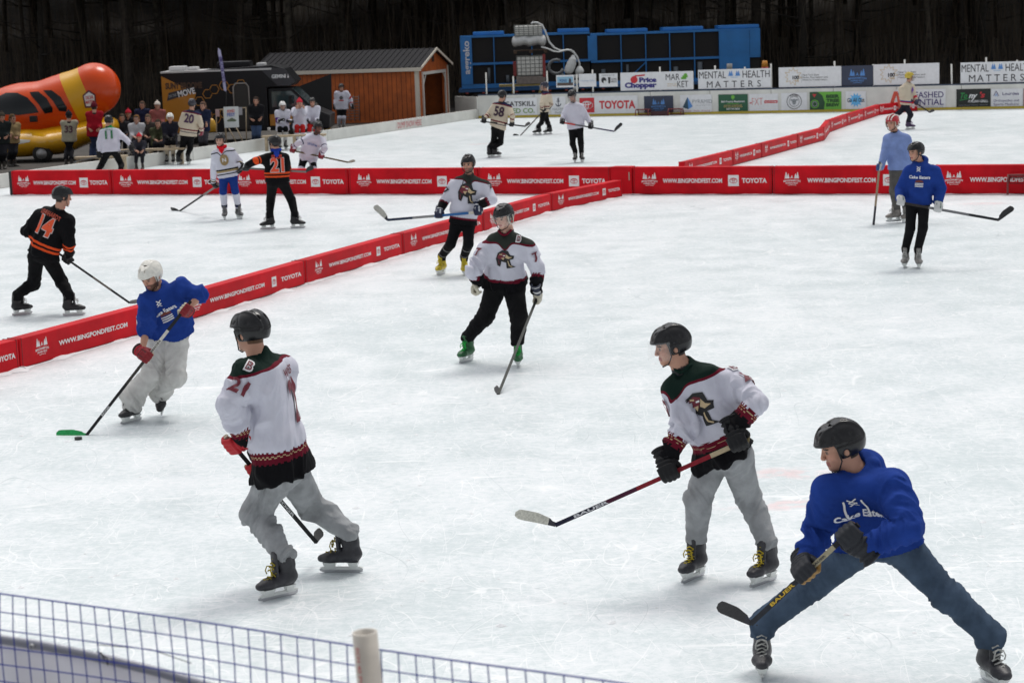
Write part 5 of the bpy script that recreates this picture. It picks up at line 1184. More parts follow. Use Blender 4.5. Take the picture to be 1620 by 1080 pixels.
# ------------------------------------------------------------------ blue chillers on a trailer, tanks and pipes
def chiller():
    Y = 89.0; kx = Y/3150; X = lambda px: V(px, 95, Y).x; Z = lambda px, py: V(px, py, Y).z
    bl, db = mat('blue steel paint', (.014, .17, .48), .45, vary=.12, vscale=2), mat('dark blue steel', (.012, .08, .22), .5)
    dkp = mat('dark coil grille', (.010, .009, .009), .8, bump=.6, bscale=30)
    def unit(x0, x1, ytop, ybase, pill, mull, lab, word_):
        cx = (x0+x1)/2; root = thing('chiller_unit', (X(cx), Y, 0), lab, 'chiller', None); zt, zb = Z(cx, ytop), Z(cx, ybase); zm = zb+(zt-zb)*.46; D = 2.3
        mb = MB(); mb.bx(X(x0)+.02, X(x1)-.02, Y+.10, Y+D, zb+.05, zt-.05); mb.build('coil_bank', dkp, root)
        mb = MB(); mb.bx(X(x0), X(x1), Y, Y+D, zt-.09, zt); mb.bx(X(x0), X(x1), Y, Y+D, zb-.02, zb+.17); mb.bx(X(x0), X(x1), Y-.01, Y+.09, zm-.05, zm+.05)
        for a, b in pill: mb.bx(X(a), X(b), Y-.03, Y+.12, zb+.172, zt-.092) if b-a > 30 else mb.bx(X(a), X(b), Y-.03, Y+.12, (zm+.052 if a > 800 and b-a > 10 else zb+.172), zt-.092)
        for a in mull: mb.bx(X(a)-.025, X(a)+.025, Y-.005, Y+.085, zb+.172, zm-.052); mb.bx(X(a)-.02, X(a)+.02, Y-.005, Y+.085, zm+.052, zt-.092)
        for i, a in enumerate(mull):
            if i % 3 == 1: mb.prism([Vector((X(a), Y+.02, zm-.06)), Vector((X(a)+.06, Y+.02, zm-.06)), Vector((X(a)-.8, Y+.02, zb+.2)), Vector((X(a)-.86, Y+.02, zb+.2))], (0, .04, 0))
        mb.build('frame', bl, root)
        mb = MB(); n = 3
        for i in range(n): a = x0+(x1-x0)*(.10+.33*i); mb.bx(X(a), X(a+(x1-x0)*.24), Y+.3, Y+D-.3, zt+.002, zt+.16)
        mb.build('fan_housing', bl, root, bevel=.03)
        mb = MB()
        for i in range(7): a = x0+(x1-x0)*(i+.5)/7; mb.tube([(X(a), Y+.06, zb+.2), (X(a), Y+.06, zb+.2+.5+.2*math.sin(i*2.1))], .09+.03*math.sin(i*5), 8)
        mb.build('compressor', mat('compressor grey', (.10, .12, .14), .5), root)
        if word_:
            g = Gr(); g.text('aggreko', 0, 0, .26, WHb, w=1.45, bold=.02); g.place('lettering', Vector((X(738), Y-.032, zt-.95)), Vector((0, 0, 1)), Vector((-1, 0, 0)), root, eps=.004)
        return zb
    zb = unit(729, 934, 54, 137, [(729, 747)], [782, 842, 892], 'left blue framed chiller unit with vertical white lettering', True)
    unit(935, 1203, 49, 131, [(930.5, 945), (1138, 1186), (1186.5, 1203)], [983, 1022, 1060, 1099, 1163], 'right blue framed chiller unit with solid blue end doors', False)
    for a, b, lab in ((724, 934, 'dark flatbed trailer under the left chiller'), (936, 1206, 'dark flatbed trailer under the right chiller')):
        root = thing('flatbed_trailer', (X((a+b)/2), Y+1, 0), lab, 'trailer'); mb = MB(); mb.bx(X(a), X(b), Y-.1, Y+2.4, .85, zb-.04); mb.build('deck', db, root)
        for i in range(3):
            mb = MB(); xx = X(a+(b-a)*(.15+.12*i)); mb.tube([(xx, Y-.05, .42), (xx, Y+.35, .42)], .42, 18); mb.build('wheel', mat('tyre rubber', (.015, .015, .015), .8), root)
        mb = MB(); mb.bx(X(a)+.2, X(b)-.2, Y+.5, Y+1.6, .5, .848); mb.build('chassis', mat('chassis black', (.012, .012, .014), .6), root)
        mb = MB()
        for i in range(8): xx = X(a+(b-a)*(i+.5)/8); mb.bx(xx-.06, xx+.06, Y-.115, Y-.10, .78, .84)
        mb.build('marker_reflector', mat('reflector', (.30, .05, .04), .4), root)
    # tanks
    Yt = 85.0; k2 = Yt/3150; x2 = lambda px: V(px, 90, Yt).x; z2 = lambda px, py: V(px, py, Yt).z
    white_t = mat('milky tank plastic', (.68, .68, .65), .5, vary=.1); cage_m = mat('grey cage bars', (.16, .17, .16), .6)
    def tank(xa, xb, ya, yb, lab):
        a, b, zt_, zb_ = x2(xa), x2(xb), z2(840, ya), z2(840, yb); root = thing('caged_tank', ((a+b)/2, Yt, zb_), lab, 'tank', None)
        mb = MB(); mb.bx(a+.03, b-.03, Yt+.03, Yt+1.0, zb_+.02, zt_-.02); mb.build('tank', white_t, root, bevel=.06)
        mb = MB()
        for i in range(7): x = a+(b-a)*i/6; mb.tube([(x, Yt, zb_), (x, Yt, zt_)], .013, 5); mb.tube([(x, Yt, zt_), (x, Yt+1.02, zt_)], .013, 5)
        for i in range(6): z = zb_+(zt_-zb_)*i/5; mb.tube([(a, Yt-.01, z), (b, Yt-.01, z), (b, Yt+1.02, z), (a, Yt+1.02, z), (a, Yt-.01, z)], .013, 5)
        mb.build('cage', cage_m, root, recalc=False)
    tank(815, 860, 40, 56.5, 'upper white caged liquid tank with hose on top'); tank(817, 860, 89, 120, 'lower white caged liquid tank between red panels')
    mb = MB()
    vs, f = surfnet(lambda P: usmin([f_ell(P, (x2(816+i*7.3), Yt+.45, z2(840, 65-(i % 3)*1.5)), (.15, .55, .25)) for i in range(7)], .08), (x2(806), Yt-.3, z2(840, 80)), (x2(870), Yt+1.2, z2(840, 54)), .06)
    o = mkobj('wrapped_bundle', np_mesh('wrapped_bundle', vs, f, (x2(838), Yt, z2(840, 76))), None, mat('white wrap', (.55, .56, .56), .5, bump=.5, bscale=8), (x2(838), Yt, z2(840, 76))); tag(o, 'lumpy white wrapped bundle between the two caged tanks', 'bundle')
    mb = MB(); z0_ = z2(840, 84.5); wd = mat('dark pallet wood', (.06, .035, .022), .8, vary=.3)
    for i in range(7): mb.bx(x2(813), x2(866), Yt-.1+i*.18, Yt+i*.18, z0_+.11, z0_+.14)
    for x in (813, 838, 861): mb.bx(x2(x), x2(x+5), Yt-.1, Yt+1.1, z0_, z0_+.108)
    tag(mb.build('pallet', wd), 'dark wooden pallet under the white wrapped bundle', 'pallet')
    mb = MB(); rr = mat('faded red panel', (.22, .02, .02), .5, vary=.2); mb.bx(x2(811.5), x2(816.5), Yt+.3, Yt+1.0, z2(813, 121), z2(813, 98)); mb.bx(x2(860.5), x2(862), Yt-.01, Yt+1, z2(862, 122), z2(862, 86)); mb.bx(x2(858), x2(862.5), Yt-.06, Yt-.03, z2(862, 122), z2(862, 86)); tag(mb.build('red_panel', rr), 'faded red metal side panels around the lower tank', 'panel')
    mb = MB(); mb.bx(x2(816), x2(862), Yt-.05, Yt+1.0, z2(840, 133), z2(840, 121)); tag(mb.build('concrete_block', mat('grey brown block', (.20, .17, .155), .8, vary=.2), bevel=.02), 'grey brown block under the lower tank', 'block')
    root = thing('steel_stand', (x2(838), Yt, 0), 'rusty yellow steel stand carrying the stacked tanks', 'stand'); ym = mat('worn yellow steel', (.22, .17, .05), .6, vary=.3)
    mb = MB(); mb.bx(x2(788), x2(862), Yt-.08, Yt+1.1, z2(840, 136.5), z2(840, 133.3)); mb.build('deck', ym, root)
    for x in (808, 858):
        mb = MB(); mb.bx(x2(x), x2(x)+.12, Yt-.05, Yt+.07, 0, z2(840, 136.6)); mb.build('leg', ym, root)
    mb = MB(); mb.prism([Vector((x2(857), Yt-.02, z2(840, 137))), Vector((x2(853), Yt-.02, z2(840, 137))), Vector((x2(842), Yt-.02, .1)), Vector((x2(846), Yt-.02, .1))], (0, .06, 0)); mb.build('brace', ym, root)
    hz = mat('white insulated hose', (.60, .62, .62), .5)
    q = lambda px, py, y=Yt: V(px, py, y)
    mb = MB(); mb.tube([q(840, 38), q(843, 36), q(850, 36), q(858, 40), q(864, 53), q(869, 67), q(877, 76), q(887, 80.5), q(899, 79), q(907, 82), q(913, 90), q(917, 101), q(917, 109)], .038, 9); tag(mb.build('hose', hz, recalc=False), 'thick white insulated hose curving down from the top tank', 'hose')
    mb = MB(); mb.tube([q(856, 74.5, Yt-.2), q(866, 77, Yt-.2), q(876, 81.5, Yt-.2), q(884, 82.5, Yt-.2), q(896, 79.5, Yt-.2), q(904, 79.5, Yt-.2), q(907, 84, Yt-.2)], .032, 9); tag(mb.build('hose', hz, recalc=False), 'thinner white hose joining the thick one from the bundle side', 'hose')
    def lump(pts, lab):
        ps = [(q(a, b), r) for a, b, r in pts]; lo = np.min([list(p) for p, r in ps], 0)-.6; hi = np.max([list(p) for p, r in ps], 0)+.6
        vs, f = surfnet(lambda P: usmin([f_ell(P, p, (r*.8, r*.8, r*.6)) for p, r in ps], .05), lo, hi, .05); o = mkobj('wrapped_pipe_joint', np_mesh('wrapped_pipe_joint', vs, f, ps[0][0]), None, hz, ps[0][0]); tag(o, lab, 'pipe joint')
    lump([(907, 89, .11), (906, 95, .22), (904, 101, .26), (902, 107, .27), (900, 112, .25)], 'lumpy white wrapped pipe joint standing above the small banners'); lump([(917, 108, .16), (917, 113, .24), (912, 121, .16), (912, 130, .17), (911, 140, .17)], 'smaller white wrapped pipe joint right of the lumpy one')
    mb = MB(); pts = [q(880+12*math.cos(a), 106+11*math.sin(a), 87.5) for a in [R(20+28*i) for i in range(11)]]; mb.tube(pts, .07, 9); tag(mb.build('coiled_hose', mat('grey white duct', (.16, .17, .18), .6), recalc=False), 'coiled grey white duct between tanks and pipe joints', 'duct')
    mb = MB(); mb.tube([q(1154, 112), q(1154, 101)], .12, 10); tag(mb.build('gas_cylinder', mat('cylinder grey', (.35, .35, .33), .5)), 'grey cylinder above the mental health banner', 'cylinder')
    mb = MB(); a = q(1210, 106, 82); mb.tube([a, a+Vector((0, 0, .25))], [.14, .10], 12); mb.tube([a-Vector((0, 0, .6)), a], [.16, .14], 12, 1); tag(mb.build('warning_lamp', [mat('lamp amber', (.6, .25, .03), .4), mat('lamp red', (.4, .03, .02), .5)]), 'red and amber beacon beside the blue end doors', 'beacon')
chiller()

# ------------------------------------------------------------------ small things on the left bank
mb = MB(); Yf = 70.3; pts = [V(345, 76, Yf), V(349, 80, Yf), V(352.5, 100, Yf), V(355, 120, Yf), V(358, 142, Yf), V(357.5, 145.5, Yf), V(354, 143, Yf), V(351, 122, Yf), V(347.5, 100, Yf), V(344.5, 82, Yf)]
root = thing('feather_flag', V(357, 240, Yf)*1, 'tall narrow lilac feather flag in front of the motorhome', 'flag'); root.location.z = 0
mb.prism(pts, (0, .02, 0)); mb.build('flag_cloth', mat('lilac cloth', (.50, .50, .72), .8, bump=.3), root)
g = Gr(); g.text('SUNY BROOME', 0, 0, .12, P_('flag purple', (.08, .06, .25)), w=.9); g.place('lettering', V(352, 110, Yf), (V(348, 85, Yf)-V(355.5, 135, Yf)).normalized(), ((V(348, 85, Yf)-V(355.5, 135, Yf)).cross(Vector((0, 1, 0)))).normalized()*-1 if False else (Vector((0, -1, 0)).cross((V(348, 85, Yf)-V(355.5, 135, Yf)).normalized())), root, eps=.012)
mb = MB(); mb.tube([V(345, 76, Yf+.03), V(352, 110, Yf+.03), V(358, 148, Yf+.03), root.location], .018, 6); mb.build('pole', mat('pole black', (.02, .02, .02), .5), root, recalc=False)
Ye = 66; root = thing('easel_sign', V(366, 228, Ye), 'white poster board on a wooden easel beside the motorhome', 'sign'); root.location.z = 0
mb = MB(); c_ = V(366, 185.5, Ye); mb.box(c_, (.24, .0, 0), (0, .015, 0), (.0, .03, .34)); mb.build('board', mat('poster white', (.62, .66, .66), .6), root)
g = Gr(); g.text('POND', 0, .20, .09, RD, w=.24, rot=.1); g.text('FEST', 0, .08, .10, P_('poster blue', (.08, .12, .45)), w=.26); g.poly([(-.15, -.10), (.02, -.02), (.17, -.10), (.12, -.16), (-.12, -.15)], P_('moss', (.12, .16, .10))); g.poly([(.0, -.15), (.15, -.15), (.12, -.30), (.03, -.26)], K); g.place('poster_print', c_+Vector((0, -.02, 0)), Vector((1, 0, 0)), Vector((0, 0, 1)), root, eps=.004)
wdp = mat('pale wood', (.38, .30, .20), .7, vary=.2)
for a, b in (((362, 203), (376, 230)), ((374, 202), (386, 228)), ((353, 172), (359, 230)), ((357, 170), (358, 228))):
    mb = MB(); mb.tube([V(*a, Ye+.03), V(*b, Ye+.05)], .02, 6); mb.build('leg', wdp, root)
mb = MB(); mb.box(V(344, 179, 67.5), (.065, 0, 0), (0, .01, 0), (0, 0, .12)); tag(mb.build('notice', mat('pinkish paper', (.5, .35, .36), .7)), 'small pink paper notice left of the easel sign', 'notice')
mb = MB(); mb.box(V(379, 176, 67.5), (.09, 0, 0), (0, .01, 0), (0, 0, .13)); o = mb.build('notice', mat('white paper', (.45, .45, .48), .7)); tag(o, 'small white paper notice right of the easel sign', 'notice')
mb = MB(); mb.tube([V(341, 174, 67.6), V(390, 170.5, 67.6)], .02, 6); mb.tube([V(342, 174, 67.6), V(343, 232, 67.6)], .02, 6); mb.tube([V(389, 171, 67.6), V(390, 226, 67.6)], .02, 6); tag(mb.build('notice_rail', wdp, recalc=False), 'thin wooden rail carrying the paper notices', 'rail')
def bench(x0, x1, y, fy, lab):
    Yb = G((x0+x1)/2, fy).y; root = thing('bench', V((x0+x1)/2, fy, Yb), lab, 'bench'); root.location.z = 0; a, b = V(x0, y, Yb), V(x1, y, Yb); a.z = b.z = .47; d = (b-a)
    mb = MB(); mb.box((a+b)/2+Vector((0, .18, 0)), d/2, (0, .18, 0), (0, 0, .03)); mb.build('seat', wdp, root)
    for t in (.06, .5, .94):
        p_ = a+d*t; mb = MB(); mb.box(Vector((p_.x, p_.y+.18, .22)), (.04, 0, 0), (0, .16, 0), (0, 0, .22)); mb.build('leg', wdp, root)
bench(414, 515, 214, 238, 'long pale wooden bench with seated white players'); bench(182, 292, 240, 262, 'bench under the row of seated spectators'); bench(118, 200, 262, 275, 'low bench left of the seated row by the yellow vehicle')
yb = mat('yellow plastic', (.55, .30, .02), .4)
for px, py, fy, lab in ((517, 196, 216, 'yellow bucket near the nose of the motorhome'), (335, 198, 238, 'yellow jug behind player 20')):
    Yq = G(px, fy).y; c_ = V(px, py, Yq); mb = MB(); mb.tube([c_-Vector((0, 0, .22)), c_, c_+Vector((0, 0, .14)), c_+Vector((0, 0, .22))], [.13, .15, .11, .04], 12); tag(mb.build('jug', yb), lab, 'jug')
mb = MB(); c_ = G(427, 232); c_.z = .5; mb.tube([c_, c_+Vector((0, 0, .14))], [.04, .05], 10); tag(mb.build('paper_cup', mat('cup white', (.6, .58, .55), .6)), 'white paper cup at the left end of the long bench', 'cup')

# ------------------------------------------------------------------ forest on the slope
bark = [mat('bark brown', (.030, .024, .018), .95, vary=.5, vscale=6, bump=1, bscale=12), mat('bark grey', (.045, .039, .030), .95, vary=.5, vscale=6, bump=1, bscale=12), mat('bark black', (.020, .017, .013), .95, vary=.4, vscale=6)]
needle = mat('dark needles', (.014, .020, .010), .9, vary=.5, vscale=2); twig = mat('bare twigs', (.075, .058, .040), .95)
rnd = random.Random(3)
def trunk_mesh(i):
    mb = MB(); h = 14; r = .09+.035*i; pts = [Vector((.12*math.sin(k*1.3+i)*k/6, .1*math.cos(k*1.7+i)*k/6, h*k/7)) for k in range(8)]; mb.tube(pts, [r*1.25]+[r*(1-.09*k) for k in range(1, 8)], 9)
    for k in range(10):
        z = 1.2+rnd.random()*7; a = rnd.random()*6.28; l = .8+rnd.random()*1.8; p = Vector((0, 0, z)); q_ = p+Vector((math.cos(a)*l, math.sin(a)*l, l*(.1+.5*rnd.random()))); m_ = p.lerp(q_, .5)+Vector((0, 0, -.15)); mb.tube([p, m_, q_], [r*.28, r*.16, .012], 5)
        for s_ in (-1, 1): mb.tube([m_, m_+Vector((math.cos(a+s_*.9)*l*.5, math.sin(a+s_*.9)*l*.5, .25))], [.02, .006], 4)
    return mb.mesh('trunk')
def crown_mesh(i):
    vs, fs = [], []; n = 1500
    for k in range(n):
        t = rnd.random()**.8; z = 6.2+9*t; rr = (3.1*(1-t)+.5)*math.sqrt(rnd.random())*(.75+.5*math.sin(z*3+i)**2); a = rnd.random()*6.28
        c = Vector((math.cos(a)*rr, math.sin(a)*rr, z-rr*.25)); s = .22+.28*rnd.random(); u_ = Vector((rnd.gauss(0, 1), rnd.gauss(0, 1), rnd.gauss(0, .35))).normalized(); w_ = u_.cross(Vector((rnd.gauss(0, .4), rnd.gauss(0, .4), 1))).normalized()
        b = len(vs); vs += [c+u_*s, c+w_*s*.5, c-u_*s, c-w_*s*.5]; fs.append((b, b+1, b+2, b+3))
    me = bpy.data.meshes.new('crown'); me.from_pydata([tuple(v) for v in vs], [], fs); return me
TM = [trunk_mesh(i) for i in range(4)]; CM = [crown_mesh(i) for i in range(4)]
for i, m_ in enumerate(TM): m_.materials.append(bark[i % 3])
for m_ in CM: m_.materials.append(needle)
n = 0; cand = []
for k in range(6000):
    y = 95+rnd.random()**1.3*85; x = (rnd.random()-.5)*y*.62
    if all((x-a)**2+(y-b)**2 > 3.0 for a, b in cand): cand.append((x, y))
    if len(cand) >= 285: break
for x, y in cand:
    i = rnd.randrange(4); z = hill((x+160)/320, (y+30)/290)[2]; far = y > 125
    r_ = thing('forest_tree', (x, y, z-.1), 'dark trunked tree in the dense wood behind the rink', 'tree', 'trees of the dark wood behind the rink')
    s_ = .8+rnd.random()*.7; r_.rotation_euler = (rnd.gauss(0, .03), rnd.gauss(0, .03), rnd.random()*6.28); r_.scale = (s_, s_, 1+.2*rnd.random())
    for nm, me in (('trunk', TM[i]), ('crown', CM[rnd.randrange(4)])): o = bpy.data.objects.new(nm, me); COL.objects.link(o); o.parent = r_
# tangled brush at the wood's edge
mb = MB()
for k in range(5200):
    x = (rnd.random()-.5)*66; y = 93.5+rnd.random()*18; z = hill((x+160)/320, (y+30)/290)[2]; h = (.5+rnd.random()*1.8) if k % 2 else 1.5+rnd.random()*4.5; a = rnd.random()*6.28
    mb.tube([(x, y, z), (x+.2*math.cos(a), y+.2*math.sin(a), z+h*.6), (x+.55*math.cos(a), y+.55*math.sin(a), z+h)], [.014, .010, .005], 3, cap=False)
tag(mkobj('brush', mb.mesh('brush', recalc=False), None, twig), 'tangle of leafless brush along the edge of the wood', 'brush', kind='stuff')

# ------------------------------------------------------------------ fence, pipe and sheet in front of the photographer
ZT = 2.46; fa, fb = G(0, 941, ZT), G(760, 1053, ZT); fdv = (fb-fa).normalized(); fn_ = Vector((fdv.y, -fdv.x, 0))
wire = mat('blue coated wire', (.012, .030, .30), .5, spec=.2); root = thing('wire_fence', fa.lerp(fb, .5)-Vector((0, 0, ZT-1.1)), 'blue coated square wire mesh fence across the bottom left corner', 'fence')
mb = MB(); n0, n1 = -10, 66
def fp(i, j): s = i*.0508; return fa+fdv*s+Vector((0, 0, -j*.0508+.012*math.sin(s*1.3+.5)+.004*math.sin(s*4)))+fn_*(.012*math.sin(s*2.3+j*.21)+.006*math.sin(j*.7+s*5))
for i in range(n0, n1+1): mb.tube([fp(i, j) for j in range(-0, 27, 2)], .0018, 5, cap=False)
for j in range(0, 27): mb.tube([fp(i, j)+fn_*.002 for i in range(n0, n1+1)], .0018 if j else .0024, 5, cap=False)
mb.build('wire_mesh', wire, root, recalc=False)
root = thing('pipe_post', G(585, 1120, 2.2), 'cut white plastic pipe standing in front of the wire fence at the bottom', 'post'); root.location.z = 1.1
pb = near_on(fa, fb, 577, 1015)+fn_*.045; tp = V(577, 999, pb.y); bt = V(586, 1092, pb.y); dr_ = (bt-tp).normalized(); L_ = 1.3
def ringp(c, r): x_ = Vector((1, 0, 0)); x_ = (x_-dr_*x_.dot(dr_)).normalized(); y_ = dr_.cross(x_); return [c+(x_*math.cos(2*math.pi*k/28)+y_*math.sin(2*math.pi*k/28))*r for k in range(28)]
mb = MB(); r0, r1 = ringp(tp, .0315), ringp(tp+dr_*L_, .0315); i0, i1 = ringp(tp, .0265), ringp(tp+dr_*.35, .0265)
vs = r1+r0+i0+i1; fs = [(b*28+k, b*28+(k+1) % 28, (b+1)*28+(k+1) % 28, (b+1)*28+k) for b in range(3) for k in range(28)]; mb.add(vs, fs, smooth=True); o = mb.build('pipe', mat('cream pvc pipe', (.60, .56, .50), .4, vary=.12, vscale=12), root)
g = Gr(); g.text('SCH 40 PVC 1120', 0, 0, .010, RD, w=.16, bold=0); c_ = tp+dr_*.11; nn_ = (CAMP-c_); nn_ = (nn_-dr_*nn_.dot(dr_)).normalized(); sd_ = dr_.cross(nn_); nn2 = (nn_-sd_*.9).normalized() if sd_.x > 0 else (nn_+sd_*.9).normalized()
g.place('printed_lettering', c_+nn2*.0312, dr_, nn2.cross(dr_), root, eps=.0008)
sh_top = [(-90, 996), (0, 1004), (61, 1013), (117, 1024), (188, 1040), (253, 1056), (328, 1078), (420, 1110)]
def spt(px, py, back=.05):
    d = ray(px, py); o = fa-fn_*back; return CAMP+d*((o-CAMP).dot(fn_)/d.dot(fn_))
tops = [spt(*q) for q in sh_top]; vs, fs = [], []
NS, NJ = 60, 14
for i in range(NS+1):
    u_ = i/NS*(len(tops)-1); k = min(int(u_), len(tops)-2); p_ = tops[k].lerp(tops[k+1], u_-k)
    for j in range(NJ+1): dz = j/NJ*.75; vs.append(p_-Vector((0, 0, dz))-fn_*(.02*math.sin(i*.35+j*.2)*min(1, dz*5)+.015*math.sin(i*.9)*dz-.0))
fs = [(i*(NJ+1)+j, (i+1)*(NJ+1)+j, (i+1)*(NJ+1)+j+1, i*(NJ+1)+j+1) for i in range(NS) for j in range(NJ)]
root = thing('vinyl_sheet', tops[2]-Vector((0, 0, .75)), 'grey vinyl sheet with grommets tied behind the wire fence at lower left', 'sheet')
mb = MB(); mb.add(vs, fs, smooth=True); o = mb.build('sheet', mat('grey vinyl', (.78, .78, .84), .45, vary=.15, vscale=3, bump=.3, bscale=8), root, recalc=False); so = o.modifiers.new('thick', 'SOLIDIFY'); so.thickness = .002
mb = MB(); mb.tube([vs[i*(NJ+1)]-Vector((0, 0, .012)) for i in range(NS+1)], .013, 6, cap=False); mb.build('hem', mat('grey vinyl hem', (.20, .21, .25), .5), root, recalc=False)
for px, py in ((50, 1023), (316, 1086), (170, 1045)):
    mb = MB(); c_ = spt(px, py, .035); mb.tube([c_+(fdv*math.cos(a)+Vector((0, 0, 1))*math.sin(a))*.008 for a in [R(40*k) for k in range(10)]], .003, 6, cap=False); mb.build('grommet', mat('steel grommet', (.4, .4, .4), .3, metal=.9), root, recalc=False)
mb = MB(); c_ = spt(170, 1040, .03); mb.tube([c_+Vector((0, 0, .03))+fn_*.04, c_, c_-Vector((0, 0, .02)), c_+fn_*.04+Vector((.01, 0, .028))], .002, 5); mb.tube([c_+fn_*.04+Vector((0, 0, .05)), c_+Vector((.12, 0, .02)), c_+Vector((.22, .05, -.04))], .0012, 4); tag(mb.build('tie', mat('black tie', (.02, .02, .02), .5), recalc=False), 'black cable tie holding the grey sheet to the fence', 'tie')
# the deck the fence stands on (below the picture)
root = thing('viewing_deck', (fa.x, 1.5, 0), 'wooden viewing deck below the wire fence', 'deck'); mb = MB(); mb.bx(-7, 6, -4, 3.2, 1.0, 1.1); mb.build('deck_boards', wdp, root)
# ------------------------------------------------------------------ who is on the ice
GRN, MAR, TAN, CRM, NVY, ORG, ROY = (.008, .022, .017), (.14, .008, .022), (.50, .38, .22), (.62, .54, .42), (.02, .025, .07), (.75, .085, .02), (.015, .045, .24)
GRY = (.30, .31, .32); JEAN = (.055, .082, .125)
team = jersey_mat('white jersey with dark yoke', [(0, BLK), (.12, MAR), (.150, TAN), (.156, MAR), (.185, WHT)], [(0, BLK), (.085, MAR), (.125, TAN), (.130, MAR), (.155, WHT)], yoke=(.016, GRN, MAR), teeth=(46, .009))
team5 = jersey_mat('white jersey with long dark hem', [(0, BLK), (.145, MAR), (.190, TAN), (.197, MAR), (.225, WHT)], [(0, BLK), (.050, MAR), (.085, TAN), (.090, MAR), (.115, WHT)], yoke=(.016, GRN, MAR), teeth=(46, .010))
team7 = jersey_mat('white jersey dark cuffs', [(0, BLK), (.08, MAR), (.11, WHT)], [(0, BLK), (.13, MAR), (.17, WHT)], yoke=(.016, (.03, .035, .03), MAR), teeth=(46, .008))
blk_or = jersey_mat('black jersey orange bands', [(0, BLK), (.10, ORG), (.135, BLK), (.165, ORG), (.20, BLK)], [(0, BLK), (.22, ORG), (.25, BLK), (.285, ORG), (.315, BLK)], yoke=(.0002, BLK, BLK))
blk_or14 = jersey_mat('black jersey orange bands and collar', [(0, BLK), (.10, ORG), (.135, BLK), (.165, ORG), (.20, BLK)], [(0, BLK), (.10, ORG), (.13, BLK), (.155, ORG), (.185, BLK)])
cream = jersey_mat('cream jersey maroon bands', [(0, CRM), (.10, NVY), (.125, CRM), (.17, MAR), (.21, CRM)], [(0, CRM), (.10, MAR), (.15, CRM), (.19, MAR), (.21, CRM)], yoke=(.03, NVY, MAR))
cream2 = jersey_mat('cream jersey red cuffs', [(0, CRM), (.06, (.5, .02, .05)), (.10, ROY), (.13, CRM)], [(0, CRM), (.08, (.5, .02, .05)), (.16, CRM)])
whtblk = jersey_mat('white jersey black gold bands', [(0, WHT), (.06, BLK), (.085, WHT), (.11, (.4, .3, .16)), (.15, BLK), (.18, WHT)], [(0, WHT), (.05, BLK), (.08, (.4, .3, .16)), (.11, WHT), (.15, BLK), (.17, WHT)], yoke=(.02, WHT, BLK))
whtgrn = jersey_mat('white jersey green shoulders', [(0, WHT), (1, WHT)], [(0, WHT), (1, WHT)], yoke=(.0002, (.02, .22, .06), (.02, .22, .06)))
whtteal = jersey_mat('white jersey navy trim', [(0, WHT), (1, WHT)], [(0, WHT), (.10, NVY), (.13, WHT), (.30, NVY), (.33, WHT)])
plain = jersey_mat('plain white jersey', [(0, WHT), (1, WHT)], [(0, WHT), (1, WHT)])
whtred = jersey_mat('white jersey red sleeve patch', [(0, WHT), (1, WHT)], [(0, WHT), (.08, (.5, .03, .04)), (.12, WHT), (.28, (.5, .03, .04)), (.38, WHT)])
shorts_socks = jersey_mat('blue shorts and white socks', [(0, WHT), (1, WHT)], [(0, WHT), (.045, NVY), (.075, WHT), (.22, ROY)])
blkshort = jersey_mat('black shorts and white socks', [(0, WHT), (1, WHT)], [(0, WHT), (.24, BLK)])
padpants = jersey_mat('black trousers with grey straps', [(0, BLK), (1, BLK)], [(0, BLK), (.065, (.14, .14, .14)), (.075, BLK), (.15, (.16, .16, .16)), (.162, BLK)])
redpants = jersey_mat('red pants and white socks', [(0, WHT), (1, WHT)], [(0, WHT), (.17, (.5, .02, .02))])
def crest(s=1.0):
    """abstract patchwork crest on the chest"""
    g = Gr(); b, m, t, w = pm('black', BLK), pm('maroon', MAR), pm('tan', TAN), pm('white', (.75, .75, .75))
    g.poly([(-.09*s, .10*s), (-.03*s, .14*s), (.05*s, .13*s), (.08*s, .06*s), (.13*s, .05*s), (.12*s, -.01*s), (.07*s, -.02*s), (.09*s, -.10*s), (.15*s, -.13*s), (.03*s, -.14*s), (.02*s, -.06*s), (-.04*s, -.04*s), (-.06*s, -.12*s), (-.10*s, -.10*s), (-.12*s, 0)], b, 0)
    g.poly([(-.08*s, .08*s), (-.03*s, .11*s), (.02*s, .09*s), (.0, .01*s), (-.06*s, -.01*s), (-.10*s, .02*s)], m, 1)
    g.poly([(.02*s, .08*s), (.06*s, .04*s), (.11*s, .03*s), (.05*s, .0), (.01*s, .02*s)], t, 1)
    g.poly([(-.05*s, .02*s), (.0, .03*s), (-.02*s, -.02*s)], t, 2); g.rect(-.07*s, -.03*s, .075*s, .09*s, t, 2); g.rect(-.02*s, .01*s, .055*s, .07*s, w, 2)
    g.line([(.04*s, -.03*s), (.06*s, -.10*s), (.10*s, -.12*s)], .012*s, t, 2); g.line([(-.085*s, -.02*s), (-.075*s, -.09*s)], .010*s, m, 2)
    return g
def num(t, c, h=.24, out=None, w=None, bold=.035):
    g = Gr()
    if out: g.text(t, 0, 0, h, pm('o%.2f %.2f %.2f' % out, out), w=w and w*1.08, bold=bold+.035, lay=0)
    return g.text(t, 0, 0, h, pm('n%.2f %.2f %.2f' % c, c), w=w, bold=bold, lay=2)
def word(t, c, h, w=None, arc=0): return Gr().text(t, 0, 0, h, pm('n%.2f %.2f %.2f' % c, c), w=w, bold=.03, arc=arc)
def shoulder_mark():
    g = Gr(); g.text('B', 0, 0, .075, pm('pale', (.7, .7, .72)), bold=.06); g.text('B', 0, 0, .065, pm('maroon', MAR), bold=.0, lay=2); return g
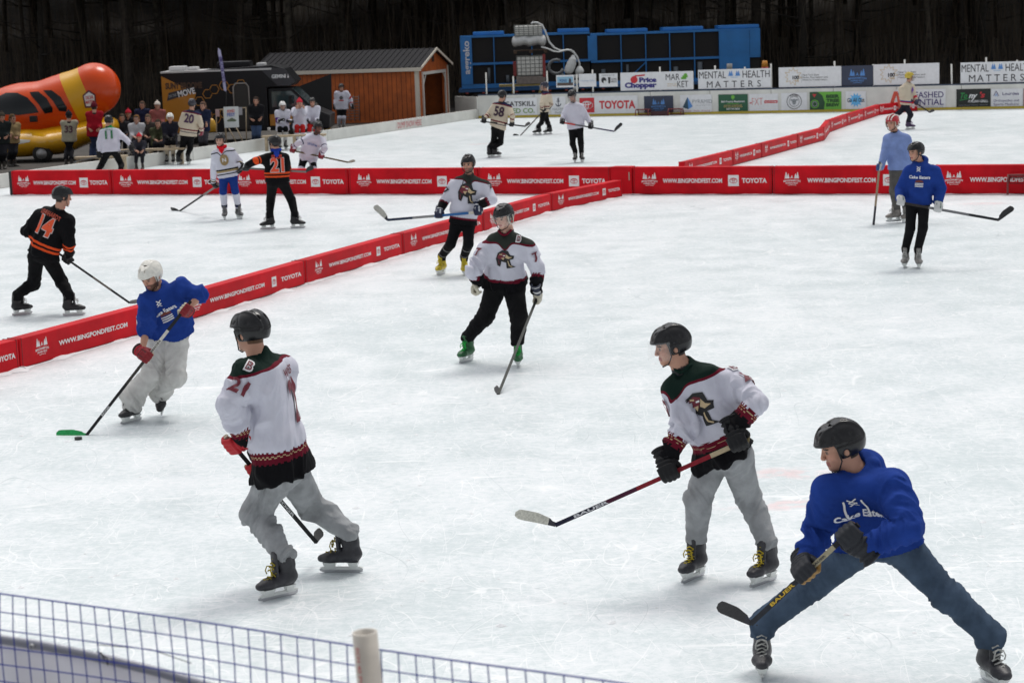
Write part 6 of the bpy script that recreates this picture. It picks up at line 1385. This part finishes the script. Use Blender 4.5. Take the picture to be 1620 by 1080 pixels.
def cake(c=(.16, .03, .02)):
    w = pm('white', (.75, .75, .75)); g = Gr(); g.poly([(-.06, .03), (.06, .03), (.05, .055), (0, .068), (-.05, .055)], pm('cake top', c))
    for y in (.012, -.010, -.032): g.rect(-.06, .06, y-.006, y+.006, w, 1)
    return g
def strings(long=True):
    w = pm('lace white', (.78, .78, .78)); g = Gr()
    for y in (.0, .03): g.line([(-.025, y), (.025, y+.035)], .009, w); g.line([(.025, y), (-.025, y+.035)], .009, w, 2)
    if long: g.line([(-.05, .05), (-.055, -.01), (-.045, -.09)], .011, w); g.line([(.05, .05), (.058, -.02), (.072, -.10)], .011, w)
    return g
ce = (.75, .76, .80)
# 1 - the big skater seen from behind on the left
person('big skater seen from behind in grey sweatpants and red gloves, nearest on the left', dict(s=1.06, fat=1.24, yaw=170, syaw=183, hyaw=148, hpitch=3,
  pelvis=(447, 742), neck=(411, 558), head=(396, 527), shL=(391, 590, -.02), shR=(450, 584, .06), elL=(364, 640), elR=(415, 665), handL=(366, 700, 's'), handR=(395, 748, 's'), knL=(403, 812), knR=(494, 800),
  feet=dict(L=(441, 945, -142, 0), R=(541, 905, 172, .0)), hem=(452, 750), hw=.235, loose=1.22, cuff=-.006, drop=-.045, pants=GRY, wr=.017, twr=.012, tmat=team5, collar=GRN, hair=(.12, .06, .03), slr=1.12, yedge=.085,
  glove=((.42, .012, .02), (.28, .20, .10), (.40, .01, .02)), boot=((.022, .022, .028), (.015, .015, .018), (.34, .27, .04)), dbg=1,
  decals=[('number', 'back', num('21', MAR, .28, w=.24), .0, .37, 0), ('name', 'back', word('WINES', MAR, .06, .24), .0, .165, 0), ('number', 'armL', num('21', MAR, .10), .50, .1, 0), ('shoulder_patch', 'armL', shoulder_mark(), -.12, .1, 0)],
  stick=dict(label='black hockey stick held low by the big skater in grey sweatpants', butt=(357, 690, -.14), heel=(500, 857, .42), toe=(507, 846, .60), blade=(.03, .03, .03), segs=[(0, .1, (.40, .35, .28)), (.1, 1, (.02, .02, .022))], text=[('JOGR', .66, .017, .20, (.6, .6, .6))])))
# 2 - number 10 with the red shaft
person('skater in number 10 white jersey, grey sweatpants and clear visor', dict(s=1.0, fat=1.04, yaw=-140, syaw=-128, hyaw=-168, hpitch=10,
  pelvis=(1148, 718), neck=(1088, 584), head=(1062, 548), shR=(1068, 618, -.10), shL=(1158, 604, .05), elR=(1083, 676), elL=(1197, 638), handR=(1059, 748, 's'), handL=(1172, 700, 's'), knR=(1103, 792), knL=(1184, 786),
  feet=dict(R=(1097, 916, -128, 0), L=(1208, 923, -135, 0)), hem=(1157, 718), hw=.215, loose=1.16, cuff=-.002, drop=-.045, pants=GRY, wr=.010, tmat=team, yedge=.125, collar=GRN, hair=(.02, .012, .01), visor=True, slr=1.05,
  glove=(BLK, (.16, .12, .05), BLK), boot=((.02, .02, .03), (.012, .012, .014), (.50, .38, .04)), dbg=1,
  decals=[('crest', 'front', crest(.85), .06, .31, -8), ('number', 'armL', num('10', MAR, .105), .34, .1, 0), ('shoulder_patch', 'armL', shoulder_mark(), -.10, .35, 0), ('number', 'armR', num('10', MAR, .10), .35, .3, 0)],
  stick=dict(label='red and black hockey stick with white taped blade held by number 10', butt=(1169, 701, -.36), heel=(879, 830, -.10), toe=(812, 816, .05), blade=(.50, .50, .44), heelc=(.02, .02, .03), segs=[(0, .15, (.42, .34, .22)), (.15, .55, (.22, .012, .022)), (.55, .72, (.06, .01, .03)), (.72, 1, (.016, .016, .035))], text=[('BAUER', .80, .019, .27, (.62, .62, .65))])))
# 3 - lower right, wide stance
person('skater in blue hoodie and jeans with feet spread wide, black helmet, nearest on the right', dict(s=1.04, fat=1.06, yaw=-118, syaw=-122, hyaw=-172, hpitch=16, top='hoodie',
  pelvis=(1397, 858), neck=(1358, 742, -.12), head=(1330, 707), shR=(1309, 775, -.18), shL=(1412, 768, -.05), elR=(1298, 836), elL=(1437, 836), handR=(1277, 906, 's'), handL=(1346, 846, 's'), knR=(1290, 922), knL=(1496, 940),
  feet=dict(R=(1206, 1066, -98, 0), L=(1572, 1084, -75, 0)), hem=(1394, 858), hw=.205, loose=1.08, cuff=.010, drop=-.005, pants=JEAN, pvary=.25, wr=.007, tmat=ROY, hair=(.02, .015, .01), slr=1.06,
  glove=((.02, .022, .028), (.30, .17, .05), (.02, .022, .028)), boot=((.02, .022, .026), (.012, .012, .014), (.42, .42, .40)), dbg=1,
  decals=[('chest_lettering', 'front', word('Cake Eaters', ce, .045, .30), .02, .215, -8), ('drawstring', 'front', strings(), .0, .14, -6)],
  stick=dict(label='black hockey stick with yellow lettering held by the skater in jeans', butt=(1358, 829, -.45), heel=(1188, 986, -.30), toe=(1130, 962, -.12), blade=(.018, .018, .02), segs=[(0, .22, (.02, .02, .02)), (.22, .55, (.36, .32, .22)), (.55, 1, (.03, .032, .04))], text=[('BAUER', .70, .020, .19, (.62, .40, .03)), ('BAUER', .36, .012, .10, (.05, .05, .05))])))
# 4 - green laces
person('skater in number 7 white jersey with black trousers and bright green skate laces, mouth open', dict(s=1.0, fat=1.0, yaw=-98, syaw=-96, hyaw=-125, hpitch=14,
  pelvis=(799, 449, .12), neck=(800, 377, -.12), head=(797, 344), shR=(767, 396), shL=(836, 392), elR=(749, 428), elL=(851, 430), handR=(755, 460, 0), handL=(846, 471, 's'), knR=(768, 500), knL=(821, 500),
  feet=dict(R=(738, 572, -122, 0), L=(820, 579, -92, 0)), hem=(801, 446), loose=1.28, cuff=.0, drop=-.035, pants=(.009, .009, .010), tmat=team7, collar=MAR, hair=(.05, .03, .02), visor=True, earguard=(.55, .50, .42), slr=1.1, yedge=.115, skin=SKIN2,
  glove=((.03, .035, .06), (.55, .52, .42), (.6, .6, .6), (.50, .47, .38)), boot=((.012, .10, .03), (.012, .012, .012), (.03, .50, .08)), dbg=1,
  decals=[('crest', 'front', crest(.85), .01, .30, 0), ('number', 'armL', num('7', MAR, .10), .32, 1.0, 0), ('number', 'armR', num('7', MAR, .10), .32, 1.0, 0), ('shoulder_patch', 'front', shoulder_mark(), .17, .06, -12)],
  stick=dict(label='black hockey stick touching the ice, held one handed by the green laced skater', butt=(850, 470, -.12), heel=(788, 624, 'g'), toe=(778, 613, 'g'), segs=[(0, .06, (.02, .02, .02)), (.06, 1, (.03, .035, .032))])))
# 5 - yellow skates
person('bearded skater in number 7 white jersey with yellow skates, stick held level across the waist', dict(s=1.0, fat=1.04, yaw=-92, hyaw=-108, hpitch=6,
  pelvis=(732, 354), neck=(742, 279), head=(741, 260), shR=(718, 294), shL=(767, 294), elR=(703, 318), elL=(779, 316), handR=(694, 341, 's'), handL=(762, 337, 's'), knR=(713, 386), knL=(741, 386),
  feet=dict(R=(698, 434, -115, 0), L=(735, 435, -92, 0)), hem=(732, 354), hw=.2, loose=1.0, pants=padpants, tmat=team7, collar=(.05, .05, .045), hair=(.05, .03, .02), beard=.75, slr=1.05, yedge=.10,
  glove=((.015, .02, .05), (.5, .5, .5), (.6, .62, .65)), boot=((.55, .42, .02), (.02, .02, .02), (.6, .5, .05)), dbg=1,
  decals=[('crest', 'front', crest(1.15), .01, .30, 0), ('number', 'armL', num('7', BLK, .10), .32, .8, 0), ('number', 'armR', num('7', BLK, .10), .32, .8, 0), ('drawstring', 'front', Gr().line([(-.06, .08), (-.07, 0), (-.09, -.05)], .012, pm('black', BLK)).line([(.06, .09), (.065, -.05)], .012, pm('black', BLK)), 0, .17, 0)],
  stick=dict(label='hockey stick with pale taped blade and blue grip held level by the yellow skated player', butt=(756, 336, -.22), heel=(613, 348, -.02), toe=(590, 328, .02), blade=(.42, .42, .38), heelc=(.02, .02, .02), segs=[(0, .10, (.55, .52, .45)), (.10, .48, (.03, .12, .32)), (.48, .72, (.25, .25, .25)), (.72, 1, (.02, .03, .06))], flip=1)))
# 6 - white helmet with the puck
person('bearded skater in white helmet, blue hoodie and pale baggy trousers leaning over the puck', dict(s=.97, fat=1.14, hs=1.14, yaw=-112, syaw=-96, hyaw=-118, hpitch=26, top='hoodie', sleeve=.5,
  pelvis=(268, 521, .08), neck=(251, 464, -.12), head=(239, 437), hdy=-.06, shR=(233, 476, -.08), shL=(287, 455, .0), elR=(231, 521), elL=(318, 466), handR=(236, 568, 's'), handL=(292, 490, 's'), knR=(240, 593), knL=(277, 596),
  feet=dict(R=(208, 668, -125, 0), L=(261, 640, -100, .10, 42)), hem=(266, 524), hw=.185, hd=1.0, loose=1.34, cuff=.036, drop=.09, pants=(.56, .55, .53), wr=.02, pvary=.12, tmat=ROY, hair=(.07, .035, .02), beard=.85, hcol=(.72, .70, .64), slr=1.15,
  glove=((.36, .012, .025), (.45, .42, .32), (.03, .02, .02), (.20, .012, .018)), boot=((.018, .018, .02), (.012, .012, .012), (.1, .1, .1)), dbg=1,
  decals=[('chest_lettering', 'front', word('Cake Eaters', ce, .045, .27), .055, .19, 14), ('cake_print', 'front', cake(), .07, .27, 14), ('drawstring', 'front', strings(False), .03, .12, 0)],
  stick=dict(label='black hockey stick with bright green blade resting by the puck', butt=(302, 476, -.45), heel=(137, 688, 'g'), toe=(88, 689, 'g'), blade=(.01, .33, .08), heelc=(.01, .33, .08), segs=[(0, .22, (.02, .02, .02)), (.22, .45, (.62, .60, .55)), (.45, .62, (.05, .045, .04)), (.62, 1, (.022, .024, .022))], text=[('EDGE', .82, .018, .12, (.6, .6, .6)), ('MISSION', .36, .018, .22, (.03, .03, .03))])))
pk = MB()
for i in range(24): pass
c0 = G(124, 695); ringa = [c0+Vector((.038*math.cos(a), .038*math.sin(a), 0)) for a in [2*math.pi*k/24 for k in range(24)]]
pk.prism(ringa, (0, 0, .0254)); tag(pk.build('puck', mat('puck rubber', (.02, .02, .02), .6, bump=.2), bevel=.002), 'black rubber puck on the ice at the green blade', 'puck')
# 7 - number 14 on the left
person('skater in black and orange number 14 jersey seen from behind at far left', dict(s=1.04, fat=1.12, yaw=62, hyaw=25, hpitch=8,
  pelvis=(66, 404), neck=(91, 333), head=(99, 312), shL=(62, 343), shR=(108, 349), elL=(42, 366), elR=(109, 380), handL=(60, 386, .35), handR=(107, 410, 's'), knL=(54, 448), knR=(98, 446),
  feet=dict(L=(35, 498, 40, 0), R=(117, 499, 8, 0)), hem=(66, 404), hw=.2, loose=1.08, pants=(.008, .008, .009), tmat=blk_or14, yoke=False, collar=ORG, hair=(.03, .02, .015), slr=1.08,
  glove=(BLK, (.06, .06, .05), (.05, .05, .05)), dbg=1,
  decals=[('number', 'back', num('14', ORG, .25, (.6, .55, .55), w=.26), .0, .30, 0), ('name', 'back', word('LEHNHARDT', (.42, .06, .03), .06, .36, arc=-.5), .0, .115, 0)],
  stick=dict(label='black hockey stick reaching to the red barrier from player 14', butt=(60, 378, .10), heel=(205, 479, -.10), toe=(222, 479, .10), segs=[(0, .1, (.02, .02, .02)), (.1, .6, (.02, .02, .02)), (.6, .8, (.16, .14, .12)), (.8, 1, (.02, .02, .02))])))
# 8 - blue hoodie standing on the right
person('standing skater in blue hoodie and slim black trousers with black helmet, right side', dict(s=1.0, fat=.98, yaw=-112, syaw=-108, hyaw=-150, hpitch=6, top='hoodie',
  pelvis=(1452, 318), neck=(1459, 262), head=(1449, 241), shR=(1438, 274), shL=(1479, 272), elR=(1424, 300), elL=(1489, 298), handR=(1424, 321, 's'), handL=(1484, 328, 's'), knR=(1440, 362), knL=(1460, 361),
  feet=dict(R=(1432, 423, -110, 0), L=(1453, 424, -95, 0)), hem=(1453, 323), hw=.19, loose=.92, pants=(.009, .009, .010), tmat=ROY, hair=(.03, .02, .01), slr=1.12,
  slr_=1, glove=((.55, .55, .55), (.6, .6, .6), (.05, .12, .08)), boot=((.20, .19, .18), (.02, .02, .02), (.5, .5, .48)),
  decals=[('chest_lettering', 'front', word('Cake Eaters', ce, .045, .31), .02, .24, 0), ('cake_print', 'front', cake((.25, .02, .03)), .02, .35, 0), ('drawstring', 'front', strings(False), .0, .15, 0)],
  stick=dict(label='dark hockey stick held level pointing right by the standing blue hoodie skater', butt=(1421, 320, -.2), heel=(1580, 348, -.25), toe=(1604, 331, -.2), segs=[(0, .3, (.03, .025, .025)), (.3, .7, (.18, .18, .19)), (.7, 1, (.02, .02, .025))], flip=1)))
# 9 - light blue sweater
person('skater in pale blue sweater, grey trousers and red and white striped helmet', dict(s=1.02, fat=1.0, yaw=-125, hyaw=-135, hpitch=6, top='sweater', fy=352,
  pelvis=(1424, 268), neck=(1418, 212), head=(1412, 195), shR=(1405, 220), shL=(1434, 221), elR=(1399, 244), elL=(1441, 246), handR=(1391, 265, 's'), handL=(1436, 268, 0), knR=(1414, 302), knL=(1427, 302),
  feet=dict(R=(1414, 345, -165, .02), L=(1432, 345, -120, 0)), hem=(1423, 268), hw=.18, loose=1.05, pants=(.10, .095, .09), tmat=(.19, .26, .50), yoke=False, hair=(.08, .05, .03), hcol=(.45, .03, .04), stripes=(.72, .70, .66), earguard=(.70, .68, .62),
  glove=((.03, .06, .18), (.5, .5, .5), (.55, .55, .6)), boot=((.22, .20, .18), (.03, .03, .03), (.4, .4, .38)),
  stick=dict(label='thin wooden hockey stick pointing straight down from the pale blue sweater skater', butt=(1392, 256, -.25), heel=(1382, 356, 'g'), toe=(1379, 352, 'g'), segs=[(0, .1, (.1, .1, .1)), (.1, .7, (.30, .22, .15)), (.7, 1, (.04, .04, .05))])))
# 10 - gold helmet, far right
person('far skater in gold helmet and cream jersey with purple crest by the barrier end', dict(fy=205, s=1.05, fat=1.15, yaw=-25, hyaw=5, hpitch=0,
  pelvis=(1433, 166), neck=(1436, 134), head=(1439, 122), shR=(1426, 141), shL=(1443, 138), elR=(1426, 152), elL=(1446, 150), handR=(1440, 157, 's'), handL=(1449, 163, 's'), knR=(1441, 182), knL=(1423, 178),
  feet=dict(R=(1440, 205, -5, 0), L=(1416, 203, 5, .12)), hem=(1433, 166), hw=.2, pants=(.02, .02, .03), tmat=cream2, yoke=False, hcol=(.55, .42, .06), cage=True, hair=(.03, .02, .02), glove=((.03, .03, .06), BLK, (.05, .05, .1)), boot=((.06, .03, .09), BLK, (.2, .1, .3)),
  decals=[('crest', 'front', Gr().poly([(-.10, .0), (-.05, .10), (.02, .08), (.05, .14), (.10, .05), (.12, -.04), (.03, -.02), (-.02, -.12), (-.07, -.06)], pm('purple', (.14, .03, .30))), 0, .26, 0)],
  stick=dict(label='black hockey stick held by the gold helmeted skater', butt=(1436, 155, -.1), heel=(1471, 178, -.2), toe=(1478, 176, -.1))))
# 11 - number 58
person('player in cream number 58 jersey seen from behind near the back boards', dict(fy=249, s=1.06, fat=1.1, yaw=70, hyaw=40, hpitch=12,
  pelvis=(788, 202), neck=(795, 163), head=(795, 152), shL=(783, 168), shR=(805, 170), elL=(773, 181), elR=(811, 184), handL=(765, 193, 's'), handR=(809, 198, 's'), knL=(781, 225), knR=(792, 226),
  feet=dict(L=(776, 249, 60, 0), R=(785, 250, 20, 0)), hem=(786, 202), hw=.2, pants=(.008, .008, .009), tmat=cream, hair=(.03, .02, .015),
  decals=[('number', 'back', num('58', (.035, .012, .03), .27, w=.30), 0, .30, 0)],
  stick=dict(label='dark hockey stick held across the waist by player 58', butt=(760, 192, -.2), heel=(831, 200, -.1), toe=(839, 196, 0), flip=1)))
# 12 - masked, cream
person('skater in cream jersey and caged helmet standing sideways by the anchor sign', dict(fy=213, s=1.05, fat=.98, yaw=165, hyaw=185, hpitch=5,
  pelvis=(861, 177), neck=(864, 147), head=(861, 137), shL=(860, 153, -.1), shR=(869, 152), elL=(857, 164), elR=(872, 165), handL=(861, 175, 's'), handR=(866, 172, 0), knL=(857, 194), knR=(866, 194),
  feet=dict(L=(850, 213, 185, 0), R=(867, 213, 175, 0)), hem=(862, 177), pants=(.008, .008, .009), tmat=cream, cage=True, hair=(.03, .02, .015), hcol=(.03, .03, .05),
  stick=dict(label='hockey stick reaching down left to the ice from the caged cream skater', butt=(864, 171, -.2), heel=(822, 216, -.1), toe=(811, 215, 0), segs=[(0, 1, (.10, .09, .08)), (1, 1, (.1, .09, .08))])))
# 13 - plain white jersey
person('skater in plain white jersey, black trousers and black helmet looking down near the back boards', dict(fy=257, s=1.06, fat=1.05, yaw=-100, hyaw=-115, hpitch=22,
  pelvis=(911, 203), neck=(908, 165), head=(905, 152), shR=(898, 171), shL=(919, 170), elR=(892, 182), elL=(928, 184), handR=(887, 194, 's'), handL=(934, 200, 's'), knR=(906, 228), knL=(919, 227),
  feet=dict(R=(910, 257, -100, 0), L=(921, 257, -80, 0)), hem=(912, 203), pants=(.008, .008, .009), tmat=plain, yoke=False, cage=True, hair=(.03, .02, .015), glove=(BLK, (.1, .1, .1), (.3, .3, .3)),
  stick=dict(label='hockey stick with red and black shaft held by the plain white jersey skater', butt=(889, 194, -.15), heel=(972, 208, -.2), toe=(985, 197, -.1), segs=[(0, .25, (.5, .06, .05)), (.25, .7, (.12, .12, .13)), (.7, 1, (.04, .04, .1))], flip=1)))
# 14 - number 21
person('player in black and orange number 21 jersey with blue hood seen from behind', dict(fy=362, s=1.03, fat=1.1, yaw=100, hyaw=150, hpitch=0,
  pelvis=(439, 288), neck=(437, 240), head=(434, 227), shL=(423, 250), shR=(450, 250), elL=(404, 255), elR=(455, 268), handL=(388, 266, 's'), handR=(441, 280, .35), knL=(428, 318), knR=(461, 316),
  feet=dict(L=(424, 361, 200, 0), R=(471, 358, -10, 0)), hem=(439, 288), hw=.19, loose=1.08, pants=(.008, .008, .009), tmat=blk_or, yoke=False, scarf=(.02, .05, .35, 1), hair=(.03, .02, .015), slr=1.05,
  decals=[('number', 'back', num('21', (.75, .08, .03), .25, (.6, .58, .58), w=.26), 0, .27, 0), ('name', 'back', word('ELLIS', (.5, .05, .03), .06, .2), 0, .11, 0)],
  stick=dict(label='grey hockey stick held out behind by player 21', butt=(384, 266, -.1), heel=(484, 272, .45), toe=(496, 266, .5), segs=[(0, 1, (.22, .21, .20)), (1, 1, (.2, .2, .2))])))
# 15 - red hood
person('player with red scarf at the neck, white jersey with gold crest and blue shorts', dict(fy=347, s=1.0, fat=1.0, yaw=-95, hyaw=-100, hpitch=4,
  pelvis=(361, 279), neck=(352, 235), head=(348, 222), shR=(341, 244), shL=(366, 241), elR=(338, 266), elL=(379, 256), handR=(342, 292, 's'), handL=(377, 270, 's'), knR=(353, 303), knL=(372, 302),
  feet=dict(R=(356, 348, -88, 0), L=(379, 345, -60, 0)), hem=(361, 280), pants=shorts_socks, tmat=whtblk, scarf=(.55, .01, .02), hair=(.08, .05, .03), skin=SKIN2, boot=((.08, .08, .08), BLK, (.3, .3, .3)),
  decals=[('crest', 'front', Gr().disc(0, 0, .09, .12, pm('gold brown', (.28, .19, .08))).line([(-.03, -.04), (-.03, .04), (.03, -.04), (.03, .04)], .016, pm('pale', (.7, .7, .72)), 2), .02, .27, 0)],
  stick=dict(label='hockey stick with black blade reaching left from the red scarfed player', butt=(382, 268, -.15), heel=(284, 334, 'g'), toe=(270, 333, 'g'), segs=[(0, .3, (.1, .1, .1)), (.3, .6, (.20, .19, .18)), (.6, 1, (.02, .02, .02))])))
# 16 - maroon gloves
person('crouching player in white jersey with navy trim and maroon gloves behind the long barrier', dict(fy=296, s=1.04, fat=1.05, yaw=-85, hyaw=-60, hpitch=5,
  pelvis=(487, 249, .1), neck=(499, 213, -.15), head=(503, 202), shR=(490, 219), shL=(510, 222), elR=(473, 226), elL=(514, 235), handR=(463, 238, 's'), handL=(508, 246, 's'), knR=(476, 268), knL=(497, 270),
  feet=dict(R=(468, 296, -100, 0), L=(496, 297, -60, 0)), hem=(488, 250), pants=blkshort, tmat=whtteal, yoke=False, skin=(.10, .05, .035), hair=(.02, .015, .01), glove=((.16, .01, .02), (.2, .02, .03), (.3, .02, .03)),
  decals=[('script', 'front', word('Wolves', (.15, .2, .4), .07, .26), 0, .24, 0)],
  stick=dict(label='thin tan hockey stick pointing right behind the long barrier', butt=(461, 238, -.1), heel=(551, 257, -.1), toe=(562, 256, 0), segs=[(0, 1, (.14, .12, .07)), (1, 1, (.1, .1, .1))], blade=(.12, .10, .07))))
# 17 - number 20
person('player in cream number 20 jersey seen from behind at the left boards', dict(fy=260, s=1.06, fat=1.15, yaw=85, hyaw=75,
  pelvis=(297, 214), neck=(303, 176), head=(304, 165), shL=(292, 182), shR=(313, 182), elL=(286, 196), elR=(318, 197), handL=(290, 206, .3), handR=(317, 212, .1), knL=(289, 234), knR=(301, 234),
  feet=dict(L=(284, 258, 70, 0), R=(299, 260, 80, 0)), hem=(298, 215), pants=(.008, .008, .009), loose=1.05, tmat=cream, hair=(.03, .02, .015), hcol=(.03, .03, .04), glove=((.2, .02, .04), (.5, .45, .4), (.4, .3, .3)),
  decals=[('number', 'back', num('20', (.05, .015, .06), .25, w=.28), 0, .27, 0)]))
# 18 - number 11
person('player in white and green number 11 jersey bending forward, seen from behind', dict(fy=285, s=1.04, fat=1.1, yaw=95, hyaw=80, hpitch=20,
  pelvis=(176, 240), neck=(174, 203, .15), head=(172, 192), hdy=.1, shL=(163, 209), shR=(186, 210), elL=(157, 226), elR=(200, 221), handL=(156, 240, 's'), handR=(208, 234, 's'), knL=(160, 262), knR=(192, 261),
  feet=dict(L=(156, 285, 120, 0), R=(194, 285, 60, 0)), hem=(176, 241), pants=(.008, .008, .009), tmat=whtgrn, yedge=.07, hair=(.03, .02, .015),
  decals=[('number', 'back', num('11', (.02, .16, .06), .22, w=.20), -.02, .27, 0), ('name', 'back', word('BRADY', (.25, .35, .3), .045, .2), 0, .12, 0)],
  stick=dict(label='hockey stick held crosswise by player 11 behind the long barrier', butt=(212, 236, -.1), heel=(126, 254, .1), toe=(118, 256, .15), segs=[(0, 1, (.14, .13, .12)), (1, 1, (.2, .2, .2))])))
# ---- off the ice, left side
def spec(lab, x, hy, fy, yaw, tm, pc, hat, hcol, **kw):
    """standing bystander: head at (x, hy), ground at fy"""
    u = (fy-hy)/1.0; d = dict(fy=fy, yaw=yaw, bare=True, skates=False, hat=hat, hcol=hcol, top='jacket', yoke=False, tmat=tm, pants=pc, group='people beside the rink',
      head=(x, hy), neck=(x+.3, hy+.105*u), pelvis=(x+.5, hy+.455*u), knR=(x-3, hy+.70*u), knL=(x+4, hy+.70*u), feet=dict(R=(x-3.5, fy, yaw, 0), L=(x+4.5, fy, yaw+10, 0)),
      elR=(x-7, hy+.30*u), elL=(x+8, hy+.30*u), handR=(x-4, hy+.40*u, -.25), handL=(x+5, hy+.40*u, -.25))
    d.update(kw); return person(lab, d)
def seated(lab, x, hy, fy, yaw, tm, pc, hat, hcol, **kw):
    """bystander sitting on the bench: hips .5 m above the ground"""
    u = (fy-hy)*.86; d = dict(fy=fy, yaw=yaw, hat=hat, hcol=hcol, top='jacket', yoke=False, tmat=tm, pants=pc, group='people beside the rink',
      head=(x, hy), neck=(x, hy+.15*u), pelvis=(x, hy+.60*u, .12), knR=(x-4, hy+.62*u), knL=(x+5, hy+.62*u), feet=dict(R=(x-4.5, fy, yaw, 0, 0, -.30), L=(x+5.5, fy, yaw, 0, 0, -.30)),
      elR=(x-7, hy+.40*u), elL=(x+7, hy+.40*u), handR=(x-2, hy+.55*u, -.3), handL=(x+3, hy+.55*u, -.3))
    d.update(kw); return person(lab, d)
dk = (.018, .018, .022)
spec('spectator in pale number 33 jersey seen from behind beside the yellow vehicle', 109, 184, 263, 95, (.34, .32, .24), dk, 'beanie', dk, top='jersey', decals=[('number', 'back', num('33', (.08, .03, .04), .2, w=.24), 0, .24, 0)], handR=(117, 212, .2), handL=(101, 212, .2))
spec('spectator in bright red jacket and jeans beside the yellow vehicle', 149, 170, 262, 95, (.30, .01, .02), (.03, .04, .08), 'beanie', (.10, .01, .02), fat=1.1)
spec('spectator in dark maroon coat and red knit hat behind the red jacket', 149, 160, 246, -80, (.04, .015, .02), dk, 'beanie', (.5, .02, .04))
spec('spectator in long dark coat at the left edge', 3, 186, 268, -80, (.02, .025, .025), dk, 'beanie', (.05, .04, .03))
spec('spectator in tan hooded coat near the left edge', 20, 188, 264, -40, (.28, .20, .10), dk, 'hair', (.10, .06, .03))
spec('man in navy coat standing far behind the benches', 225, 167, 240, -90, (.02, .025, .06), dk, 'hair', (.10, .06, .04), bare=True)
spec('person in salmon pink hoodie and white knit hat behind the benches', 249, 168, 242, -90, (.30, .10, .09), dk, 'beanie', (.6, .55, .5))
spec('man in dark navy jacket standing beside player 20', 321, 168, 247, -110, (.015, .02, .045), (.05, .05, .06), 'hair', (.12, .07, .05))
spec('man in black jacket and blue jeans standing in front of the motorhome door', 405, 160, 236, -95, (.012, .012, .014), (.05, .08, .15), 'hair', (.03, .02, .015), fat=1.1)
spec('player in white jersey with red sleeve patches standing by the shed wall', 540, 139, 207, -90, whtred, blkshort, 'helmet', BLK, top='jersey', bare=False, fat=1.15, skates=True, elR=(531, 158), elL=(555, 158), handR=(530, 172, 0), handL=(557, 172, 0), decals=[('crest', 'front', Gr().disc(0, .04, .07, .07, pm('dark grey', (.08, .08, .08))).rect(-.09, .09, -.08, -.04, pm('red', (.45, .03, .03)), 1), 0, .27, 0)])
seated('man in dark coat with dark glasses sitting beside a red capped man', 193, 187, 249, -80, (.03, .03, .035), dk, 'hair', (.08, .06, .04), bare=True, skates=False)
seated('person in black coat and red cap at the back of the bench', 203, 181, 245, -90, (.02, .02, .025), dk, 'beanie', (.45, .02, .04), bare=True, skates=False)
seated('long haired girl in white jacket sitting on the bench', 216, 189, 253, -90, (.50, .50, .52), dk, 'hair', (.16, .08, .03), bare=True, skates=False, skin=SKIN2)
seated('low sitting child in red hat with white band', 220, 218, 267, -90, (.03, .03, .04), dk, 'beanie', (.5, .03, .04), bare=True, skates=False, s=.8)
seated('person in dark brown coat sitting between the girl and the white helmet', 234, 188, 252, -90, (.06, .05, .045), dk, 'hair', (.12, .08, .05), bare=True, skates=False)
seated('person in olive camouflage jacket sitting on the bench', 250, 196, 256, -90, fabric('camouflage', (.05, .055, .03), vary=.7), dk, 'hair', (.05, .03, .02), bare=True, skates=False)
seated('player with round white helmet sitting on the bench in dark jersey and pale socks', 269, 187, 259, -85, (.02, .02, .03), jersey_mat('dark shorts pale socks', [(0, WHT), (1, WHT)], [(0, CRM), (.2, BLK)]), 'helmet', (.75, .75, .72), strap=False)
seated('sitting player in white and purple jersey with white helmet by the motorhome', 447, 168, 236, -70, jersey_mat('white purple jersey', [(0, WHT), (1, WHT)], [(0, WHT), (.18, (.10, .03, .22))]), jersey_mat('blk white socks', [(0, WHT), (1, WHT)], [(0, (.6, .6, .6)), (.2, BLK)]), 'helmet', (.75, .75, .73), cage=True, handR=(449, 190, -.3), handL=(456, 191, -.3))
seated('sitting player in white jersey and red cap holding hands to the face', 474, 164, 234, -90, plain, redpants, 'beanie', (.5, .03, .05), top='jersey', elR=(464, 181), elL=(482, 180), handR=(470, 168, -.25), handL=(479, 168, -.25), bare=True)
seated('sitting player in white jersey with dark helmet and red shorts by the motorhome nose', 494, 162, 232, -80, plain, redpants, 'helmet', (.03, .03, .03), top='jersey')
